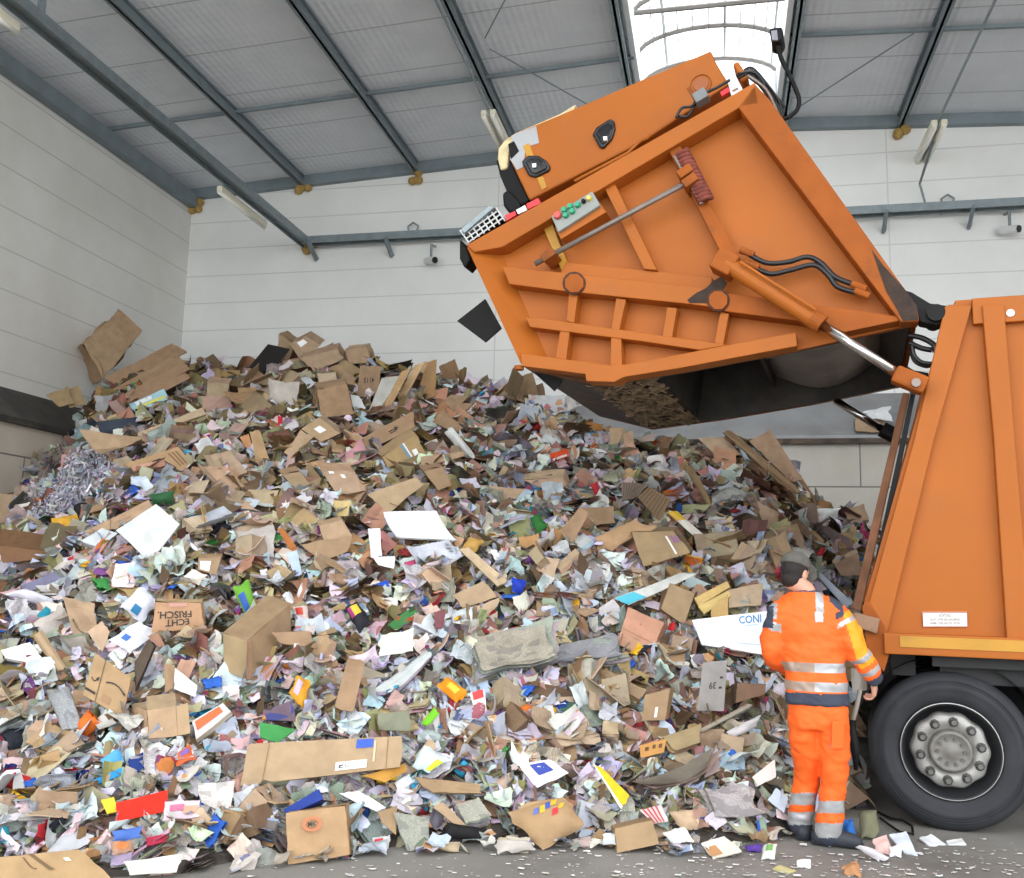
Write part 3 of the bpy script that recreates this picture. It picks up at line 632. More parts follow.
part(MB().tube([TT(575, 181, cd-.05), TT(590, 173, cd-.08), TT(628, 153, cd-.08), TT(640, 141, cd-.05), TT(648, 138, cd)], .014, 8), 'grab_handle', orange, cov)
part(MB().prism(PX([(732, 63), (738, 60), (749, 78), (742, 82)], .2), .2, .4), 'lifting_lug', orange, truck, bevel=.02)
for pts, m in (([(505, 215), (515, 211), (516, 215), (506, 221)], redm), ([(516, 210), (525, 205), (527, 210), (518, 214)], whitem), ([(526, 204), (538, 198), (541, 203), (528, 209)], redm),
               ([(547, 200), (552, 198), (554, 203), (549, 206)], whitem), ([(720, 92), (728, 87), (730, 91), (722, 96)], redm), ([(731, 86), (737, 83), (738, 87), (732, 90)], whitem)):
    part(MB().prism(PX(pts, -.01), -.01, .03), 'reflective_marker', m, truck)
# caged lamp on the rear corner
wl = part(MB().prism(PX([(459, 229), (489, 206), (500, 215), (475, 240), (470, 246)], .1), .1, .5), 'rear_lamp', blk, truck, bevel=.015)
mb = MB()
for k in np.linspace(0, 1, 8):
    a = (462+36*k, 234-22*k); mb.tube([TT(a[0]-2, a[1]-4, .06), TT(a[0]+7, a[1]+9, .06)], .007, 5)
for k in np.linspace(0, 1, 4):
    mb.tube([TT(460+9*k, 232+10*k, .06), TT(494+9*k, 208+10*k, .06)], .007, 5)
part(mb, 'wire_guard', mat('white_wire', 'cfd2d2', .4, var=.05), wl)
part(MB().prism(PX([(461, 229), (489, 206), (494, 207), (464, 233)], .02), .02, .5), 'lamp_hood', galv, wl)
part(MB().prism(PX([(459, 238), (467, 248), (471, 259), (464, 268), (459, 258)], .15), .15, .35), 'rubber_stop', blk, truck, bevel=.02)
part(MB().prism(PX([(457, 321), (485, 299), (501, 328), (485, 342)], .3), .3, .325), 'rubber_flap', blk, truck)
part(MB().prism(PX([(533, 372), (563, 378), (554, 391)], .3), .3, .325), 'rubber_flap', blk, truck)
part(MB().tube([TT(519, 366, .02), TT(519, 370, .02)], .04, 10), 'drain_stub', orange_w, truck)
hk = [(744, 107), (744, 113), (746, 117), (750, 117), (752, 112), (751, 106)]
hose(hk, .04, .02, 'lashing_hook', orange_w)
# work light on its bent arm
hose([(783, 119), (789, 117), (797, 110), (799, 100), (796, 90), (788, 72), (781, 58), (777, 44)], .35, .018, 'lamp_arm', blk)
fl = part(MB().prism(PX([(769, 29), (782, 27), (784, 36), (780, 43), (771, 42)], .3), .28, .5), 'work_light', blk, truck, bevel=.02)
part(MB().prism(PX([(771, 31), (777, 30), (778, 40), (772, 40)], .27), .268, .29), 'light_lens', mat('grey_lens', '8a8c94', .15, var=.05), fl)
# ---- body
body_px = [(946, 307), (955, 304)]
zt = T(950, 304, 0)[1]; zb = T(900, 651, 0)[1]; sR = 5.2
pl = PX([(948, 305), (864, 604)], .06)
bd = part(MB().prism([pl[0], (sR, zt+.06), (sR, zb), (T(872, 651, .06)[0], zb), pl[1]], .06, .10), 'body', orange)
part(MB().prism([pl[0], (sR, zt+.06), (sR, zb), (T(872, 651, .06)[0], zb), pl[1]], Wd-.1, Wd-.06), 'far_wall', orange, bd)
part(MB().box((pl[0][0]+.05, .1, zt-.02), (sR, Wd-.1, zt+.05)), 'roof', orange, bd)
part(MB().box((pl[1][0]+.05, .1, zb), (sR, Wd-.1, zb+.08)), 'floor_plate', black_in, bd)
part(MB().box((pl[0][0]+1.4, .1, zb), (pl[0][0]+1.5, Wd-.1, zt)), 'ejector_plate', black_in, bd)
part(MB().prism(PX([(945, 306), (972, 305), (934, 440), (888, 630), (884, 640), (868, 636), (867, 610), (914, 440)], 0), 0, .08), 'rear_post', orange, bd, bevel=.008)
part(MB().prism(PX([(945, 306), (972, 305), (934, 440), (888, 630), (884, 640), (868, 636), (867, 610), (914, 440)], 0), Wd-.14, Wd-.06), 'rear_post', orange, bd)
def post(px): part(MB().prism(PX(px, -.02), -.02, .08), 'side_post', orange, bd, bevel=.008)
post([(982, 305), (1004, 304), (1015, 440), (1032, 640), (1007, 640), (994, 440)])
for k in (1, 2, 3):
    s0 = T(982, 305, -.02)[0]+k*1.05; s1 = T(1007, 640, -.02)[0]+k*1.05
    part(MB().prism([(s0, zt), (s0+.16, zt), (s1+.17, zb+.1), (s1, zb+.1)], -.02, .08), 'side_post', orange, bd, bevel=.008)
part(MB().box((T(972, 305, .02)[0], .0, T(972, 324, .0)[1]), (sR, .08, zt+.03)), 'top_rail', orange, bd, bevel=.006)
s, z = T(1011, 312, -.03); part(MB().lathe([(.001, -.01), (.026, -.01), (.026, .04)], (s, 0, z), (0, 1, 0), 16), 'white_cap', whitem, bd)
zy1 = T(950, 637, -.05)[1]; zy0 = T(950, 649, -.05)[1]; sy0 = T(884, 640, -.05)[0]
part(MB().box((sy0, -.05, zb-.02), (sR, .1, zy1+.01)), 'bottom_rail', orange, bd, bevel=.006)
part(MB().box((sy0+.1, -.056, zy0), (sR, -.045, zy1-.005)), 'yellow_strip', yellow, bd)
part(MB().prism(PX([(862, 606), (868, 600), (886, 628), (890, 652), (884, 672), (873, 660), (866, 645)], -.01), -.01, .12), 'rear_corner_plate', orange_w, bd, bevel=.006)
part(MB().prism(PX([(854, 612), (880, 619), (877, 634), (853, 626)], -.06), -.06, .03), 'rear_bracket', mat('dirty_bracket', '8f7058', .7, var=.3, scale=8), bd, bevel=.006)
# rubber seal and rusty guide bar of the rear opening's far edge
part(MB().prism(PX([(911, 392), (916, 392), (874, 600), (866, 604)], .1), .1, .2), 'rubber_seal', blk, bd)
part(MB().prism(PX([(903, 392), (910, 394), (861, 612), (852, 608)], 1.2), 1.2, 1.23), 'guide_bar', mat('rusty_bar', '9a6a4c', .7, .1, var=.3, scale=6), bd, bevel=.01)
# instruction sign
sg = part(MB().prism(PX([(922, 612), (967, 612), (968, 627), (923, 627)], .052), .052, .062), 'warning_sign', whitem, bd)
def line_text(txt, x0, y0, x1, y1, d, m, parent):
    v, f = text_geo(txt); mb = MB(); V = [TT(x0+(x1-x0)*a, y1+(y0-y1)*b, d) for a, b in v]; mb.add(V, f); return mb.build('lettering', m, parent, fix=False)
ink = mat('dark_ink', '453a38', .6, var=.02)
line_text('ACHTUNG!', 939, 614, 951, 617.2, .0515, ink, sg); line_text('NICHT UNTER DEN GEHOBENEN', 930, 618.3, 960, 620.8, .0515, ink, sg); line_text('AUFBAU ODER HECKTEIL TRETEN', 930, 622, 960, 624.5, .0515, ink, sg)
mb = MB()
for a, b in (((922.6, 612.6), (967.4, 612.6)), ((967.4, 612.6), (967.6, 626.6)), ((967.6, 626.6), (923, 626.6)), ((923, 626.6), (922.6, 612.6))): mb.bar(TT(*a, .05), TT(*b, .05), .004, .006, upv=(0, 1, 0))
part(mb, 'sign_border', mat('red_border', 'a8503c', .5, var=.05), sg)
# ---- chassis
dark = mat('dark_chassis', '232425', .7, .1, var=.25)
part(MB().box((sy0+.1, .7, .62), (sR, .85, .95)).box((sy0+.1, 1.6, .62), (sR, 1.75, .95)).box((sy0+.35, .1, .95), (sR, Wd-.1, 1.12)), 'chassis_frame', dark)
part(MB().box((sy0+.05, .15, .98), (sy0+.2, Wd-.15, zb)), 'rear_crossmember', dark)
part(MB().box((sy0+.3, .03, 1.06), (sR, .12, zb-.02)), 'side_skirt', dark)
part(MB().tube([(T(950, 752, .1)[0], .3, .515), (T(950, 752, .1)[0], Wd-.3, .515)], .11, 16), 'axle', dark)
part(MB().box((T(985, 655, .1)[0]+.35, .06, zb-.2), (T(985, 655, .1)[0]+.75, .2, zb-.05)), 'grey_bracket', galv)
mb = MB(); cx, cz = T(950, 753, .05)
for i in range(13):
    a = math.radians(20+i*140/12); a2 = math.radians(20+(i+1)*140/12)
    if i < 12: mb.add([(cx+.62*math.cos(a), .05, cz+.62*math.sin(a)), (cx+.62*math.cos(a2), .05, cz+.62*math.sin(a2)), (cx+.62*math.cos(a2), .75, cz+.62*math.sin(a2)), (cx+.62*math.cos(a), .75, cz+.62*math.sin(a))], [(0, 1, 2, 3)])
part(mb, 'mudguard', dark)
# ---- wheels
tyre_m = mat('tyre_rubber', '2a2c31', .75, var=.25, scale=5, dirt='5a5a5a', dirt_amt=.3, dirt_scale=2); rim_m = mat('dark_rim', '3a3b3e', .55, .3, var=.2); hub_m = mat('grey_hub', 'a3a29e', .5, .4, var=.15, scale=10); nut_m = mat('steel_nut', '6a6a68', .45, .6, var=.1)
R_ = T(945, 672.5, .03); R0 = T(945, 833, .03); RW = (R_[1]-R0[1])/2; zc = RW
print('wheel radius', RW)
def wheel(s, d, full=True):
    c = (s, d, RW); w = .3; k = RW/.515; rr = .312*k
    t = part(MB().lathe([(rr, .02), (rr+.015, 0), (rr+.06, -.012), (.40*k, -.016), (.415*k, -.022), (.425*k, -.016), (.47*k, -.004), (.495*k, .015), (.515*k, .05), (.515*k, w-.05), (.47*k, w), (rr, w-.02)], c, (0, 1, 0), 72), 'wheel', tyre_m, smooth=True)
    if not full: return t
    mb = MB()
    for r in (.44, .455): mb.lathe([(r*k-.003, -.012), (r*k, -.018), (r*k+.003, -.012)], c, (0, 1, 0), 72)
    part(mb, 'sidewall_ring', tyre_m, t, smooth=True)
    part(MB().lathe([(rr+.004, .03), (rr+.006, -.004), (rr-.004, -.012), (rr-.012, .0), (rr-.02, .05), (rr-.04, .13), (.24*k, .16), (.001, .16)], c, (0, 1, 0), 72), 'rim', rim_m, t, smooth=True)
    part(MB().lathe([(rr+.004, -.002), (rr-.002, -.014), (rr-.008, -.004)], c, (0, 1, 0), 72), 'rim_edge', mat('bright_rim', 'b6b6b2', .4, .6, var=.1), t, smooth=True)
    hub = part(MB().lathe([(.245*k, .11), (.24*k, .05), (.225*k, .03), (.15*k, .03), (.14*k, .05), (.135*k, .045)], c, (0, 1, 0), 160, lobes=(10, .025)), 'hub', hub_m, t, smooth=True)
    part(MB().lathe([(.142*k, .06), (.138*k, .0), (.12*k, -.03), (.11*k, -.02), (.05*k, -.02), (.035*k, -.03), (.001, -.03)], c, (0, 1, 0), 48), 'hub_cap', mat('worn_hub_cap', '7d7b76', .55, .4, var=.2, scale=12), t, smooth=True)
    for i in range(10):
        a = 2*PI*(i+.3)/10; q = (s+.19*k*math.cos(a), d, RW+.19*k*math.sin(a))
        part(MB().lathe([(.001, -.03), (.017, -.03), (.021, -.02), (.021, .0), (.032, .01), (.032, .04)], q, (0, 1, 0), 8), 'lug_nut', nut_m, t)
        q = (s+.272*k*math.cos(a+.31), d, RW+.272*k*math.sin(a+.31))
    for i in range(10):
        a = 2*PI*i/10; q = (s+.082*k*math.cos(a), d, RW+.082*k*math.sin(a))
        part(MB().lathe([(.001, -.035), (.011, -.035), (.013, -.02)], q, (0, 1, 0), 8), 'hub_bolt', nut_m, t)
    return t
ws = T(951, 752, .05)[0]
wheel(ws, .05); wheel(ws, .40, False); wheel(ws, Wd-.7, False); wheel(ws, Wd-.36, False)
# ================================================================== the heap of waste paper
FOOT = [(-520, 862), (-200, 866), (0, 872), (100, 878), (180, 874), (240, 860), (318, 858), (400, 846), (470, 843), (560, 842), (660, 846), (720, 846), (790, 836), (830, 815), (860, 775), (885, 748), (930, 742), (1000, 738), (1100, 735)]
CREST = [(-520, 660, 'X', -10.3), (-200, 570, 'X', -10.3), (-60, 532, 'X', -10.3), (0, 510, 'X', -10.2), (40, 468, 'X', -10.1), (85, 428, 'X', -10.0), (100, 398, 'X', -10.0), (120, 382, 'Y', 14.1), (150, 372, 'Y', 14.3), (190, 370, 'Y', 14.6), (250, 366, 'Y', 14.6), (300, 358, 'Y', 14.4), (345, 360, 'Y', 14.2), (400, 366, 'Y', 13.8), (460, 384, 'Y', 13.4),
         (520, 398, 'Y', 13.0), (575, 420, 'Y', 12.6), (610, 438, 'Y', 12.4), (650, 448, 'Y', 12.3), (700, 450, 'Y', 12.6), (750, 446, 'Y', 13.2), (790, 470, 'Y', 13.4), (810, 502, 'Y', 13.4), (850, 517, 'Y', 13.4), (880, 535, 'Y', 13.4), (950, 560, 'Y', 13.4), (1100, 600, 'Y', 13.4)]
def interp(tab, u, k):
    return float(np.interp(u, [r[0] for r in tab], [r[k] for r in tab]))
def crest_pt(u):
    v = interp(CREST, u, 1)
    xs = [r[0] for r in CREST]
    i = min(max(np.searchsorted(xs, u)-1, 0), len(xs)-2)
    P = []
    for r in CREST[i:i+2]:
        P.append(onX(u, v, r[3]) if r[2] == 'X' else onY(u, v, r[3]))
    k = (u-xs[i])/(xs[i+1]-xs[i]); return P[0]*(1-k)+P[1]*k
US = np.arange(-520, 1101, 13.5); NT = 64; NB = 10
HV = []; 
for u in US:
    f = onZ(u, interp(FOOT, u, 1), 0.0); c = crest_pt(u)
    for j in range(NT+1):
        t = j/NT; p = f+(c-f)*t
        b = noise.fractal(Vector((p[0]*.8, p[1]*.8, 3.1)), 1.0, 2.0, 4)*.30+noise.noise(Vector((p[0]*2.3, p[1]*2.3, 7.7)))*.10
        p[2] += b*min(1, t*6)*(1-t**4)+.55*math.sin(PI*min(1, t*1.02))**1.5*(1-t)
        p[2] = max(p[2], -.05 if t == 0 else 0.02); HV.append(p)
    for j in range(1, NB+1):
        k = j/NB; y = c[1]+(YB-.85-c[1])*k; dirn = c[:2]/np.linalg.norm(c[:2])
        x = c[0]+(y-c[1])*dirn[0]/dirn[1]*.6; x = max(x, XL+.1)
        z = c[2]*(1-.42*k)+noise.noise(Vector((x*1.2, y*1.2, 1.0)))*.12
        HV.append(np.array([x, min(y, YB-.85), max(z, .02)]))
NR = NT+1+NB; HF = []
for i in range(len(US)-1):
    for j in range(NR-1):
        HF.append((i*NR+j, (i+1)*NR+j, (i+1)*NR+j+1, i*NR+j+1))
for p in HV: p[0] = max(p[0], XL+.06)
heap_core = mat('gap_shade_paper_mass', '4a443d', .9, var=.6, scale=14, bump=1.0, bscale=22, dirt='1f1d1a', dirt_amt=.8, dirt_scale=6)  # core colour darkened so the gaps between pieces look shaded
heap_bvh = BVHTree.FromPolygons([Vector(p) for p in HV], HF)
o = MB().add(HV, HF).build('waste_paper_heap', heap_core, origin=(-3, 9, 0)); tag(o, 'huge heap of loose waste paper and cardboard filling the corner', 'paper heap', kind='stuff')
waste = waste_material()
EV = Vector(EYE)
def hit(px, py):
    """Point and normal of the heap, or of the floor, behind a pixel."""
    d = ray(px, py); r = heap_bvh.ray_cast(EV, Vector(d))
    if d[2] < 0:
        k = -EYE[2]/d[2]; P = EYE+d*k
        if r[0] is None or k < r[3]: return P, np.array([0, 0, 1.0])
    if r[0] is None: return None, None
    n = np.array(r[1]); n = n if n@d < 0 else -n
    return np.array(r[0]), n

# ------------------------------------------------------------------ sheet, box and bag geometry
class Surf:
    """A piece of sheet spanned by four corners, bent and creased; F(s,t) lies on its face. s runs along the top edge, t down."""
    def __init__(q, c, n, curl=0.0, fold=0.0, crease=0.0, seed=0, ragged=0.0, bulge=0.0):
        q.c = [np.array(p, float) for p in c]; q.n = n; q.curl = curl; q.fold = fold; q.crease = crease; q.bulge = bulge; q.ragged = ragged
        r = random.Random(seed); q.size = (np.linalg.norm(q.c[1]-q.c[0])+np.linalg.norm(q.c[3]-q.c[0]))/2
        q.w = [(r.uniform(0, PI), r.uniform(1.0, 3.2), r.uniform(0, 2)) for _ in range(4)]; q.fa = r.uniform(0, PI); q.fo = r.uniform(.3, .7); q.r = r; q.seed = seed
    def h(q, s, t):
        z = q.curl*q.size*((s-.5)**2*math.cos(q.fa)**2+(t-.5)**2*math.sin(q.fa)**2)*2
        if q.fold:
            d = (s-.5)*math.cos(q.fa)+(t-.5)*math.sin(q.fa)+(.5-q.fo); z += q.fold*q.size*abs(d)
        for a, f, ph in q.w:
            v = ((s*math.cos(a)+t*math.sin(a))*f+ph) % 2.0; z += q.crease*q.size*(abs(v-1)-.5)*.5
        if q.bulge: z += q.bulge*q.size*max(0, (1-(2*s-1)**2)*(1-(2*t-1)**2))**.6
        return z
    def F(q, s, t, off=0.0):
        p = (q.c[0]*(1-s)+q.c[1]*s)*(1-t)+(q.c[3]*(1-s)+q.c[2]*s)*t
        return p+q.n*(q.h(s, t)+off)
    def grid(q, mb, n, m, thick, col, pr, uvs):
        V = []; UV = []; sd = q.seed*.37 % 50
        def edge(s, t):
            if not q.ragged: return s, t
            k = q.ragged; a = noise.noise(Vector((s*3.1+sd, t*3.1, sd)))*k; b = noise.noise(Vector((s*3.1, t*3.1+sd, sd+9)))*k
            return s+a, t+b
        layers = (0.0,) if not thick else (0.0, -thick)
        for off in layers:
            for j in range(m+1):
                for i in range(n+1):
                    s, t = edge(i/n, j/m); V.append(q.F(s, t, off)); UV.append((uvs*q.size*3*i/n+sd, uvs*q.size*3*j/m, sd))
        w = n+1; F = [(j*w+i, j*w+i+1, (j+1)*w+i+1, (j+1)*w+i) for j in range(m) for i in range(n)]
        if thick:
            k = w*(m+1); F += [tuple(x+k for x in f[::-1]) for f in F[:n*m]]
            ring = [i for i in range(n)]+[j*w+n for j in range(m)]+[m*w+i for i in range(n, 0, -1)]+[j*w for j in range(m, 0, -1)]
            for a, b in zip(ring, ring[1:]+ring[:1]): F.append((a, a+k, b+k, b))
        mb.add(V, F, col=col, pr=pr, uv=UV)
def quad_world(quad, tilt, lift, twist=(0, 0)):
    """Corners of a traced piece on a plane near the heap's surface; tilt 0 lies on the heap, 1 faces the camera."""
    cx = sum(p[0] for p in quad)/4; cy = sum(p[1] for p in quad)/4
    P, n = hit(cx, cy); dy = 0
    while P is None:
        dy += 3; P, n = hit(cx, cy+dy)
    if dy:
        q = ray(cx, cy); P = EYE+q*(((P-EYE)@fw)/(q@fw)); n = (n+np.array([0, 0, 1.0]))/2
    d = -ray(cx, cy); m = n*(1-tilt)+d*tilt; m = m+rt*twist[0]+up*twist[1]; m /= np.linalg.norm(m)
    P = P+d*lift*.3
    pts = list(quad)+[((quad[i][0]+quad[(i+1) % 4][0])/2, (quad[i][1]+quad[(i+1) % 4][1])/2) for i in range(4)]
    need = -9
    for x, y in pts:
        q = ray(x, y); h_ = hit(x, y)[0]
        if h_ is None or q@m > -.05: continue
        need = max(need, ((P-EYE)@m)/(q@m)-np.linalg.norm(h_-EYE)+(.11+.009*np.linalg.norm(h_-EYE) if h_[2] > .05 else .01))
    if need > 0: P = P+d*min(need, .8)
    out = []
    for x, y in quad:
        q = ray(x, y); k = ((P-EYE)@m)/(q@m); out.append(EYE+q*k)
    return out, m
def jit(c, a=.06): return tuple(max(0, min(1, v*random.uniform(1-a, 1+a))) for v in c)
TAN = lin((174, 148, 120)); TAN2 = lin((158, 131, 102)); TANL = lin((192, 168, 140)); KRAFT = lin((172, 142, 106)); WHITE = lin('dcdee0'); OFFW = lin('cfccc4'); NEWS = lin((166, 164, 158))
HEROES = []; HQ = []      # (pixel, short description)
def finish(o, label, cat, quad, short, group=None):
    tag(o, label, cat, group); xs = [p[0] for p in quad]; ys = [p[1] for p in quad]; HQ.append((min(xs), min(ys), max(xs), max(ys)))
    if short: HEROES.append((sum(p[0] for p in quad)/4, sum(p[1] for p in quad)/4, short))
    return o
def marks(o, S, mk):
    """Labels, tape and lettering lying on a face: children of the piece."""
    org = np.array(o.location)
    for k in mk:
        kind = k[0]; mb = MB(); off = .006
        if kind == 'rect':
            _, s0, t0, s1, t1, col, nm = k[:7]; skew = k[7] if len(k) > 7 else 0.0
            n = 6; V = []; F = []
            for j in range(n+1):
                for i in range(n+1): V.append(S.F(s0+(s1-s0)*i/n+skew*(j/n-.5), t0+(t1-t0)*j/n, off))
            F = [(j*(n+1)+i, j*(n+1)+i+1, (j+1)*(n+1)+i+1, (j+1)*(n+1)+i) for j in range(n) for i in range(n)]
            m = plain(col)
        elif kind == 'text':
            _, txt, s0, t0, s1, t1, col, flip = k; v, F = text_geo(txt); nm = 'lettering'
            V = [S.F(s0+(s1-s0)*(1-a if flip else a), t0+(t1-t0)*(b if flip else 1-b), off) for a, b in v]; m = plain(col)
        elif kind == 'arc':      # smile-shaped arrow: list of (s,t) centre points with widths
            _, pts, ws, col = k; nm = 'printed_arrow'; V = []; F = []
            for i, ((a, b), w_) in enumerate(zip(pts, ws)):
                a2, b2 = pts[min(i+1, len(pts)-1)]; a1, b1 = pts[max(i-1, 0)]; dx, dy = a2-a1, b2-b1; l = math.hypot(dx, dy)+1e-9
                V += [S.F(a-dy/l*w_, b+dx/l*w_, off), S.F(a+dy/l*w_, b-dx/l*w_, off)]
            F = [(2*i, 2*i+1, 2*i+3, 2*i+2) for i in range(len(pts)-1)]; m = plain(col)
        elif kind == 'ring':
            _, s0, t0, r1, r2, col, nm = k; V = []; F = []
            for i in range(24):
                a = 2*PI*i/24
                for r in (r1, r2): V.append(S.F(s0+r*math.cos(a), t0+r*math.sin(a)*.9, off))
            F = [(2*i, 2*i+1, (2*i+3) % 48, (2*i+2) % 48) for i in range(24)]; m = plain(col)
        mb.add(np.array(V)-org, F); mb.build(nm, m, o, fix=False)
PL = {}
def plain(col):
    if col not in PL: PL[col] = mat('print_'+col, col, .6, var=.04, scale=12)
    return PL[col]
SEED = [100]
def seed(): SEED[0] += 1; return SEED[0]
def sheet(name, label, cat, quad, col, short=None, tilt=.45, lift=.06, thick=.008, curl=0., fold=0., crease=.05, ragged=.05, pr=0., uvs=1., mk=(), n=8, group=None, twist=(0, 0)):
    C, m = quad_world(quad, tilt, lift, twist); sd = seed()
    S = Surf(C, m, curl, fold, crease, sd, ragged)
    mb = MB(); S.grid(mb, n, n, thick, jit(col if isinstance(col, tuple) else lin(col), .03), pr, uvs)
    o = mb.build(name, waste, fix=True); finish(o, label, cat, quad, short, group); marks(o, S, mk); return o
def bag(name, label, cat, quad, col, short=None, tilt=.6, lift=.05, bulge=.3, crease=.14, pr=0., uvs=1., mk=(), n=14, smooth=True, m_=None, ragged=.12):
    """A soft filled thing: two creased faces swelling away from a common rim."""
    C, m = quad_world(quad, tilt, lift); sd = seed(); S = Surf(C, m, 0, 0, crease, sd, ragged, bulge); B = Surf(C, m, 0, 0, crease*.3, sd, ragged, -bulge*.6)
    mb = MB(); c = jit(col if isinstance(col, tuple) else lin(col), .03)
    S.grid(mb, n, n, 0, c, pr, uvs); B.grid(mb, n, n, 0, c, pr, uvs)
    o = mb.build(name, m_ or waste, smooth=smooth); finish(o, label, cat, quad, short); marks(o, S, mk); return o
def carton(name, label, cat, quad, col, short=None, tilt=.7, lift=.12, depth=.35, off=(0, 0), crease=.03, mk=(), pr=0., uvs=1., flaps=(), open_=False, n=5, twist=(0, 0)):
    """A box: traced front face, back face 'depth' further off and shifted by off pixels; flaps hinge on the front face's edges."""
    C, m = quad_world(quad, tilt, lift, twist); sd = seed(); col = col if isinstance(col, tuple) else lin(col)
    Bk = []
    for (x, y), c in zip(quad, C):
        r_ = ray(x+off[0], y+off[1]); L_ = (np.linalg.norm(c-EYE)+depth)*(c-EYE)@fw/((c-EYE)@fw); Bk.append(EYE+r_*L_)
    S = Surf(C, m, 0, 0, crease, sd, .03); mb = MB()
    S.grid(mb, n, n, 0, jit(col), pr, uvs)
    faces = [(C[0], C[1], Bk[1], Bk[0]), (C[1], C[2], Bk[2], Bk[1]), (C[2], C[3], Bk[3], Bk[2]), (C[3], C[0], Bk[0], Bk[3])]+([] if open_ else [(Bk[1], Bk[0], Bk[3], Bk[2])])
    ctr = sum(C+Bk)/8
    for f in faces:
        nn = np.cross(f[1]-f[0], f[3]-f[0]); nn /= np.linalg.norm(nn)+1e-9
        if nn@(sum(f)/4-ctr) < 0: nn = -nn
        Surf(f, nn, 0, 0, crease, seed(), 0).grid(mb, n, n, 0, jit(col), pr, uvs)
    o = mb.build(name, waste, fix=True); finish(o, label, cat, quad, short); marks(o, S, mk)
    org = np.array(o.location)
    for (e, L_, lean) in flaps:
        a, b = C[e], C[(e+1) % 4]; mid = (sum(C)/4); outw = (a+b)/2-mid; outw /= np.linalg.norm(outw)
        d = outw*L_*lean+m*L_*(1-abs(lean))
        fs = Surf([a-org, b-org, b+d-org, a+d-org], m, 0, 0, .04, seed(), .03); fb = MB(); fs.grid(fb, 4, 4, .007, jit(col), pr, uvs); fb.build('flap', waste, o)
    return o
def bundle(name, label, cat, quad, col, short=None, tilt=.4, lift=.04, layers=8, gap=.016, curl=.1, crease=.05, pr=1., uvs=1., spread=.05, thick=0, ragged=.06, cols=None, group=None):
    """A pressed bundle of sheets (newspapers, magazines, flattened cartons): one thing."""
    C, m = quad_world(quad, tilt, lift); mb = MB(); base = seed(); r = random.Random(base); fa = r.uniform(0, PI)
    for k in range(layers):
        sh = [(np.array(C[1])-np.array(C[0]))*r.uniform(-spread, spread)+(np.array(C[3])-np.array(C[0]))*r.uniform(-spread, spread) for _ in range(4)]
        S = Surf([np.array(c)+s_-m*gap*k for c, s_ in zip(C, sh)], m, curl*r.uniform(.8, 1.2), 0, crease, base, ragged)
        c = jit(lin(r.choice(cols)) if cols else (col if isinstance(col, tuple) else lin(col)), .15)
        S.grid(mb, 7, 7, thick, c, pr, uvs)
    o = mb.build(name, waste, fix=False); return finish(o, label, cat, quad, short, group)
# ================================================================== the pieces one can tell apart
def swoosh(x0, y0, x1, y1, sag, n=12):
    P = []; 
    for i in range(n+1):
        k = i/n; P.append((x0+(x1-x0)*k, y0+(y1-y0)*k+sag*math.sin(PI*k)))
    return P
BLK = '2b2622'; LBL = 'ecedec'
# --- top left, against the left wall
carton('cardboard_box', 'large crumpled brown cardboard box standing highest against the left wall', 'box', [(83, 343), (109, 320), (133, 342), (103, 378)], TAN2, 'the tall crumpled box at the left wall', depth=.6, off=(-6, 6), crease=.16, flaps=((1, .3, .8),))
for i, (q, lab, sh) in enumerate((
    ([(104, 378), (172, 343), (187, 352), (118, 386)], 'long flattened brown carton, topmost of the stack below the tall crumpled box', 'the stack of long flattened cartons'),
    ([(113, 389), (175, 355), (188, 361), (121, 397)], 'long flattened brown carton, second in the stack below the tall crumpled box', None),
    ([(120, 396), (184, 362), (190, 369), (133, 399)], 'long flattened brown carton, third in the stack below the tall crumpled box', None),
    ([(122, 402), (186, 372), (190, 378), (136, 406)], 'long flattened brown carton, lowest in the stack below the tall crumpled box', None))):
    sheet('flattened_carton', lab, 'cardboard', q, TAN2, sh, tilt=.6, lift=.42-.1*i, thick=.03, crease=.04, ragged=.03)
sheet('poster', 'pale blue and yellow poster sheet under the stack of long flattened cartons', 'poster', [(128, 404), (165, 389), (168, 399), (135, 413)], 'a9cfe0', 'the pale blue poster', pr=0, lift=.2, mk=(('rect', .1, .55, .95, .8, 'd8d668', 'yellow_band'), ('rect', .15, .1, .6, .45, 'e8eef0', 'white_panel')))
sheet('cardboard_strip', 'long tan cardboard strip lying across the upper left of the heap', 'cardboard', [(137, 433), (203, 408), (206, 414), (142, 439)], TANL, 'the long tan strip', lift=.2, thick=.04, ragged=.02)
sheet('flattened_carton', 'flattened brown carton with a black bar and printed lines in the upper left', 'cardboard', [(124, 464), (178, 447), (194, 465), (154, 485)], KRAFT, 'the carton with the black bar', lift=.16, tilt=.5, crease=.03, ragged=.01,
      mk=(('rect', .45, .22, .62, .8, '26221f', 'black_bar', .1), ('rect', .75, .15, .78, .8, '7a5a3a', 'print'), ('rect', .82, .15, .85, .8, '7a5a3a', 'print'), ('rect', .89, .15, .92, .8, '7a5a3a', 'print'), ('rect', .2, .5, .26, .6, '6a4a30', 'print')))
sheet('board', 'large pale grey flat board leaning in the left part of the heap', 'board', [(116, 530), (156, 504), (180, 524), (150, 562)], 'cfd3d2', 'the large pale grey board', tilt=.6, lift=.16, thick=.02, crease=.01, ragged=.01)
sheet('cardboard_strip', 'brown cardboard plank behind the large pale grey board', 'cardboard', [(84, 532), (149, 500), (153, 507), (117, 529)], TAN, None, tilt=.5, lift=.08)
sheet('cardboard_sheet', 'brown cardboard sheet leaning against the concrete blocks at the left edge', 'cardboard', [(-3, 493), (18, 496), (15, 531), (-3, 536)], TAN, 'the sheet leaning on the concrete blocks', tilt=.75, lift=.12)
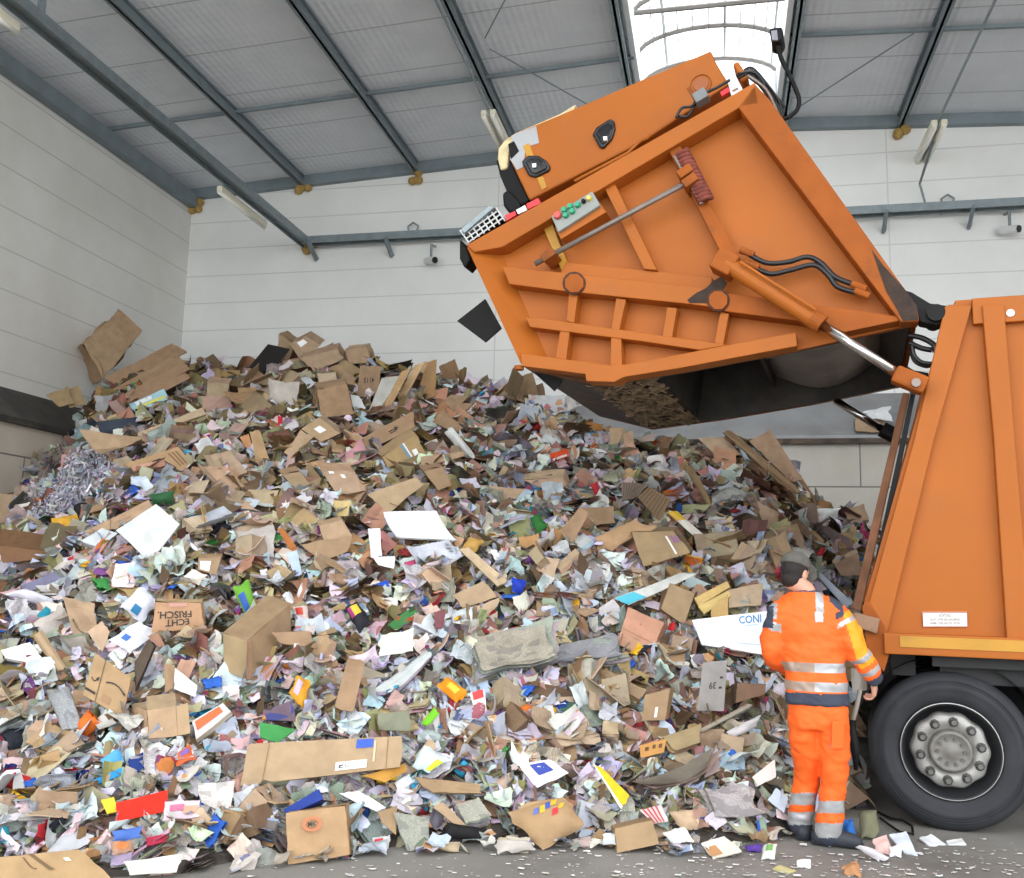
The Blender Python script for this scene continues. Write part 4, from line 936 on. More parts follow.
carton('cardboard_box', 'small tan box at the crest right of the flattened carton stack', 'box', [(207, 382), (229, 384), (226, 400), (206, 408)], TAN, 'the small tan crest box', depth=.3, off=(3, -5), crease=.08)
sheet('cardboard_flap', 'bent brown cardboard hanging over the shredded paper at the left', 'cardboard', [(84, 438), (145, 442), (147, 451), (104, 463)], TAN, 'the bent sheet over the shredded paper', tilt=.3, lift=.25, fold=.4)
bag('bundle_of_cloth', 'dark blue grey crumpled bundle under the poster in the upper left', 'bundle', [(98, 421), (137, 418), (138, 429), (101, 436)], '39414e', None)
for q, l in (([(46, 395), (68, 388), (74, 404), (60, 408)], 'curled brown cardboard flap nearest the black steel coping'), ([(63, 392), (79, 386), (86, 404), (70, 409)], 'upright olive brown flap beside the black steel coping')):
    sheet('cardboard_flap', l, 'cardboard', q, lin('a08a66'), None, tilt=.7, lift=.2, curl=.3)
bag('garbage_bag', 'small black plastic bag scrap beside the shredded paper', 'bag', [(73, 506), (90, 502), (98, 514), (80, 522)], '1d1d20', None, lift=.1)
bag('paper_wad', 'dark green crumpled paper above the large pale grey board', 'paper', [(150, 495), (175, 491), (172, 503), (152, 504)], '2f5f3a', None)
# --- the crest
sheet('board', 'black board standing at the crest of the heap', 'board', [(249, 367), (268, 344), (290, 349), (269, 376)], '1d1a19', 'the black board', tilt=.8, lift=.25, thick=.02, crease=.01, ragged=.01)
carton('cardboard_box', 'open brown box on the crest right of the black board', 'box', [(279, 334), (295, 344), (288, 362), (277, 354)], TAN2, None, depth=.4, off=(8, -3), crease=.08, lift=.3)
carton('cardboard_box', 'topmost brown box on the crest with a white patch', 'box', [(290, 344), (306, 336), (320, 345), (302, 363)], TAN, 'the topmost crest box', depth=.4, off=(5, -5), lift=.3, mk=(('rect', .35, .1, .75, .4, LBL, 'white_patch'),))
sheet('flattened_carton', 'thin brown carton sheet jutting out of the crest boxes', 'cardboard', [(288, 365), (334, 342), (332, 346), (298, 369)], TAN2, None, lift=.3, tilt=.7, thick=.02)
carton('cardboard_box', 'wide tan box on the crest below the jutting carton sheet', 'box', [(301, 358), (338, 349), (344, 359), (314, 372)], TAN, None, depth=.4, off=(2, -6), crease=.08, lift=.2)
carton('cardboard_box', 'tan crumpled box on the crest left of the handwritten cardboard', 'box', [(345, 350), (366, 347), (372, 363), (349, 364)], TAN, 'the tan crumpled crest box', depth=.4, off=(4, -4), crease=.12, lift=.25)
sheet('cardboard_sheet', 'upright brown cardboard sheet with black handwriting on the crest', 'cardboard', [(360, 366), (381, 366), (378, 396), (357, 397)], TAN2, 'the handwritten cardboard', tilt=.85, lift=.3, crease=.02, ragged=.02, mk=(('text', '4115', .25, .38, .75, .56, BLK, True),))
bag('paper_bag', 'round crumpled brown paper bag left of the handwritten cardboard', 'bag', [(329, 370), (345, 360), (360, 369), (352, 387)], TAN2, None, bulge=.35, lift=.2)
for i, (q, c, l) in enumerate((([(382, 378), (400, 376), (377, 415), (367, 415)], 'b8b8b4', 'grey white strip, leftmost of the bundle of long strips at the crest'), ([(401, 372), (412, 367), (388, 411), (378, 415)], 'bd9a70', 'tan strip beside the grey white one in the bundle of long strips'),
        ([(415, 365), (425, 362), (403, 402), (390, 411)], 'c9aa80', 'pale tan strip in the middle of the bundle of long strips'), ([(427, 362), (437, 359), (435, 396), (414, 404)], 'a8845c', 'brown corrugated pieces, rightmost of the bundle of long strips'))):
    sheet('cardboard_strip', l, 'cardboard', q, lin(c), 'the bundle of long strips' if i == 1 else None, tilt=.7, lift=.25, thick=.04, ragged=.03)
carton('cardboard_box', 'squat crumpled brown box below the round paper bag near the crest', 'box', [(317, 389), (347, 384), (354, 414), (321, 418)], TAN2, 'the squat crumpled box', depth=.4, off=(-3, -6), crease=.07, lift=.2)
sheet('paper_sheet', 'white paper patch beside the squat crumpled box', 'paper', [(349, 394), (359, 396), (366, 408), (355, 412)], WHITE, None, lift=.25)
sheet('flattened_carton', 'flattened brown carton with a black printed arrow below the crest', 'cardboard', [(349, 445), (413, 411), (415, 427), (365, 452)], TAN2, 'the carton with the black arrow', tilt=.6, lift=.2, crease=.03, ragged=.02,
      mk=(('rect', .55, .45, .72, .52, BLK, 'printed_arrow'), ('rect', .66, .35, .69, .62, BLK, 'printed_arrow'), ('rect', .55, .6, .66, .66, BLK, 'printed_arrow')))
carton('cardboard_box', 'brown box with blue and white tape below the crest', 'box', [(382, 457), (416, 434), (428, 458), (388, 467)], KRAFT, 'the box with blue tape', depth=.4, off=(-6, -6), lift=.22, mk=(('rect', .55, .02, .60, .95, '5a8fae', 'blue_tape', .05), ('rect', .61, .02, .65, .95, 'dfe4e6', 'white_tape', .05), ('rect', .72, .5, .84, .78, LBL, 'label')))
carton('cardboard_box', 'flat tan box with a white label left of the black arrow carton', 'box', [(301, 429), (319, 418), (341, 433), (321, 442)], TAN, 'the flat box with a white label', depth=.25, off=(4, -3), tilt=.4, lift=.15, mk=(('rect', .35, .3, .68, .62, LBL, 'label'),))
sheet('cardboard_plank', 'upright tan cardboard plank left of the flat box with white label', 'cardboard', [(250, 432), (260, 430), (270, 463), (257, 467)], KRAFT, 'the upright tan plank', tilt=.8, lift=.2, thick=.03)
sheet('cardboard_plank', 'reddish orange cardboard scrap left of the upright tan plank', 'cardboard', [(240, 437), (249, 434), (253, 452), (245, 447)], 'c48a62', None, tilt=.8, lift=.2)
sheet('cardboard_sheet', 'square brown cardboard sheet at the crest above the rolled white paper', 'cardboard', [(432, 422), (443, 409), (463, 428), (456, 433)], TAN2, None, tilt=.6, lift=.15)
bag('paper_roll', 'long rolled white paper below the right end of the crest', 'paper', [(444, 433), (452, 427), (475, 457), (467, 459)], WHITE, 'the rolled white paper', bulge=.4, crease=.08, lift=.2)
carton('cardboard_box', 'squashed brown box with a taped lid left of the big pale paper sheet', 'box', [(321, 470), (354, 472), (368, 495), (336, 494)], TAN, 'the squashed taped box', depth=.3, off=(-4, -8), tilt=.5, lift=.15, crease=.07, mk=(('rect', .5, .2, .62, .35, LBL, 'label'), ('rect', .2, .05, .35, .15, LBL, 'label')))
sheet('cardboard_sheet', 'large tan cardboard sheet lying flat above the curved white board', 'cardboard', [(367, 494), (415, 477), (424, 484), (388, 513)], TAN, 'the large flat tan sheet', tilt=.5, lift=.1)
carton('cardboard_box', 'small brown box half buried left of the squashed taped box', 'box', [(282, 475), (300, 471), (312, 486), (301, 494)], TAN2, None, depth=.3, off=(-4, -5), lift=.12, crease=.06)
carton('cardboard_box', 'torn brown box with triangular flap right of the large flat tan sheet', 'box', [(423, 470), (443, 467), (452, 485), (438, 491)], TAN2, None, depth=.3, off=(-4, -4), lift=.12, crease=.08)
sheet('cardboard_strip', 'thin tan strip right of the box with blue tape', 'cardboard', [(420, 457), (463, 451), (465, 456), (423, 467)], TAN, None, lift=.12)
for q, l in (([(438, 406), (451, 394), (469, 396), (448, 415)], 'brown carton sheet, upper of the pair at the right end of the crest'), ([(443, 414), (455, 403), (474, 403), (456, 420)], 'brown carton sheet, lower of the pair at the right end of the crest')):
    sheet('cardboard_sheet', l, 'cardboard', q, TAN2, None, lift=.12, thick=.03)
sheet('cardboard_flap', 'upright brown cardboard corner at the right end of the crest', 'cardboard', [(439, 367), (455, 359), (461, 377), (443, 379)], lin('8d7052'), 'the upright cardboard corner', tilt=.9, lift=.2, fold=.4)
# --- middle
sheet('board', 'large curved white board with torn edge in the middle of the heap', 'board', [(383, 515), (436, 513), (456, 543), (397, 540)], 'e7ebee', 'the large curved white board', tilt=.55, lift=.22, thick=.025, curl=.25, crease=.01, ragged=.02)
sheet('paper_strip', 'white bent strip, upright piece left of the curved white board', 'paper', [(368, 529), (380, 528), (382, 556), (371, 558)], WHITE, 'the white bent strip', tilt=.8, lift=.2)
sheet('paper_strip', 'white bent strip, lying piece below the curved white board', 'paper', [(373, 557), (395, 556), (394, 569), (378, 565)], WHITE, None, tilt=.7, lift=.2)
sheet('flyer', 'orange red flyer near the top of the heap under the raised tailgate', 'flyer', [(549, 454), (567, 449), (569, 456), (553, 462)], 'd8512a', 'the orange red flyer', lift=.1, mk=(('rect', .05, .7, .9, .95, 'e8d8d0', 'white_edge'),))
sheet('flattened_carton', 'tan box lid lying flat in the upper middle of the heap', 'cardboard', [(473, 484), (526, 489), (513, 501), (485, 496)], TANL, 'the flat tan box lid', tilt=.4, lift=.2, thick=.03)
sheet('cardboard_sheet', 'wrinkled brown cardboard above the brown paper bag', 'cardboard', [(582, 508), (613, 506), (615, 523), (588, 526)], TAN2, None, tilt=.6, lift=.1)
sheet('moulded_packaging', 'brown moulded waffle packaging in the right middle of the heap', 'packaging', [(638, 497), (649, 487), (671, 499), (659, 521)], '9c8263', 'the brown waffle packaging', tilt=.8, lift=.16, thick=.03, crease=.01, ragged=.0,
      mk=tuple(('rect', .03, .06+.13*k, .97, .1+.13*k, '6d573f', 'groove') for k in range(7))+tuple(('rect', .06+.11*k, .03, .09+.11*k, .97, '6d573f', 'groove') for k in range(8)))
sheet('moulded_packaging', 'greyish moulded packaging left of the brown waffle packaging', 'packaging', [(622, 482), (649, 484), (636, 498), (622, 500)], '938474', None, tilt=.6, lift=.12, thick=.03, mk=tuple(('rect', .06+.11*k, .03, .1+.11*k, .97, '6d5f50', 'groove') for k in range(8)))
bag('packet', 'dark green leaf shaped packet in the middle of the heap', 'packet', [(530, 518), (539, 514), (549, 527), (536, 533)], '2c6a2f', 'the dark green packet', lift=.12)
bag('paper_bag', 'brown paper bag with an angular fold left of the box with purple marks', 'bag', [(597, 537), (635, 519), (655, 528), (602, 555)], KRAFT, 'the folded brown paper bag', bulge=.18, lift=.16)
sheet('cardboard_flap', 'brown cardboard flap bent upright left of the folded paper bag', 'cardboard', [(559, 533), (579, 508), (588, 516), (572, 544)], TAN2, None, tilt=.7, lift=.14, fold=.3)
carton('cardboard_box', 'brown box with purple printed marks in the right middle of the heap', 'box', [(631, 532), (674, 531), (690, 553), (643, 567)], TAN2, 'the box with purple marks', depth=.35, off=(3, -4), lift=.18, crease=.03, mk=(('rect', .82, .2, .88, .5, '8d5f88', 'purple_mark'), ('rect', .91, .2, .97, .5, '8d5f88', 'purple_mark'), ('rect', .72, .2, .76, .9, 'e8e4e4', 'white_tape')))
sheet('cardboard_plank', 'tan plank lying diagonally below the curved white board', 'cardboard', [(459, 549), (468, 547), (508, 581), (498, 587)], TANL, 'the diagonal tan plank', tilt=.5, lift=.2, thick=.02, ragged=.02)
sheet('paper_strip', 'long grey white strip with a teal end right of the middle', 'paper', [(614, 599), (680, 574), (696, 575), (628, 606)], 'c4c6c2', 'the strip with a teal end', tilt=.6, lift=.22, curl=.15, mk=(('rect', .0, .05, .28, .95, '4bb3c9', 'teal_end'),))
sheet('flattened_carton', 'large brown carton sheet leaning at the top right beside the concrete wall', 'cardboard', [(749, 442), (770, 429), (803, 480), (792, 482)], TAN, 'the large leaning carton', tilt=.7, lift=.25, thick=.02, crease=.02, ragged=.03)
sheet('cardboard_plank', 'long brown cardboard plank in front of the large leaning carton', 'cardboard', [(723, 432), (731, 430), (801, 491), (793, 495)], TAN2, 'the long plank at the top right', tilt=.7, lift=.3, thick=.03, ragged=.02)
sheet('flattened_carton', 'tan carton sheet at the top right, left of the long plank', 'cardboard', [(698, 438), (724, 437), (742, 455), (717, 457)], TANL, None, tilt=.6, lift=.2)
sheet('cardboard_sheet', 'narrow dark edged carton below the long plank at the top right', 'cardboard', [(796, 476), (800, 474), (820, 505), (814, 503)], TAN2, None, tilt=.7, lift=.25, thick=.03)
bag('paper_bag', 'dark golden crumpled wrapper on the heap under the tailgate', 'wrapper', [(581, 422), (603, 424), (601, 433), (577, 429)], '97692f', 'the dark golden wrapper', lift=.1, bulge=.15)
carton('cardboard_box', 'tan flat box lid with grey top in the upper middle right', 'box', [(523, 480), (563, 478), (568, 489), (544, 489)], TANL, None, depth=.3, off=(2, -9), lift=.14)
bag('paper_bowl', 'white crumpled paper tray right of the two tan cardboard pieces', 'tray', [(646, 456), (663, 455), (664, 468), (649, 467)], 'efeeea', None, lift=.1)
for q, l in (([(610, 428), (624, 428), (617, 447), (609, 446)], 'tan cardboard piece, left of the two standing under the tailgate lip'), ([(623, 434), (633, 430), (634, 448), (625, 449)], 'tan cardboard piece, right of the two standing under the tailgate lip')):
    sheet('cardboard_flap', l, 'cardboard', q, TANL, None, tilt=.85, lift=.15)
bag('packet', 'bright blue packet above the newspaper stack in the middle', 'packet', [(511, 577), (526, 581), (522, 593), (512, 591)], '2340b0', 'the bright blue packet', lift=.12)
bag('packet', 'small red packet left of the greyish moulded packaging', 'packet', [(590, 484), (598, 482), (603, 496), (595, 495)], 'bb3138', 'the small red packet', lift=.12)
sheet('cardboard_plank', 'narrow brown plank standing diagonally right of the waffle packaging', 'cardboard', [(684, 466), (692, 465), (715, 507), (708, 505)], TAN2, 'the narrow diagonal plank', tilt=.7, lift=.2, thick=.03)
sheet('paper_strip', 'yellow and white paper strip right of the box with purple marks', 'paper', [(667, 512), (677, 511), (710, 540), (701, 542)], 'dedbd2', None, tilt=.6, lift=.2, mk=(('rect', .0, .0, 1, .3, 'd8b23a', 'yellow_end'),))
bag('paper_bag', 'tan crumpled wrapping paper behind the worker towards the right wall', 'wrapper', [(757, 500), (780, 515), (778, 538), (764, 531)], TANL, 'the tan wrapping paper', bulge=.12, lift=.12)
carton('cardboard_box', 'small square tan box above right of the worker', 'box', [(837, 533), (851, 533), (853, 548), (839, 549)], KRAFT, 'the small square box', depth=.2, off=(-3, 2), lift=.15)
carton('cardboard_box', 'tan carton beside the truck body above the long pale blue board', 'box', [(834, 564), (858, 553), (862, 575), (841, 576)], TAN, None, depth=.3, off=(-2, -4), lift=.15)
sheet('board', 'long pale blue white board leaning behind the worker', 'board', [(806, 563), (818, 570), (853, 603), (846, 608)], 'c9d4e0', 'the long pale blue board', tilt=.8, lift=.3, thick=.02, ragged=.01, crease=.01)
bag('paper_wad', 'large crumpled white paper at the right end of the heap', 'paper', [(812, 509), (841, 508), (834, 522), (815, 523)], WHITE, None, lift=.12)
sheet('cardboard_sheet', 'brown sheet leaning at the far right end of the heap', 'cardboard', [(843, 509), (864, 504), (869, 519), (850, 523)], TAN, None, tilt=.8, lift=.15)
# on the coping of the back wall
NCOP = np.array([0, -.687, .727]); PCOP = np.array([0, YB-.9, 4.0])
def on_coping(quad, d):
    out = []
    for x, y in quad:
        q = ray(x, y); out.append(EYE+q*(((PCOP+NCOP*d-EYE)@NCOP)/(q@NCOP)))
    return out
mb = MB(); Surf(on_coping([(855, 418), (884, 420), (886, 432), (856, 431)], .05), NCOP, 0, 0, .04, 5, .06).grid(mb, 6, 6, .02, TAN, 0, 1)
finish(mb.build('cardboard_sheet', waste), 'brown carton sheet lying on the grey coping of the back wall', 'cardboard', [(870, 425)]*4, None)
mb = MB(); Surf(on_coping([(862, 411), (889, 408), (892, 421), (868, 422)], .12), NCOP, 0, .2, .14, 6, .15).grid(mb, 8, 8, .004, WHITE, 0, 1)
finish(mb.build('paper_sheet', waste), 'crumpled white paper lying on the grey coping of the back wall', 'paper', [(875, 415)]*4, None)
# --- left
carton('paper_bag', 'brown grocery bag with black lettering ECHT FRISCH upside down', 'bag', [(155, 602), (201, 603), (204, 627), (152, 633)], KRAFT, 'the bag lettered in black', depth=.12, off=(2, -3), lift=.2, crease=.07, mk=(('text', 'FRISCH.', .08, .32, .78, .57, '241f1c', True), ('text', 'ECHT', .25, .61, .72, .84, '241f1c', True), ('rect', .3, .02, .7, .16, 'b98a7c', 'faded_mark')))
carton('cardboard_box', 'large closed brown cardboard box standing out left of the middle', 'box', [(223, 633), (247, 641), (247, 679), (224, 670)], TAN2, 'the large closed brown box', depth=.45, off=(44, -38), tilt=.75, lift=.2, crease=.02, flaps=((1, .18, .5),), twist=(-.5, 0))
sheet('flattened_carton', 'brown parcel carton with black smile arrows on the left', 'cardboard', [(95, 653), (131, 678), (123, 718), (83, 695)], KRAFT, 'the carton with smile arrows', tilt=.85, lift=.22, thick=.05, crease=.01, ragged=.01,
      mk=(('rect', .29, .0, .31, 1.0, '5a4330', 'seam'), ('arc', swoosh(.08, .52, .26, .42, .10), [.012]*9+[.03, .025, .015, .0], '2c2622'), ('arc', swoosh(.44, .42, .95, .45, .0)[:1]+swoosh(.44, .45, .96, .5, -.10), [.004]+[.018]*10+[.02, .03, .002], '2c2622'), ('rect', .0, .8, .26, .86, '2c2622', 'tape'), ('rect', .42, .72, .62, .9, '9c7a54', 'print')))
bag('plastic_bag', 'white cloth like bag near the left edge', 'bag', [(5, 595), (25, 589), (55, 599), (51, 608)], 'e2e4f0', 'the white bag at the left edge', lift=.14)
bundle('bundle_of_sheets', 'grey blue bundle of sheets above the white bag at the left edge', 'bundle', [(20, 587), (56, 571), (66, 580), (30, 592)], '7b7d92', None, lift=.15, pr=0)
sheet('foam_board', 'white foam wedge at the left edge below the white bag', 'foam', [(1, 650), (30, 642), (48, 666), (5, 658)], 'eef0ee', 'the white foam wedge', lift=.2, thick=.05, crease=.02)
sheet('cardboard_sheet', 'creased brown cardboard hanging in folds on the left', 'cardboard', [(64, 598), (94, 603), (97, 628), (74, 638)], TAN, 'the creased cardboard on the left', tilt=.7, lift=.16, crease=.2, n=12)
sheet('cardboard_sheet', 'tan cardboard piece right of the creased cardboard on the left', 'cardboard', [(88, 632), (102, 621), (110, 632), (102, 652)], TANL, None, tilt=.7, lift=.14)
sheet('cardboard_strip', 'narrow tan strip left of the creased cardboard near the left edge', 'cardboard', [(34, 636), (42, 629), (67, 668), (58, 670)], TAN, None, lift=.2, thick=.03)
bag('plastic_tub', 'white tub with brown side right of the large pale grey board', 'tub', [(182, 577), (193, 569), (207, 576), (200, 585)], 'e4dfd2', 'the white tub', lift=.14)
carton('cardboard_box', 'small brown box with white address label left of the middle', 'box', [(198, 558), (221, 557), (216, 575), (198, 570)], TAN2, 'the box with the address label', depth=.2, off=(2, -4), lift=.14, mk=(('rect', .1, .25, .6, .9, LBL, 'label'),))
bundle('folder', 'black and red folders standing upright right of the smile arrow carton', 'folder', [(135, 662), (149, 640), (155, 645), (136, 689)], '262328', 'the black and red folders', tilt=.8, lift=.14, layers=6, pr=0, cols=['1f1d20', '2b2a30', 'b0303a', '5b4a44'], thick=.006)
carton('cardboard_box', 'open small brown box below the black and red folders', 'box', [(147, 710), (176, 706), (178, 736), (149, 739)], TAN, 'the open small box', depth=.3, off=(-16, -6), lift=.16, open_=True, flaps=((0, .12, .6), (1, .1, .7)))
bundle('newspaper', 'rolled newspaper standing upright left of the smile arrow carton', 'newspaper', [(47, 691), (69, 688), (84, 729), (63, 731)], NEWS, 'the upright newspaper', tilt=.8, lift=.14, layers=4, curl=.4)
carton('food_box', 'white food box with an orange red printed picture on the left', 'box', [(192, 721), (223, 703), (231, 711), (196, 740)], 'dcd6cc', 'the orange red printed food box', depth=.06, off=(2, 4), lift=.15, mk=(('rect', .08, .1, .85, .62, 'c2622f', 'printed_picture'),))
bag('garbage_bag', 'olive bag at the left edge under the foam wedge', 'bag', [(-3, 664), (23, 667), (33, 679), (-3, 682)], '6b5d2c', None, lift=.1)
carton('tray', 'brown cardboard tray at the left edge under a magazine', 'tray', [(-3, 545), (50, 552), (57, 557), (3, 563)], lin('7b5c40'), 'the brown tray at the left edge', depth=.4, off=(6, -16), tilt=.6, lift=.14)
sheet('magazine', 'magazine with pink picture on the brown tray at the left edge', 'magazine', [(5, 534), (30, 532), (50, 543), (15, 545)], OFFW, None, lift=.3, mk=(('rect', .25, .2, .75, .8, 'c78a94', 'printed_picture'),))
bag('packet', 'yellow and orange packet at the left edge below the shredded paper', 'packet', [(51, 519), (79, 515), (74, 537), (53, 543)], 'd9a83a', 'the yellow orange packet', lift=.14, mk=(('rect', .15, .45, .6, .85, 'd8622c', 'orange_print'),))
bag('plastic_bag', 'white plastic bag with blue print left of the lettered grocery bag', 'bag', [(119, 607), (142, 586), (158, 603), (142, 623)], 'dcdfea', 'the plastic bag with blue print', lift=.16, mk=(('rect', .1, .45, .4, .75, '2f7fb0', 'blue_print'),))
bag('packet', 'green and blue snack bag above the large closed brown box', 'packet', [(233, 589), (248, 580), (257, 607), (244, 613)], '69a63a', 'the green and blue snack bag', lift=.16, mk=(('rect', .1, .35, .5, .98, '2e5cb0', 'blue_print'),))
carton('package', 'white package with grey edge left of the large pale grey board', 'package', [(81, 541), (102, 528), (118, 533), (99, 548)], 'd3d6d8', 'the white package', depth=.12, off=(2, 5), tilt=.5, lift=.16)
bag('plastic_bag', 'white printed plastic sheet above the black and red folders', 'bag', [(110, 640), (138, 622), (156, 632), (130, 655)], 'd7dbe2', None, lift=.1, bulge=.12, pr=0, mk=(('rect', .25, .2, .45, .5, '3b6db8', 'blue_print'),))
sheet('paper_sheet', 'white paper trapezoid right of the black and red folders', 'paper', [(175, 668), (197, 685), (196, 697), (174, 689)], WHITE, 'the white paper trapezoid', tilt=.7, lift=.15)
sheet('cardboard_tab', 'brown rounded cardboard tab left of the white paper trapezoid', 'cardboard', [(164, 664), (175, 665), (173, 694), (165, 692)], TAN2, None, tilt=.8, lift=.18)
# --- bottom left
sheet('card', 'bright red rectangular card near the bottom left', 'card', [(116, 803), (168, 790), (166, 811), (117, 822)], 'f02a18', 'the bright red card', tilt=.75, lift=.2, thick=.006, crease=.01, ragged=.01)
sheet('paper_sheet', 'bright blue paper sheet above the bright red card', 'paper', [(80, 785), (124, 767), (129, 772), (84, 789)], '2f93d2', 'the bright blue sheet', lift=.14)
carton('cardboard_box', 'large brown parcel box with a smile arrow in the bottom left corner', 'box', [(-8, 858), (79, 849), (120, 884), (-8, 892)], KRAFT, 'the parcel box in the corner', depth=.3, off=(-4, 6), tilt=.55, lift=.12, crease=.01, mk=(('arc', swoosh(.34, .08, .42, .42, .14), [.008]*10+[.016, .012, .003], '6a4a30'), ('rect', .47, .0, .52, .5, '6a5236', 'tape', .12), ('rect', .74, .2, .8, .3, 'd8cdb8', 'label')))
carton('book', 'dark red book at the left edge of the lower heap', 'book', [(3, 783), (15, 772), (31, 777), (25, 793)], 'a3231f', 'the dark red book', depth=.05, off=(-2, 4), lift=.14)
bag('packet', 'light blue packet above the bright blue sheet', 'packet', [(101, 759), (119, 748), (124, 762), (104, 769)], '58a8d8', None, lift=.12)
bag('packet', 'orange and purple packet below the orange red food box', 'packet', [(177, 754), (189, 745), (197, 759), (176, 766)], 'd0683c', None, lift=.12, mk=(('rect', .2, .15, .8, .5, '7a5aa0', 'purple_print'),))
sheet('newspaper', 'white newspaper page with red print right of the bright red card', 'newspaper', [(197, 784), (234, 782), (230, 816), (201, 803)], 'd6d2ca', 'the newspaper page', pr=1, tilt=.7, lift=.15, fold=.2)
sheet('magazine', 'pink and white magazine touching the right end of the bright red card', 'magazine', [(165, 802), (201, 800), (198, 817), (163, 821)], 'dcc6cc', 'the pink and white magazine', lift=.16, thick=.012, mk=(('rect', .15, .2, .55, .55, 'c06a8a', 'printed_picture'), ('rect', .55, .3, .95, .75, 'd89a80', 'printed_picture')))
def roll(px, py, r, label):
    P, n = hit(px, py); d = -ray(px, py); P = P+d*.12; k = np.linalg.norm(P-EYE)/FPX*r
    ax = d*.8+up*.5+rt*.1; ax /= np.linalg.norm(ax)
    m = MB(); m.lathe([(k*.45, .0), (k*.97, .0), (k, -.02), (k, -.14), (k*.45, -.14), (k*.45, 0)], P, ax, 24); m.col = [TAN]*len(m.v); m.pr = [0]*len(m.v); m.uv = [(0, 0, 0)]*len(m.v)
    finish(m.build('cardboard_tube', waste), label, 'tube', [(px, py)]*4, None)
roll(114, 783, 10, 'round cardboard tube end above the bright red card, larger left one'); roll(132, 785, 8, 'round cardboard tube end above the bright red card, smaller right one')
sheet('paper_sheet', 'large white sheet lying right of the corner parcel box', 'paper', [(124, 862), (183, 854), (176, 872), (130, 875)], OFFW, 'the large white sheet by the corner', lift=.08, tilt=.5)
sheet('flyer', 'yellow flyer touching the left end of the bright red card', 'flyer', [(101, 800), (114, 797), (118, 811), (107, 814)], 'e8c23a', None, lift=.12)
sheet('magazine', 'dark red brochure below the pink and white magazine', 'magazine', [(146, 838), (168, 833), (165, 842), (147, 846)], 'a32a44', None, lift=.1)
bag('packet', 'blue and white flyer bundle below the bright red card', 'packet', [(112, 832), (142, 826), (140, 838), (114, 842)], '4a6fb8', None, lift=.1, bulge=.1)
bag('food_packet', 'packet with round orange picture below the red card', 'packet', [(110, 842), (132, 840), (134, 852), (114, 856)], 'b08a70', None, lift=.1, mk=(('ring', .5, .5, .01, .3, 'd0743a', 'printed_picture'),))
# --- bottom middle
sheet('flattened_carton', 'large flattened tan carton with white barcode label at the bottom', 'cardboard', [(249, 744), (402, 736), (400, 767), (240, 786)], TAN, 'the large flattened tan carton', tilt=.7, lift=.3, thick=.02, crease=.012, ragged=.015, n=14,
      mk=(('rect', .58, .66, .78, .9, LBL, 'barcode_label'), ('rect', .6, .74, .63, .84, '4a4a4a', 'barcode'), ('rect', .64, .74, .67, .84, '4a4a4a', 'barcode'), ('rect', .74, .71, .76, .78, '4a4a4a', 'barcode'), ('rect', .70, .04, .81, .3, '2c55c0', 'blue_tape'), ('rect', .815, .1, .83, .75, 'c8b498', 'tape'), ('rect', .905, .02, .91, .98, '8a6848', 'crease'), ('rect', .13, .02, .135, .98, '8a6848', 'crease')))
carton('cardboard_box', 'battered brown box with a red ring stamp standing on the floor', 'box', [(286, 813), (345, 806), (350, 855), (288, 865)], KRAFT, 'the battered box with the red ring', depth=.3, off=(5, -3), tilt=.75, lift=.1, crease=.025)
bundle('newspaper', 'bundle of grey newspapers fanned upright by the floor', 'newspaper', [(395, 815), (428, 817), (430, 848), (408, 851)], NEWS, 'the fanned newspaper bundle', tilt=.8, lift=.12, layers=12, gap=.012, curl=.3, crease=.1)
sheet('cardboard_sheet', 'olive green cardboard square above the large flattened carton', 'cardboard', [(377, 713), (410, 711), (410, 731), (378, 730)], '7f8570', 'the olive green cardboard', tilt=.8, lift=.14)
bag('packet', 'yellow and orange snack packet left of the bent cardboard', 'packet', [(288, 694), (298, 675), (311, 683), (303, 709)], 'e0a030', 'the yellow snack packet', lift=.14, mk=(('rect', .2, .2, .8, .55, 'c8b0c8', 'pale_print'),))
bag('packet', 'bright orange packet with yellow print right of the middle bottom', 'packet', [(437, 686), (448, 677), (468, 693), (456, 703)], 'ef8f1e', 'the bright orange packet', lift=.16, mk=(('rect', .3, .3, .75, .75, 'f0c23a', 'yellow_print'),))
sheet('cardboard_sheet', 'tall bent brown cardboard above the large flattened carton', 'cardboard', [(347, 661), (365, 662), (353, 713), (334, 709)], TAN2, 'the tall bent cardboard', tilt=.75, lift=.2, curl=.35)
carton('package', 'dark blue printed package above the battered box', 'package', [(284, 809), (319, 789), (323, 799), (286, 816)], '27408f', 'the dark blue package', depth=.1, off=(1, 4), lift=.14)
sheet('paper_sheet', 'white paper right above the battered box with the ring', 'paper', [(339, 793), (359, 791), (386, 807), (377, 812)], WHITE, 'the white paper above the battered box', lift=.14)
sheet('envelope', 'golden brown envelope under the right end of the flattened carton', 'envelope', [(362, 776), (405, 764), (408, 770), (385, 782)], 'b88a3c', None, lift=.16)
bundle('newspaper', 'grey newspaper stack right of the fanned newspaper bundle', 'newspaper', [(456, 805), (479, 797), (491, 817), (466, 823)], 'a8a69f', None, lift=.12)
bag('cup', 'red and white packet between the battered box and the newspapers', 'packet', [(372, 838), (390, 835), (388, 849), (373, 849)], 'e0e0e0', None, lift=.08, mk=(('rect', .1, .25, .6, .8, 'c8303c', 'red_print'),))
sheet('cardboard_flap', 'wide brown cardboard flap right of the golden envelope', 'cardboard', [(413, 777), (479, 784), (481, 793), (433, 793)], TAN2, 'the wide brown flap', tilt=.5, lift=.2, thick=.02)
sheet('board', 'green board above the left end of the flattened carton', 'board', [(259, 722), (295, 729), (278, 743), (260, 737)], '3f8f4a', 'the green board', lift=.16, thick=.01)
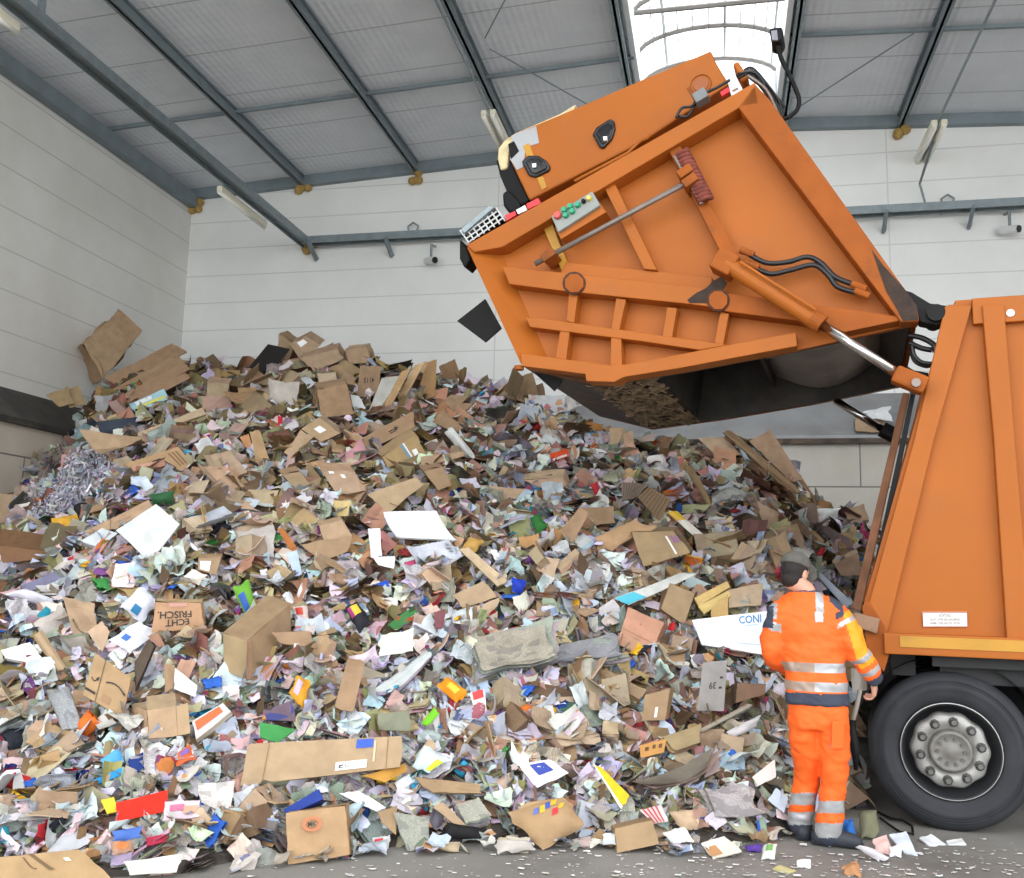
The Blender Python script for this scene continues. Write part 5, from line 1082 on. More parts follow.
sheet('plastic_strip', 'lime green curved band above the flattened carton', 'strip', [(421, 724), (434, 708), (439, 715), (427, 727)], '76c02e', 'the lime green band', lift=.16, curl=.5)
bag('plastic_bag', 'white and teal plastic bag with yellow bottle cap end', 'bag', [(412, 767), (423, 744), (449, 761), (428, 773)], 'c8dde0', 'the white and teal bag', lift=.16, mk=(('rect', .1, .72, .75, .98, 'd0dc3a', 'yellow_print'),))
bag('garbage_bag', 'black plastic bag by the floor below the wide brown flap', 'bag', [(447, 823), (479, 828), (481, 839), (443, 839)], '1a1a1c', None, lift=.06)
sheet('cardboard_sheet', 'brown strip of cardboard leaning over the black plastic bag', 'cardboard', [(433, 807), (443, 802), (467, 826), (458, 827)], TAN, None, lift=.12)
sheet('cardboard_sheet', 'dark tan cardboard behind the fanned newspaper bundle', 'cardboard', [(378, 812), (397, 806), (396, 835), (382, 823)], TAN2, None, tilt=.8, lift=.1)
sheet('flyer', 'red and white flyer right of the bright orange packet', 'flyer', [(470, 693), (484, 689), (487, 711), (475, 716)], 'e6dedc', None, tilt=.7, lift=.15, mk=(('rect', .15, .0, .9, .35, 'd03a3a', 'red_print'), ('rect', .3, .5, .6, .9, 'd86a70', 'red_print')))
sheet('magazine', 'dark magazine with purple print above the green board', 'magazine', [(263, 710), (291, 701), (296, 721), (262, 719)], '6a5a66', None, pr=2, lift=.14)
sheet('cardboard_sheet', 'tan cardboard sheet, upper of two right of the magazine pile in the middle', 'cardboard', [(453, 595), (484, 581), (497, 597), (463, 608)], TAN, 'the two tan sheets', tilt=.6, lift=.2)
sheet('cardboard_sheet', 'tan cardboard sheet, lower of two right of the magazine pile in the middle', 'cardboard', [(466, 609), (500, 598), (497, 618), (474, 615)], TANL, None, tilt=.5, lift=.14)
sheet('magazine', 'green magazine left of the two tan sheets', 'magazine', [(387, 625), (415, 605), (419, 617), (397, 630)], '3f7d44', 'the green magazine', pr=2, lift=.15)
bag('packet', 'black packet with yellow and magenta print left of the green magazine', 'packet', [(345, 608), (358, 602), (371, 622), (359, 633)], '2a2a30', 'the black yellow and magenta packet', lift=.15, mk=(('rect', .3, .1, .8, .5, 'd8b838', 'yellow_print'), ('rect', .05, .1, .3, .5, 'a83a78', 'magenta_print')))
bundle('magazine', 'lavender magazine bundle with purple edge in the middle', 'magazine', [(374, 691), (427, 652), (431, 657), (399, 690)], 'c9c8d8', 'the lavender magazine bundle', lift=.18, layers=5, pr=0, cols=['cfcdd8', '6a4a72', 'bdbccb'])
sheet('poster', 'mint white poster sheet above the lavender magazine bundle', 'poster', [(380, 636), (415, 629), (414, 651), (380, 656)], 'd8e0d0', 'the mint white poster', lift=.16, ragged=.12)
sheet('card', 'dark maroon card upright left of the newspaper stack', 'card', [(434, 612), (446, 609), (443, 629), (435, 628)], '7a4a52', None, tilt=.8, lift=.15)
bag('packet', 'royal blue plastic piece below the white bent strip', 'packet', [(372, 585), (387, 580), (391, 588), (376, 592)], '2a55c0', 'the royal blue plastic piece', lift=.12)
sheet('card', 'orange brown card upright in the left middle of the heap', 'card', [(277, 528), (283, 528), (298, 549), (291, 552)], 'b8743c', 'the orange brown card', tilt=.7, lift=.16)
sheet('paper_sheet', 'pale blue paper sheet below the orange brown card', 'paper', [(286, 553), (297, 551), (302, 574), (295, 577)], 'b8c8e6', None, tilt=.8, lift=.15)
bag('packet', 'red and white crumpled packet right of the large closed brown box', 'packet', [(292, 607), (307, 606), (309, 622), (295, 620)], 'dcc8c4', None, lift=.14, mk=(('rect', .2, .2, .7, .7, 'd04a3a', 'red_print'),))
sheet('cardboard_sheet', 'folded tan cardboard right of the large closed brown box', 'cardboard', [(272, 636), (309, 632), (317, 651), (280, 643)], TAN2, None, lift=.14, fold=.3)
sheet('cardboard_sheet', 'tan cardboard flap left of the white bent strip', 'cardboard', [(301, 544), (352, 536), (347, 552), (321, 562)], TAN2, 'the tan flap beside the bent strip', lift=.12)
carton('cardboard_box', 'small tan box half buried above the tan flap', 'box', [(319, 526), (342, 520), (352, 536), (324, 541)], TAN, None, depth=.2, off=(-2, -4), lift=.12)
bag('paper_wad', 'amber crumpled paper right of the curved white board', 'paper', [(461, 549), (469, 537), (484, 541), (476, 552)], 'b8924c', None, lift=.12)
# --- bottom right
bag('paper_bag', 'brown paper shopping bag with coloured diamonds lying on its side', 'bag', [(507, 814), (562, 796), (586, 825), (541, 850)], KRAFT, 'the shopping bag with coloured diamonds', tilt=.7, lift=.14, bulge=.22, crease=.07, n=18,
    mk=(('rect', .72, .05, .84, .2, 'd8b032', 'yellow_mark', -.1), ('rect', .6, .08, .71, .24, '3f55a8', 'blue_mark', -.1), ('rect', .62, .3, .74, .46, 'cf2f34', 'red_mark', -.1), ('rect', .48, .12, .58, .3, 'd8b032', 'yellow_mark', -.1), ('rect', .36, .14, .46, .28, '5a6ab0', 'blue_mark', -.1), ('rect', .8, .22, .9, .34, 'd8b032', 'yellow_mark', -.1)))
carton('cardboard_box', 'small brown corrugated box lying on the floor edge of the heap', 'box', [(615, 829), (652, 820), (659, 844), (617, 853)], TAN2, 'the small corrugated box', depth=.2, off=(-4, -4), tilt=.75, lift=.06, crease=.01)
bag('egg_carton', 'grey white egg carton on the floor under the shopping bag', 'carton', [(496, 839), (533, 843), (535, 850), (498, 855)], 'b9b6b0', None, tilt=.6, lift=.05)
carton('cardboard_box', 'open pinkish brown box standing right of the newspaper stack', 'box', [(628, 607), (664, 623), (654, 648), (621, 631)], 'bd9479', 'the open pinkish brown box', depth=.3, off=(4, 6), lift=.22, crease=.01, flaps=((2, .12, .9),), mk=(('rect', .42, .4, .47, .46, 'c05a5a', 'red_mark'), ('rect', .02, .86, .98, .88, '8a6a54', 'seam')))
carton('cardboard_box', 'upright brown box right of the open pinkish box', 'box', [(670, 583), (695, 593), (684, 625), (661, 609)], TAN2, 'the upright brown box', depth=.25, off=(-5, 2), lift=.2, crease=.02)
sheet('foam_board', 'large white foam board with blue letters left of the worker', 'board', [(692, 620), (767, 611), (768, 655), (702, 645)], 'eef1f4', 'the large white foam board', tilt=.7, lift=.2, thick=.05, crease=.006, ragged=.02, mk=(('text', 'CONI', .62, .06, .92, .26, '3f86c0', False), ('rect', .7, .3, .88, .32, 'a8c8e0', 'print'), ('rect', .55, .78, .98, .8, 'b0c4dc', 'print')))
sheet('board', 'grey flat board with black arrows upright in front of brown box', 'board', [(703, 663), (727, 660), (724, 711), (697, 711)], '9b9894', 'the grey board with arrows', tilt=.85, lift=.22, thick=.01, crease=.01, ragged=.02, mk=(('text', '39', .36, .42, .62, .56, '3a3634', True), ('rect', .76, .32, .88, .36, '2a2624', 'printed_arrow'), ('rect', .74, .52, .86, .56, '2a2624', 'printed_arrow')))
carton('cardboard_box', 'brown folded carton standing left of the grey board', 'box', [(645, 695), (670, 689), (665, 720), (642, 721)], TAN2, 'the folded carton left of the grey board', depth=.12, off=(4, -2), lift=.16, mk=(('rect', .5, .55, .62, .9, 'e4dcd8', 'label'),))
carton('cardboard_box', 'dark brown box right of the grey board with arrows', 'box', [(737, 683), (766, 684), (765, 694), (736, 703)], lin('7d6450'), None, depth=.25, off=(-8, 2), lift=.14)
for i, (q, l) in enumerate((([(694, 598), (727, 581), (730, 587), (699, 606)], 'yellowish wooden looking slat, upper one left above the white foam board'), ([(698, 606), (729, 590), (731, 596), (704, 614)], 'yellowish wooden looking slat, lower one left above the white foam board'))):
    sheet('cardboard_strip', l, 'cardboard', q, lin('cdb274'), 'the yellowish slats' if i == 0 else None, lift=.2, thick=.03, ragged=.01)
sheet('cardboard_sheet', 'yellowish card upright below the slats above the foam board', 'cardboard', [(711, 610), (728, 594), (728, 619), (711, 620)], lin('c2a468'), None, tilt=.8, lift=.15)
sheet('cardboard_sheet', 'pale tan cardboard sheet above the white foam board beside the worker', 'cardboard', [(729, 590), (763, 583), (760, 605), (729, 608)], TANL, 'the pale tan sheet beside the worker', lift=.16)
bundle('newspaper', 'thick stack of grey newspapers left of the open pinkish box', 'newspaper', [(480, 643), (548, 627), (554, 658), (481, 676)], lin((158, 155, 150)), 'the thick newspaper stack', layers=12, gap=.014, lift=.2, tilt=.3, curl=.35, crease=.14, spread=.14, ragged=.14)
bundle('newspaper', 'stack of newspapers on cardboard between newspaper stack and pinkish box', 'newspaper', [(555, 644), (609, 637), (623, 659), (565, 662)], lin((152, 151, 148)), 'the second newspaper stack', layers=9, gap=.014, lift=.18, tilt=.3, curl=.3, crease=.14, spread=.16, ragged=.14)
sheet('magazine', 'white magazine with dark blue picture above the shopping bag', 'magazine', [(517, 764), (550, 759), (569, 773), (537, 788)], 'e3e6ea', 'the magazine with blue picture', lift=.2, tilt=.6, mk=(('rect', .3, .12, .75, .62, '2a3f9a', 'printed_picture'), ('rect', .45, .25, .6, .45, 'dfe2ea', 'printed_patch')))
sheet('envelope', 'yellow pointed envelope above the small corrugated box', 'envelope', [(593, 764), (602, 768), (630, 796), (621, 809)], 'e8b822', 'the yellow envelope', tilt=.75, lift=.18, thick=.01, mk=(('rect', .0, .0, .18, 1, 'e4e6ea', 'white_tip'),))
bundle('flattened_carton', 'stack of brown cartons with punched holes right of the middle bottom', 'cardboard', [(661, 738), (700, 724), (698, 744), (674, 752)], TAN2, 'the stack with punched holes', layers=4, pr=0, thick=.01, lift=.16)
sheet('tray', 'orange brown tray insert with holes left of the punched carton stack', 'tray', [(640, 745), (666, 739), (664, 752), (640, 758)], 'bd8a50', None, lift=.16, mk=(('rect', .2, .3, .35, .6, '5a3c20', 'hole'), ('rect', .5, .25, .62, .55, '5a3c20', 'hole'), ('rect', .75, .3, .88, .6, '5a3c20', 'hole')))
bundle('magazine', 'thick dark pressed bundle of magazines slanting above the crumpled newspapers', 'magazine', [(640, 782), (715, 754), (712, 772), (653, 794)], '6e655c', 'the slanting magazine bundle', layers=12, gap=.014, pr=0, lift=.2, curl=.3, crease=.08, spread=.14, cols=['6a6058', '8a7c6c', '4c4642', 'a39a8e'])
bundle('flattened_carton', 'grey bundle of long strips below the grey board', 'cardboard', [(700, 729), (747, 704), (751, 707), (704, 732)], 'a39d93', None, layers=6, gap=.02, pr=0, thick=.008, lift=.18)
sheet('flattened_carton', 'grey brown carton flap under the white foam piece', 'cardboard', [(717, 742), (757, 732), (752, 745), (719, 750)], lin('8f7f6d'), None, lift=.16, thick=.02)
bag('foam_piece', 'white foam piece above the grey brown flap left of the worker', 'foam', [(726, 732), (760, 715), (757, 725), (733, 739)], 'c9c8c6', 'the white foam piece', lift=.16, bulge=.12)
bundle('newspaper', 'crumpled newspaper pile at the floor left of the worker', 'newspaper', [(702, 787), (743, 785), (761, 811), (719, 813)], lin((170, 164, 154)), 'the crumpled newspaper pile', layers=8, gap=.02, crease=.2, lift=.14, spread=.16, ragged=.14)
sheet('paper_sheet', 'white triangular card left of the worker\'s knees', 'paper', [(752, 777), (775, 759), (776, 777), (756, 787)], 'dfdcd8', 'the white triangular card', tilt=.7, lift=.15)
sheet('paper_sheet', 'pale blue white paper left of the worker\'s boots', 'paper', [(768, 800), (776, 788), (788, 797), (784, 813)], 'd3dcea', None, tilt=.7, lift=.12)
bag('packet', 'purple packet on the floor left of the worker\'s boots', 'packet', [(745, 846), (762, 844), (762, 852), (747, 852)], '5a3f98', 'the purple packet', lift=.04)
bag('packet', 'white packet with green print on the floor by the worker\'s boots', 'packet', [(764, 845), (777, 844), (775, 859), (761, 860)], 'dfe3dc', None, lift=.04, mk=(('rect', .25, .2, .75, .6, '6a9a50', 'green_print'),))
bag('packet', 'green and blue foil packet above the purple packet', 'packet', [(756, 821), (765, 816), (768, 836), (758, 833)], '7f9a86', None, lift=.06, mk=(('rect', .0, .1, .25, .9, '2a4fb0', 'blue_print'),))
bag('plastic_bag', 'white crumpled carrier bag right of the small corrugated box', 'bag', [(665, 833), (685, 826), (695, 845), (677, 849)], 'e6ebea', 'the white carrier bag', lift=.06)
sheet('packet', 'brown and white torn packet on the floor right of the carrier bag', 'packet', [(701, 843), (724, 836), (742, 851), (713, 859)], 'dcd2c4', 'the brown and white torn packet', lift=.06, mk=(('rect', .0, .35, .4, .9, 'b08458', 'brown_print'),))
bag('paper_bag', 'tan crumpled paper bag above the white carrier bag', 'bag', [(668, 812), (692, 810), (698, 827), (683, 833)], TANL, None, lift=.08)
sheet('flyer', 'red striped wrapper right of the yellow envelope', 'flyer', [(640, 810), (661, 805), (668, 821), (653, 824)], 'd8c8c4', None, lift=.1, mk=tuple(('rect', .1+.2*k, .0, .18+.2*k, 1, 'b8404a', 'red_stripe') for k in range(4)))
bag('paper_wad', 'white paper ball on the floor in front of the worker\'s boots', 'paper', [(797, 860), (810, 859), (811, 868), (797, 868)], 'eceeed', None, lift=.03)
sheet('card', 'yellowish flat card on the floor left of the white paper ball', 'card', [(772, 868), (781, 865), (796, 870), (786, 874)], 'c8c08a', None, lift=.02, tilt=.1)
bag('paper_wad', 'brown crumpled paper on the floor in front of the wheel', 'paper', [(842, 867), (857, 860), (862, 877), (846, 875)], 'b5855c', None, lift=.03)
bag('packet', 'pink and white packet on the floor right of the worker\'s boots', 'packet', [(873, 840), (887, 834), (893, 853), (876, 854)], 'dfb8b2', 'the pink packet by the wheel', lift=.04)
bag('paper_wad', 'white crumpled paper beside the pink packet by the wheel', 'paper', [(890, 847), (901, 843), (902, 857), (890, 857)], 'f0f1f2', None, lift=.03)
sheet('paper_sheet', 'blue white paper sheets on the floor before the wheel', 'paper', [(889, 835), (906, 831), (918, 856), (904, 852)], 'd6deee', None, lift=.05, tilt=.3)
sheet('paper_sheet', 'white paper on the floor right of the blue white sheets', 'paper', [(919, 838), (931, 834), (946, 844), (929, 846)], 'e4e9f0', None, lift=.03, tilt=.2)
sheet('paper_sheet', 'white paper scrap farthest right on the floor before the wheel', 'paper', [(946, 841), (962, 838), (966, 844), (948, 845)], 'e8edf0', None, lift=.02, tilt=.1)
bag('paper_roll', 'grey white plastic roll on the floor right of the worker\'s boots', 'roll', [(855, 847), (866, 846), (891, 858), (879, 862)], 'c9c6c8', None, lift=.03)
bag('plastic_bag', 'clear olive crumpled plastic between the worker and the wheel', 'bag', [(857, 812), (876, 809), (880, 834), (861, 840)], '7d7f66', 'the crumpled plastic by the wheel', lift=.05)
bag('plastic_bag', 'bright blue bag behind the worker\'s right boot', 'bag', [(841, 819), (853, 819), (856, 840), (842, 841)], '2f6fc0', None, lift=.05)
P = [onZ(x, y, .02) for x, y in ((878, 812), (890, 818), (902, 820), (912, 826), (913, 834), (900, 832), (888, 824), (880, 818))]
tag(MB().tube(P, .008, 6).build('cord', blk), 'dark cord looped on the floor before the truck wheel', 'cord')
# ring stamp of the battered box
for o in COL.objects:
    if o.get('label', '').startswith('battered brown box'):
        C_, m_ = quad_world([(286, 813), (345, 806), (350, 855), (288, 865)], .75, .1)
        S_ = Surf(C_, m_, 0, 0, .0, 3, 0); org = S_.F(0, 0)
        marks(o, type('S', (), {'F': staticmethod(lambda s, t, off: S_.F(s, t, .03))})(), (('ring', .42, .30, .11, .16, 'c8714a', 'ring_stamp'), ('text', 'MK', .35, .25, .49, .35, '33261c', False)))
print('heroes', len(HEROES))
# ================================================================== the rest of the heap
COLN = {(182, 156, 128): 'tan', (165, 138, 108): 'brown', (196, 172, 146): 'pale tan', (146, 120, 92): 'dull brown', (176, 146, 108): 'golden brown', (204, 182, 154): 'light tan', (120, 98, 76): 'dark brown', (168, 148, 124): 'greyish tan',
        (214, 216, 218): 'white', (206, 210, 216): 'cool white', (194, 199, 207): 'bluish white', (212, 208, 198): 'cream', (192, 188, 180): 'greyish', (198, 206, 216): 'pale blue', (220, 221, 221): 'bright white', (184, 195, 208): 'light blue', (208, 203, 208): 'pinkish white', (172, 180, 192): 'grey blue',
        (200, 48, 58): 'red', (47, 95, 184): 'blue', (63, 143, 72): 'green', (224, 176, 48): 'yellow', (216, 112, 44): 'orange', (122, 74, 138): 'purple', (47, 154, 184): 'turquoise', (184, 74, 112): 'magenta', (34, 38, 46): 'black', (138, 42, 48): 'dark red', (31, 58, 120): 'navy',
        (170, 168, 162): 'grey', (156, 154, 147): 'dark grey', (182, 179, 171): 'pale grey', (145, 143, 137): 'dull grey', (163, 158, 146): 'yellowed'}
TONES = list(COLN); PAL_CARD = TONES[:8]; PAL_PAPER = TONES[8:18]; PAL_VIVID = TONES[18:29]; PAL_NEWS = TONES[29:]
PAL_PRINT = [(198, 195, 191), (208, 193, 186), (186, 197, 208), (200, 186, 186), (206, 198, 186), (197, 189, 200)]
ZONES = [  # pixel centre, radius, share of cardboard
    (350, 420, 150, .92), (140, 385, 95, .88), (760, 450, 80, .8), (690, 530, 120, .6), (720, 690, 100, .65), (300, 550, 100, .5), (90, 620, 80, .45), (560, 440, 90, .3), (60, 480, 60, .1), (480, 600, 80, .3)]
def card_share(x, y):
    w, a = .25, .25*.26
    for cx, cy, r, s in ZONES:
        k = math.exp(-((x-cx)**2+(y-cy)**2)/(2*(r*.6)**2)); w += k*2; a += k*2*s
    return a/w
def frame_on(n, steep):
    """A random frame whose normal leans about the heap's normal."""
    m = n*random.uniform(.35, 1.0)+np.array([random.gauss(0, steep), random.gauss(0, steep), random.gauss(0, steep*.7)+.25]); m /= np.linalg.norm(m)
    a = np.cross(m, [random.gauss(0, 1), random.gauss(0, 1), random.gauss(0, .4)]); a /= np.linalg.norm(a)
    return m, a, np.cross(m, a)
def piece_surf(P, n, w, h, steep=.45, curl=.15, fold=0., crease=.1, ragged=.1):
    m, a, b = frame_on(n, steep); m = m if m@(EYE-P) > -.2*np.linalg.norm(EYE-P) else -m
    C = [P-a*w/2+b*h/2, P+a*w/2+b*h/2, P+a*w/2-b*h/2, P-a*w/2-b*h/2]
    return Surf(C, m, curl, fold, crease, seed(), ragged)
def in_frame_point():
    while True:
        x, y = random.uniform(-6, 1000), random.uniform(330, 876); P, n = hit(x, y)
        if P is not None and P[2] > .06 and not (x > 885 and y > 640): return x, y, P, n
HV_ = np.array(HV)
def world_point():
    while True:
        f = HF[random.randrange(len(HF))]; p = HV_[list(f)]; A_ = np.linalg.norm(np.cross(p[1]-p[0], p[3]-p[0]))
        if random.random()*.25 > A_: continue
        a, b = random.random(), random.random(); P = (p[0]*(1-a)+p[1]*a)*(1-b)+(p[3]*(1-a)+p[2]*a)*b
        n = np.cross(p[1]-p[0], p[3]-p[0]); n /= np.linalg.norm(n)+1e-9
        if n[2] < 0: n = -n
        if P[0] > 1.0 and 6.2 < P[1] < 9.9: continue
        return P, n
HP = np.array([(h[0], h[1]) for h in HEROES])
DIRS = ['just right of', 'below and right of', 'just below', 'below and left of', 'just left of', 'above and left of', 'just above', 'above and right of']
def where(x, y):
    d = np.hypot(*(HP-[x, y]).T); i = int(np.argmin(d)); dx, dy = x-HP[i][0], y-HP[i][1]
    k = int(round(math.degrees(math.atan2(dy, dx))/45)) % 8
    far = d[i] > 34
    return ('some way ' + DIRS[k].replace('just ', '') if far else DIRS[k])+' '+HEROES[i][2]
SIZEW = {0: 'small', 1: 'middling', 2: 'large'}
USED = {}
def clear_of(x, y, r):
    return np.min(np.hypot(*(HP-[x, y]).T)) > r
def named(o, words_, cat, x, y):
    lab = words_+' '+where(x, y)
    ws = lab.split()
    for drop in ('some way ', 'middling ', 'and ', 'flat ', 'printed '):
        if len(lab.split()) > 16: lab = lab.replace(drop, '', 1)
    USED.setdefault(lab, []).append(o); o['label'] = lab; o['category'] = cat
def blocked(x, y, r):
    return any(a-r < x < c+r and b-r < y < d+r for a, b, c, d in HQ)
def px_of(w, P): return w*FPX/np.linalg.norm(P-EYE)
def depth_scale(P): return (np.linalg.norm(P-EYE)/9.0)**.8
# individuals: cardboard, boxes, paper, newspapers, packets
n_card = n_box = n_pap = n_news = n_pack = 0
random.seed(5)
while n_card < 290:
    x, y, P, n = in_frame_point()
    if random.random() > card_share(x, y)*1.5+.08 or not clear_of(x, y, 9): continue
    k = depth_scale(P); w = random.uniform(.16, .46)*k*(1.25 if y < 480 else 1); h = w*random.uniform(.3, .9); c = random.choice(PAL_CARD)
    if blocked(x, y, px_of(w, P)*.42): continue
    S = piece_surf(P+n*random.uniform(.05, .14), n, w, h, .42, random.uniform(-.2, .3), random.choice((0, 0, .25, .5)), .06, random.uniform(.0, .10))
    mb = MB(); S.grid(mb, 6, 6, .008, tuple(v*.9 for v in jit(lin(c))), 0., 1.); o = mb.build('cardboard_flap', waste, fix=False); n_card += 1
    shape = 'folded' if S.fold else ('curled' if abs(S.curl) > .12 else 'flat'); size = SIZEW[0 if w < .24*k else (1 if w < .36*k else 2)]
    named(o, f'{size} {shape} {COLN[c]} cardboard piece', 'cardboard', x, y)
while n_box < 70:
    x, y, P, n = in_frame_point()
    if random.random() > card_share(x, y)*1.4 or not clear_of(x, y, 14): continue
    k = depth_scale(P); w = random.uniform(.2, .38)*k; h = w*random.uniform(.5, .9); d = w*random.uniform(.3, .8); c = random.choice(PAL_CARD)
    if blocked(x, y, px_of(w, P)*.5): continue
    m, a, b = frame_on(n, .5); P = P+n*.10; mb = MB(); cn = {}
    for i in (0, 1):
        for j in (0, 1):
            for l in (0, 1): cn[i, j, l] = P+a*w*(i-.5)+b*h*(j-.5)+m*d*(l-.6)+np.array([random.uniform(-1, 1) for _ in range(3)])*w*.09
    for f in (((0,0,1),(1,0,1),(1,1,1),(0,1,1)), ((0,0,0),(1,0,0),(1,0,1),(0,0,1)), ((0,1,0),(1,1,0),(1,1,1),(0,1,1)), ((0,0,0),(0,1,0),(0,1,1),(0,0,1)), ((1,0,0),(1,1,0),(1,1,1),(1,0,1)), ((0,0,0),(1,0,0),(1,1,0),(0,1,0))):
        q = [cn[t] for t in f]; nn = np.cross(q[1]-q[0], q[3]-q[0]); nn /= np.linalg.norm(nn)
        if nn@(sum(q)/4-P) < 0: nn = -nn
        Surf(q, nn, 0, 0, .06, seed(), 0).grid(mb, 4, 4, 0, jit(lin(c)), 0., 1.)
    o = mb.build('cardboard_box', waste); n_box += 1
    org = np.array(o.location); e0, e1 = cn[0, 1, 1], cn[1, 1, 1]; fl = b*h*.4+m*random.uniform(-.1, .25)*h
    fb = MB(); Surf([e0-org, e1-org, e1+fl-org, e0+fl-org], m, 0, 0, .05, seed(), .04).grid(fb, 4, 3, .007, jit(lin(c)), 0, 1); fb.build('flap', waste, o)
    named(o, f'{SIZEW[0 if w < .28*k else (1 if w < .36*k else 2)]} crushed {COLN[c]} box', 'box', x, y)
while n_pap < 290:
    x, y, P, n = in_frame_point()
    if random.random() < card_share(x, y)*.8 or not clear_of(x, y, 8): continue
    k = depth_scale(P); w = random.uniform(.12, .32)*k; h = w*random.uniform(.5, 1.3); c = random.choice(PAL_PAPER)
    if blocked(x, y, px_of(w, P)*.4): continue
    S = piece_surf(P+n*random.uniform(.05, .13), n, w, h, .5, random.uniform(-.5, .6), random.choice((0, 0, .3, .6)), random.choice((.06, .15, .3)), .12)
    mb = MB(); S.grid(mb, 7, 7, .0015, jit(lin(c), .04), random.choice((0., 0., 0., 1.)), 1.); o = mb.build('paper_sheet', waste, fix=False); n_pap += 1
    named(o, f'{SIZEW[0 if w < .2*k else (1 if w < .28*k else 2)]} {"crumpled" if S.w and S.crease > .1 else "flat"} {COLN[c]} paper sheet', 'paper', x, y)
while n_news < 110:
    x, y, P, n = in_frame_point()
    if random.random() < card_share(x, y) or not clear_of(x, y, 10): continue
    k = depth_scale(P); w = random.uniform(.22, .42)*k; h = w*random.uniform(.5, .9); c = random.choice(PAL_NEWS+PAL_PRINT)
    if blocked(x, y, px_of(w, P)*.42): continue
    S0 = piece_surf(P+n*.1, n, w, h, .4, random.uniform(-.3, .4), 0, .09, .05)
    mb = MB(); prv = 1. if c in PAL_NEWS else 2.
    for q in range(random.randint(3, 7)):
        jj = np.array([random.uniform(-1, 1) for _ in range(3)])*w*.06
        S0b = Surf([p+jj-S0.n*.014*q for p in S0.c], S0.n, S0.curl, 0, S0.crease, S0.seed, .05); S0b.grid(mb, 6, 6, 0, jit(lin(c), .12), prv, 1.)
    nm = 'newspaper' if prv == 1 else 'magazine'; o = mb.build(nm, waste, fix=False); n_news += 1
    named(o, f'{SIZEW[0 if w < .28*k else (1 if w < .36*k else 2)]} {COLN.get(c, "colour printed")} {nm}', nm, x, y)
while n_pack < 120:
    x, y, P, n = in_frame_point()
    if y < 400 or not clear_of(x, y, 9): continue
    k = depth_scale(P); w = random.uniform(.08, .2)*k; h = w*random.uniform(.5, 1.0); c = random.choice(PAL_VIVID)
    if blocked(x, y, px_of(w, P)*.4): continue
    S = piece_surf(P+n*random.uniform(.06, .12), n, w, h, .5, .2, 0, .16, .14); S.bulge = .2
    mb = MB(); S.grid(mb, 7, 7, 0, jit(lin(c), .05), random.choice((0., 2.)), .8); B = Surf(S.c, S.n, 0, 0, .05, S.seed, .14, -.15); B.grid(mb, 7, 7, 0, jit(lin(c), .05), 0, 1)
    o = mb.build('packet', waste, fix=False); n_pack += 1
    named(o, f'{SIZEW[0 if w < .14*k else (1 if w < .19*k else 2)]} {COLN[c]} printed packet', 'packet', x, y)
for lab, os_ in USED.items():
    if len(os_) > 1:
        for o in os_: o['group'] = 'pieces '+' '.join(lab.split()[-9:])
# the countless rest: one object for each stuff
def scatter(N, kind):
    mb = MB()
    for i in range(N):
        if i % 5 < 3:
            x, y, P, n = in_frame_point(); cs = card_share(x, y)
        else:
            P, n = world_point(); px, py = proj(P); cs = card_share(px, py)
        k = depth_scale(P)
        if i % 5 > 2: x, y = px, py
        if blocked(x, y, 0): P = P-n*.035
        if kind == 'card':
            if random.random() > cs+.12: continue
            w = random.uniform(.08, .36)*k; h = w*random.uniform(.2, .8); c = random.choice(PAL_CARD); S = piece_surf(P+n*random.uniform(-.02, .07), n, w, h, .6, random.uniform(-.3, .4), random.choice((0, .3)), .09, .12)
            S.grid(mb, 3, 3, 0, tuple(v*.9 for v in jit(lin(c), .25)), 0., 1.)
        elif kind == 'paper':
            if random.random() < cs*.88: continue
            w = random.uniform(.05, .24)*k; h = w*random.uniform(.3, 1.2); q = random.random()
            c, prv = (random.choice(PAL_PAPER), 0.) if q < .60 else ((random.choice(PAL_NEWS), 1.) if q < .82 else ((random.choice(PAL_PRINT), 2.) if q < .94 else (random.choice(PAL_VIVID), 2.)))
            S = piece_surf(P+n*random.uniform(-.02, .09), n, w, h, .65, random.uniform(-.6, .7), random.choice((0, .4)), random.choice((.08, .2, .35)), .14)
            S.grid(mb, 4, 4, 0, tuple(min(1, v*1.08) for v in jit(lin(c), .16)), prv, .8)
        else:   # edge-on leaves of pressed paper
            w = random.uniform(.12, .34)*k; h = w*random.uniform(.4, .8); c = random.choice(PAL_CARD) if random.random() < cs+.1 else random.choice(PAL_NEWS+PAL_PAPER[:6]); S = piece_surf(P+n*random.uniform(-.03, .06), n, w, h, .35, random.uniform(-.2, .3), 0, .08, .08)
            for q in range(random.randint(3, 5)):
                jj = np.array([random.uniform(-1, 1) for _ in range(3)])*w*.07
                Surf([p+jj-S.n*.016*q for p in S.c], S.n, S.curl, 0, S.crease, S.seed, .08).grid(mb, 3, 3, 0, tuple(v*.82 for v in jit(lin(c), .25)), 1. if c in PAL_NEWS else 0., 1.)
    return mb
tag(scatter(7500, 'card').build('cardboard_scraps', waste, origin=(-3, 9, 0), fix=False), 'countless small torn cardboard scraps covering the heap', 'cardboard scraps', kind='stuff')
tag(scatter(15000, 'paper').build('paper_scraps', waste, origin=(-3, 9, 0), fix=False), 'countless small paper and packaging scraps covering the heap', 'paper scraps', kind='stuff')
tag(scatter(4200, 'leaves').build('pressed_paper', waste, origin=(-3, 9, 0), fix=False), 'countless pressed layers of paper showing between the pieces', 'paper scraps', kind='stuff')
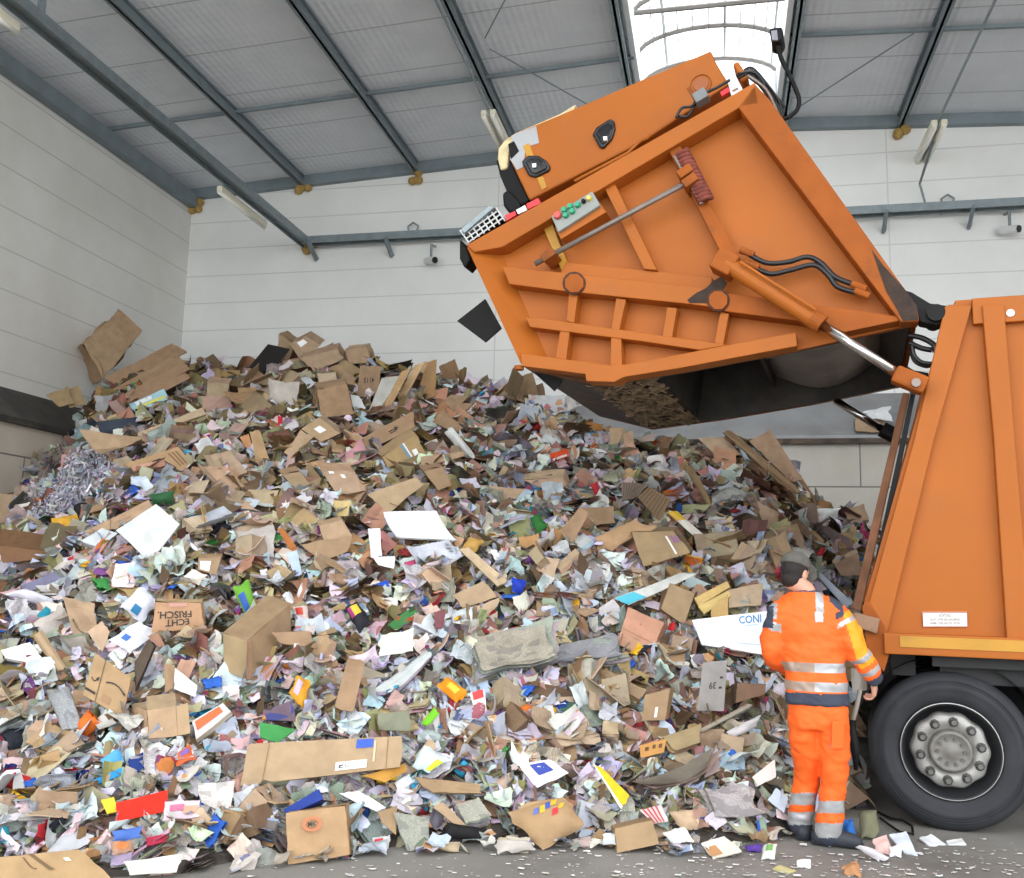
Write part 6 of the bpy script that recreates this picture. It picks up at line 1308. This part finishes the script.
# shredded paper under the block wall on the left
mb = MB()
for i in range(3000):
    t = random.random(); x = 36+90*random.random(); y = 515-52*min(1, max(0, (x-40)/55))+random.uniform(-8, 38)
    P, n = hit(x, min(y, 520))
    if P is None: continue
    P = P+n*random.uniform(.08, .30)*(1-abs(x-80)/60); w = random.uniform(.03, .12); S = piece_surf(P, n, w, .02, .7, random.uniform(-1, 1), 0, .2, 0)
    S.grid(mb, 2, 1, 0, jit(lin(random.choice([(196, 195, 204), (174, 173, 186), (214, 214, 220), (152, 151, 165)])), .12), 0, 1)
tag(mb.build('shredded_paper', waste, origin=(-8, 11, 0), fix=False), 'pale shredded paper below the concrete blocks at the left', 'shredded paper', kind='stuff')
# flakes on the floor before the heap
mb = MB()
for i in range(620):
    if i % 3: x, y = random.uniform(520, 1024), random.uniform(838, 878)
    else: x, y = random.uniform(250, 1024), random.uniform(850, 878)
    if random.random() > .25+(y-835)/60: continue
    P = onZ(x, y, 0.0); r = hit(x, y)[0]
    if r is None or r[2] > .03 or (P-TO)@AX > .3 and abs((P-TO)@AY) < .02: continue
    w = random.choice((.004, .006, .009, .016))*random.uniform(.7, 1.3); S = Surf([P+np.array(q)*w+[0, 0, .006] for q in ((-1, .6, 0), (1, .8, 0), (.9, -.7, 0), (-1, -.6, 0))], np.array([0, 0, 1.0]), random.uniform(0, .5), 0, .1, seed(), .2)
    S.grid(mb, 2, 2, 0, jit(lin(random.choice(['e6e6e4', 'd8d8d6', 'c8c4bc', 'eeeeee']))), 0, 1)
tag(mb.build('paper_flakes', waste, origin=(0, 5.5, 0), fix=False), 'tiny white paper flakes strewn over the floor in front', 'paper flakes', kind='stuff')
mb = MB()
for i in range(170):
    x, y = random.uniform(235, 930), 0; y = interp(FOOT, x, 1)+random.uniform(-14, 10)
    P = onZ(x, y, 0.0); k = .8; w = random.uniform(.05, .16)
    if (P-TO)@AX > .2 and (P-TO)@AY > -.3: continue
    S = piece_surf(P+[0, 0, random.uniform(.01, .06)], np.array([0, 0, 1.0]), w, w*random.uniform(.4, 1), .3, random.uniform(-.4, .6), 0, .25, .15); q = random.choice((PAL_PAPER, PAL_CARD, PAL_PRINT, PAL_NEWS))
    S.grid(mb, 4, 4, 0, jit(lin(random.choice(q))), 2. if q is PAL_PRINT else 0., 1)
tag(mb.build('loose_scraps', waste, origin=(0, 5.5, 0), fix=False), 'loose paper scraps along the foot of the heap', 'paper scraps', kind='stuff')
# ================================================================== the worker, seen from behind
PY = 6.38
def J(px, py, dy=0.0): return np.array(onY(px, py, PY+dy))
PB = np.array([.57, 6.42, 0.0])
worker = empty('person', tuple(PB))
tag(worker, 'worker in orange hi-vis suit and grey cap watching the heap beside the truck', 'person')
def ell(bm, c, r, rot=None, seg=20):
    m = Matrix.Translation(Vector(c))@(rot.to_4x4() if rot is not None else Matrix.Identity(4))@Matrix.Diagonal((r[0], r[1], r[2], 1))
    bmesh.ops.create_uvsphere(bm, u_segments=seg, v_segments=seg//2+2, radius=1.0, matrix=m)
def limb(bm, pts, rad, seg=18, squash=None, closed=True):
    """Tapered tube with round ends through points; squash = depth factor per point."""
    P = [np.array(p, float) for p in pts]; out = []; R = []
    for i in range(len(P)-1):
        for t in np.linspace(0, 1, 9)[:-1]:
            p0, p1, p2, p3 = P[max(i-1, 0)], P[i], P[i+1], P[min(i+2, len(P)-1)]
            out.append(.5*((2*p1)+(-p0+p2)*t+(2*p0-5*p1+4*p2-p3)*t*t+(-p0+3*p1-3*p2+p3)*t**3)); R.append(rad[i]*(1-t)+rad[i+1]*t)
    out.append(P[-1]); R.append(rad[-1])
    V = []; n = len(out)
    for i, p in enumerate(out):
        d = out[min(i+1, n-1)]-out[max(i-1, 0)]; d /= np.linalg.norm(d)+1e-9
        a = np.cross(d, [0.02, 1, 0.01]); a /= np.linalg.norm(a); b = np.cross(d, a)
        for k in range(seg): V.append(bm.verts.new(p+R[i]*(math.cos(2*PI*k/seg)*a+math.sin(2*PI*k/seg)*b*(squash or 1))))
    for i in range(n-1):
        for k in range(seg): bm.faces.new((V[i*seg+k], V[i*seg+(k+1) % seg], V[(i+1)*seg+(k+1) % seg], V[(i+1)*seg+k]))
    bm.faces.new(V[:seg][::-1]); bm.faces.new(V[-seg:])
    if closed:
        ell(bm, out[0], (R[0]*.98, R[0]*(squash or 1)*.98, R[0]*.98), seg=14); ell(bm, out[-1], (R[-1]*.98, R[-1]*(squash or 1)*.98, R[-1]*.98), seg=14)
def rings(bm, rows, seg=28):
    """rows: (centre, half width, half depth); stacked ellipses with capped ends."""
    V = []
    for c, a, b in rows:
        for k in range(seg):
            t = 2*PI*k/seg; e = .82; cx, sy = math.cos(t), math.sin(t)
            V.append(bm.verts.new((c[0]+a*abs(cx)**e*(1 if cx > 0 else -1), c[1]+b*abs(sy)**e*(1 if sy > 0 else -1), c[2])))
    for i in range(len(rows)-1):
        for k in range(seg): bm.faces.new((V[i*seg+k], V[i*seg+(k+1) % seg], V[(i+1)*seg+(k+1) % seg], V[(i+1)*seg+k]))
    bm.faces.new(V[:seg][::-1]); bm.faces.new(V[-seg:])
def fuse(name, bm, voxel, mats, smooth=6, parent=worker, pick=None, wrinkle=None, sm=True):
    """Fuse overlapping volumes into one continuous surface, ease it, wrinkle it, and give faces their material."""
    bmesh.ops.recalc_face_normals(bm, faces=bm.faces)
    me = bpy.data.meshes.new(name); bm.to_mesh(me); bm.free(); o = bpy.data.objects.new(name, me); COL.objects.link(o)
    r = o.modifiers.new('r', 'REMESH'); r.mode = 'VOXEL'; r.voxel_size = voxel
    s = o.modifiers.new('s', 'SMOOTH'); s.iterations = smooth; s.factor = .5
    dg = bpy.context.evaluated_depsgraph_get(); m2 = bpy.data.meshes.new_from_object(o.evaluated_get(dg)); bpy.data.objects.remove(o); m2.name = name
    if wrinkle:
        nr = [v.normal.copy() for v in m2.vertices]
        for v, n in zip(m2.vertices, nr): v.co += n*wrinkle(v.co)
    for v in m2.vertices: v.co -= Vector(PB)
    for m in mats: m2.materials.append(m)
    if pick:
        for f in m2.polygons: f.material_index = pick(Vector(f.center)+Vector(PB), f.normal)
    m2.polygons.foreach_set('use_smooth', [sm]*len(m2.polygons))
    o = bpy.data.objects.new(name, m2); COL.objects.link(o); o.parent = parent; return o
skin = mat('skin', 'c99780', .55, var=.06, scale=8); hiv = mat('hi_vis_orange', 'f4661c', .7, var=.05, scale=6, bump=.25, bscale=90); hiv_lit = mat('hi_vis_orange_lit', 'f59a1a', .7, var=.05, scale=6)  # the yellower orange paints in light falling on the right sleeve
navy = mat('navy_cloth', '39404f', .85, var=.12, scale=8, bump=.2, bscale=90); refl = mat('reflective_tape', 'aeb0b2', .35, .25, var=.06, scale=10); reflo = mat('dulled_reflective_tape', 'a08c7e', .45, .1, var=.08, scale=10)
hair_m = mat('dark_hair', '1f1a18', .7, var=.3, scale=60, bump=.6, bscale=200); cap_m = mat('grey_cap_cloth', '5c5a55', .85, var=.15, scale=12, bump=.3, bscale=120); boot_m = mat('dark_boots', '30343c', .65, var=.2, scale=10)
# joints
neckb = J(806, 594); headc = J(795, 573, .03)
shR, elR, wrR = J(832, 611), J(856, 650, -.02), J(873, 677, .04)
shL, elL, wrL = J(779, 614), J(773, 652, .02), J(795, 670, .26)
hipR, knR, anR = J(832, 716), J(834, 776, .02), J(828, 834, .06)
hipL, knL, anL = J(804, 716, .02), J(807, 774, .12), J(800, 824, .20)
yaw_h = math.radians(-38)                        # the head is turned to the right and bowed
Rh = Matrix.Rotation(yaw_h, 3, 'Z')@Matrix.Rotation(math.radians(-14), 3, 'X')
fwd = np.array(Rh@Vector((0, 1, 0))); hup = np.array(Rh@Vector((0, 0, 1))); hrt = np.array(Rh@Vector((1, 0, 0)))
bm = bmesh.new()
ell(bm, headc+hup*.02, (.076, .094, .098), Rh); ell(bm, headc+fwd*.03-hup*.05, (.058, .068, .07), Rh)       # skull and jaw
ell(bm, headc+fwd*.088-hup*.012, (.013, .022, .024), Rh, 12); ell(bm, headc+fwd*.075+hup*.022, (.052, .022, .012), Rh, 14)   # nose, brow
ell(bm, headc+fwd*.083-hup*.052, (.026, .014, .009), Rh, 12); ell(bm, headc+fwd*.08-hup*.063, (.022, .013, .008), Rh, 12); ell(bm, headc+fwd*.075-hup*.092, (.022, .02, .018), Rh, 12)
for s_ in (-1, 1): ell(bm, headc+hrt*.078*s_-fwd*.005-hup*.012, (.012, .024, .034), Rh, 12)
limb(bm, [neckb-[0, 0, .05], neckb+[0, .005, .02], headc-hup*.06-fwd*.02], [.066, .058, .055])
rings(bm, [(J(818, 712, .02), .155, .11), (J(816, 685, .02), .145, .10), (J(811, 650, .02), .155, .105), (J(807, 622, .02), .165, .105), (J(806, 606, .02), .13, .08)])
limb(bm, [shR, elR, wrR], [.06, .046, .03]); limb(bm, [shL, elL, wrL], [.06, .046, .03])
limb(bm, [hipR, knR, anR], [.085, .058, .042]); limb(bm, [hipL, knL, anL], [.085, .058, .042])
for a in (anR, anL):
    f = np.array([.9, .35, 0]) if a is anR else np.array([-.25, .95, 0]); limb(bm, [a-[0, 0, .02], a+f*.07-[0, 0, .045], a+f*.15-[0, 0, .06]], [.042, .038, .03])
def hand(w, d, side, curl, pn):
    """Palm, four unequal fingers each with two bends, thumb from the side of the palm; d points along the hand, pn is the palm's normal."""
    d = np.array(d, float); d /= np.linalg.norm(d); pn = np.array(pn, float); pn -= d*(pn@d); pn /= np.linalg.norm(pn); x = np.cross(d, pn)*side
    for k in (-1, -.33, .33, 1): limb(bm, [w+x*.012*k, w+d*.045+x*.024*k, w+d*.088+x*.030*k], [.019, .017, .014], seg=12)
    for k, L_ in ((-1, .066), (-.33, .078), (.33, .083), (1, .072)):
        b0 = w+d*.09+x*.030*k; d1 = d*math.cos(curl)+pn*math.sin(curl); d2 = d*math.cos(curl*2.1)+pn*math.sin(curl*2.1); d3 = d*math.cos(curl*2.9)+pn*math.sin(curl*2.9)
        p1 = b0+d1*L_*.45; p2 = p1+d2*L_*.33; limb(bm, [b0, p1, p2, p2+d3*L_*.26], [.0105, .0095, .0088, .007], seg=10)
    t0 = w+d*.028+x*.026; t1 = t0+x*.026+d*.026+pn*.012; limb(bm, [w+d*.012+x*.012, t0, t1, t1+d*.03+pn*.012+x*.002], [.016, .014, .0115, .009], seg=10)
hand(wrR+np.array([.006, .02, -.018]), (.10, .35, -.85), 1, .62, (-.85, .3, -.1))
hand(wrL+np.array([.01, .02, -.002]), (.75, .6, -.25), -1, .5, (-.2, .1, -1))
body = fuse('body', bm, .0055, [skin], smooth=3)
# jacket
Tn = [(J(817, 704, .01), .190, .130), (J(817, 694, .01), .190, .130), (J(815, 672, .01), .188, .130), (J(811, 648, .01), .192, .135), (J(808, 628, .01), .20, .137), (J(806, 612, .01), .195, .125), (J(805.5, 602, .015), .168, .108), (J(805, 597, .02), .13, .09), (J(804, 591, .02), .085, .078)]
bm = bmesh.new(); rings(bm, Tn)
limb(bm, [shR-[.02, 0, 0], J(846, 630, -.01), elR, J(866, 665, .01), wrR], [.095, .084, .076, .068, .058], closed=True)
limb(bm, [shL+[.02, 0, 0], J(775, 634, .005), elL, J(783, 664, .14), wrL], [.095, .084, .075, .066, .056])
limb(bm, [neckb-[0, 0, .05], neckb+[-.006, .012, .004]], [.09, .068], seg=20)
def wr(c):
    q = noise.noise(Vector((c.x*8, c.y*8, c.z*15)))*.011+(abs(noise.noise(Vector((c.x*14+c.z*6, c.y*10, c.z*18))))-.2)*.012+noise.noise(Vector((c.x*22+c.z*10, c.y*22, c.z*26)))*.0035
    return q
def seg_t(c, a, b):
    a = Vector(a); b = Vector(b); d = b-a; t = (c-a).dot(d)/d.length_squared; return t, (c-(a+d*t)).length
zz = lambda py: J(812, py)[2]
def pick_j(c, n):
    px, py = proj(c)
    z = c.z
    tR1, dR1 = seg_t(c, shR, elR); tR2, dR2 = seg_t(c, elR, wrR); tL1, dL1 = seg_t(c, shL, elL); tL2, dL2 = seg_t(c, elL, wrL)
    on_R = (dR1 < .105 and tR1 > .08 and c.x > .66+.0*z and px > 836) or (dR2 < .1 and tR2 > 0 and px > 846)
    on_L = (px < 781 and tL1 > .1) or (dL2 < .09 and tL2 > .1 and px < 784)
    if 829 < px < 843 and py < 614-.9*(843-px): return 1
    if px < 773.5 and 606 < py < 628: return 1
    if on_R:
        if tR2 > .93: return 1
        if .62 < tR2 < .80 or .12 < tR2 < .30: return 2
        if tR1 < .22 and px < 844: return 1
        if .30 < tR1 < .40 and px > 838: return 2
        return 4 if (tR1 > .16 and tR2 < .45 and px > 842+.3*(py-610)) else 0  # outer sleeve edge takes the painted-in light from the right
    if on_L:
        if tL2 > .9: return 1
        if .2 < tL1 < .42 and px > 769: return 2
        return 0
    if z > neckb[2]+.012: return 1
    if z < zz(692): return 1
    for a, b in ((681, 690), (662, 671)):
        if zz(b) < z < zz(a): return 2 if px > 815 else 3
    if c.y < PY+.03 and py < 622 and (815.5 < px < 823.5): return 2
    if c.y < PY+.03 and 603 < py < 632 and (769 < px < 777): return 2
    return 0
jk = fuse('jacket', bm, .0095, [hiv, navy, refl, reflo, hiv_lit], smooth=8, pick=pick_j, wrinkle=wr)
# trousers
bm = bmesh.new()
rings(bm, [(J(818, 728, .02), .165, .12), (J(818, 712, .02), .175, .125), (J(817, 694, .02), .165, .118)])
limb(bm, [hipR+[-.005, 0, .03], J(834, 745, 0), knR, J(831, 805, .04), anR+[0, 0, .01]], [.103, .094, .080, .080, .084])
limb(bm, [hipL+[.005, 0, .03], J(805, 745, .05), knL, J(803, 800, .16), anL+[0, 0, .01]], [.103, .094, .078, .076, .080])
def pick_t(c, n):
    px, py = proj(c); t, d = seg_t(c, hipR, anR); right = px > 816 if py > 730 else None
    if py > 716 and px > 816 or (py > 740 and px > 815):
        if 801 < py < 813 or 823 < py < 838: return 2
        if py >= 837: return 1
        if 742 < py < 749 and 831 < px < 840: return 2
    elif py > 740:
        if 793 < py < 805 or 812 < py < 825: return 2
        if py > 825: return 1
    return 0
tr = fuse('trousers', bm, .0095, [hiv, navy, refl], smooth=8, pick=pick_t, wrinkle=lambda c: wr(c)*.8+noise.noise(Vector((c.x*12, c.y*12, c.z*7)))*.006)
# cargo pocket on the right leg
pk = J(838, 735, -.10); MB().obox(pk-PB, (.040, .02, 0), (0, .016, 0), (.004, 0, .085)).build('pocket', hiv, worker, bevel=.012)
# boots
for a, f in ((anR, np.array([.93, -.12, 0])), (anL, np.array([-.30, .95, 0]))):
    bm = bmesh.new(); f = f/np.linalg.norm(f); g_ = np.array([a[0], a[1], 0.0])
    limb(bm, [a+[0, 0, .03], g_+[0, 0, .07]], [.068, .062]); limb(bm, [g_-f*.05+[0, 0, .055], g_+f*.06+[0, 0, .058], g_+f*.16+[0, 0, .045]], [.052, .05, .042])
    limb(bm, [g_-f*.055+[0, 0, .016], g_+f*.17+[0, 0, .016]], [.052, .046], squash=.4)
    for v in bm.verts: v.co.z = max(v.co.z, 0.004)
    fuse('boot', bm, .009, [boot_m], smooth=4)
# hair and cap
bm = bmesh.new()
ell(bm, headc+hup*.022-fwd*.006, (.083, .098, .100), Rh, 28); ell(bm, headc-hup*.055-fwd*.045, (.062, .05, .05), Rh, 20)
bmesh.ops.bisect_plane(bm, geom=bm.verts[:]+bm.edges[:]+bm.faces[:], plane_co=Vector(headc+fwd*.01-hup*.02), plane_no=Vector(fwd*1.0+hup*-.45), clear_outer=True)
bmesh.ops.holes_fill(bm, edges=[e for e in bm.edges if e.is_boundary])
fuse('hair', bm, .006, [hair_m], smooth=1, wrinkle=lambda c: noise.noise(Vector((c.x*60, c.y*60, c.z*30)))*.003)
bm = bmesh.new()
ell(bm, headc+hup*.062-fwd*.004, (.091, .106, .075), Rh, 28)
bmesh.ops.bisect_plane(bm, geom=bm.verts[:]+bm.edges[:]+bm.faces[:], plane_co=Vector(headc+hup*.035), plane_no=Vector(-hup+fwd*-.12), clear_outer=True)
bmesh.ops.holes_fill(bm, edges=[e for e in bm.edges if e.is_boundary])
limb(bm, [headc+hup*.052+fwd*.085, headc+hup*.045+fwd*.13, headc+hup*.03+fwd*.165], [.06, .058, .05], squash=.14)
fuse('cap', bm, .006, [cap_m], smooth=3, wrinkle=lambda c: noise.noise(Vector((c.x*30, c.y*30, c.z*30)))*.003)
for s_ in (-1, 1):
    e_ = bmesh.new(); ell(e_, headc+fwd*.081+hrt*.031*s_+hup*.004, (.011, .008, .009), Rh, 12)
    fuse('eye', e_, .003, [mat('eye_white', 'd8d4cc', .3, var=.02)], smooth=1)
# ------------------------------------------------------------------ shovel leaning on the truck between worker and wheel
sb = onY(853, 748, 6.75); sb = np.array(sb); st = np.array(onY(862, 668, 6.85))
sv = empty('shovel', tuple(sb)); tag(sv, 'shovel with grey blade upward leaning between the worker and the truck wheel', 'shovel')
q1 = np.array(onY(857, 705, 6.80))
MB().tube([np.array(onY(860, 690, 6.82))-sb, q1-sb, np.array(onY(852.5, 722, 6.77))-sb], .015, 10).build('shaft', mat('grey_wood', '9b958c', .7, var=.15), sv, smooth=True)
MB().tube([np.array(onY(852.5, 720, 6.77))-sb, np.array(onY(852, 733, 6.76))-sb, np.array(onY(855, 748, 6.75))-sb, np.array(onY(856, 770, 6.75))-sb], [.02, .032, .028, .012], 10).build('grip', blk, sv, smooth=True)
S = Surf([np.array(p)-sb for p in (onY(851, 668, 6.84), onY(866, 667, 6.86), onY(867, 690, 6.83), onY(852, 692, 6.82))], -AY, .5, 0, .02, 8, .08); mb = MB(); S.grid(mb, 8, 8, .01, lin('8d8982'), 0, 1); mb.col = []
mb.build('blade', mat('dirty_steel_blade', '8a857e', .6, .4, var=.2, scale=10), sv)
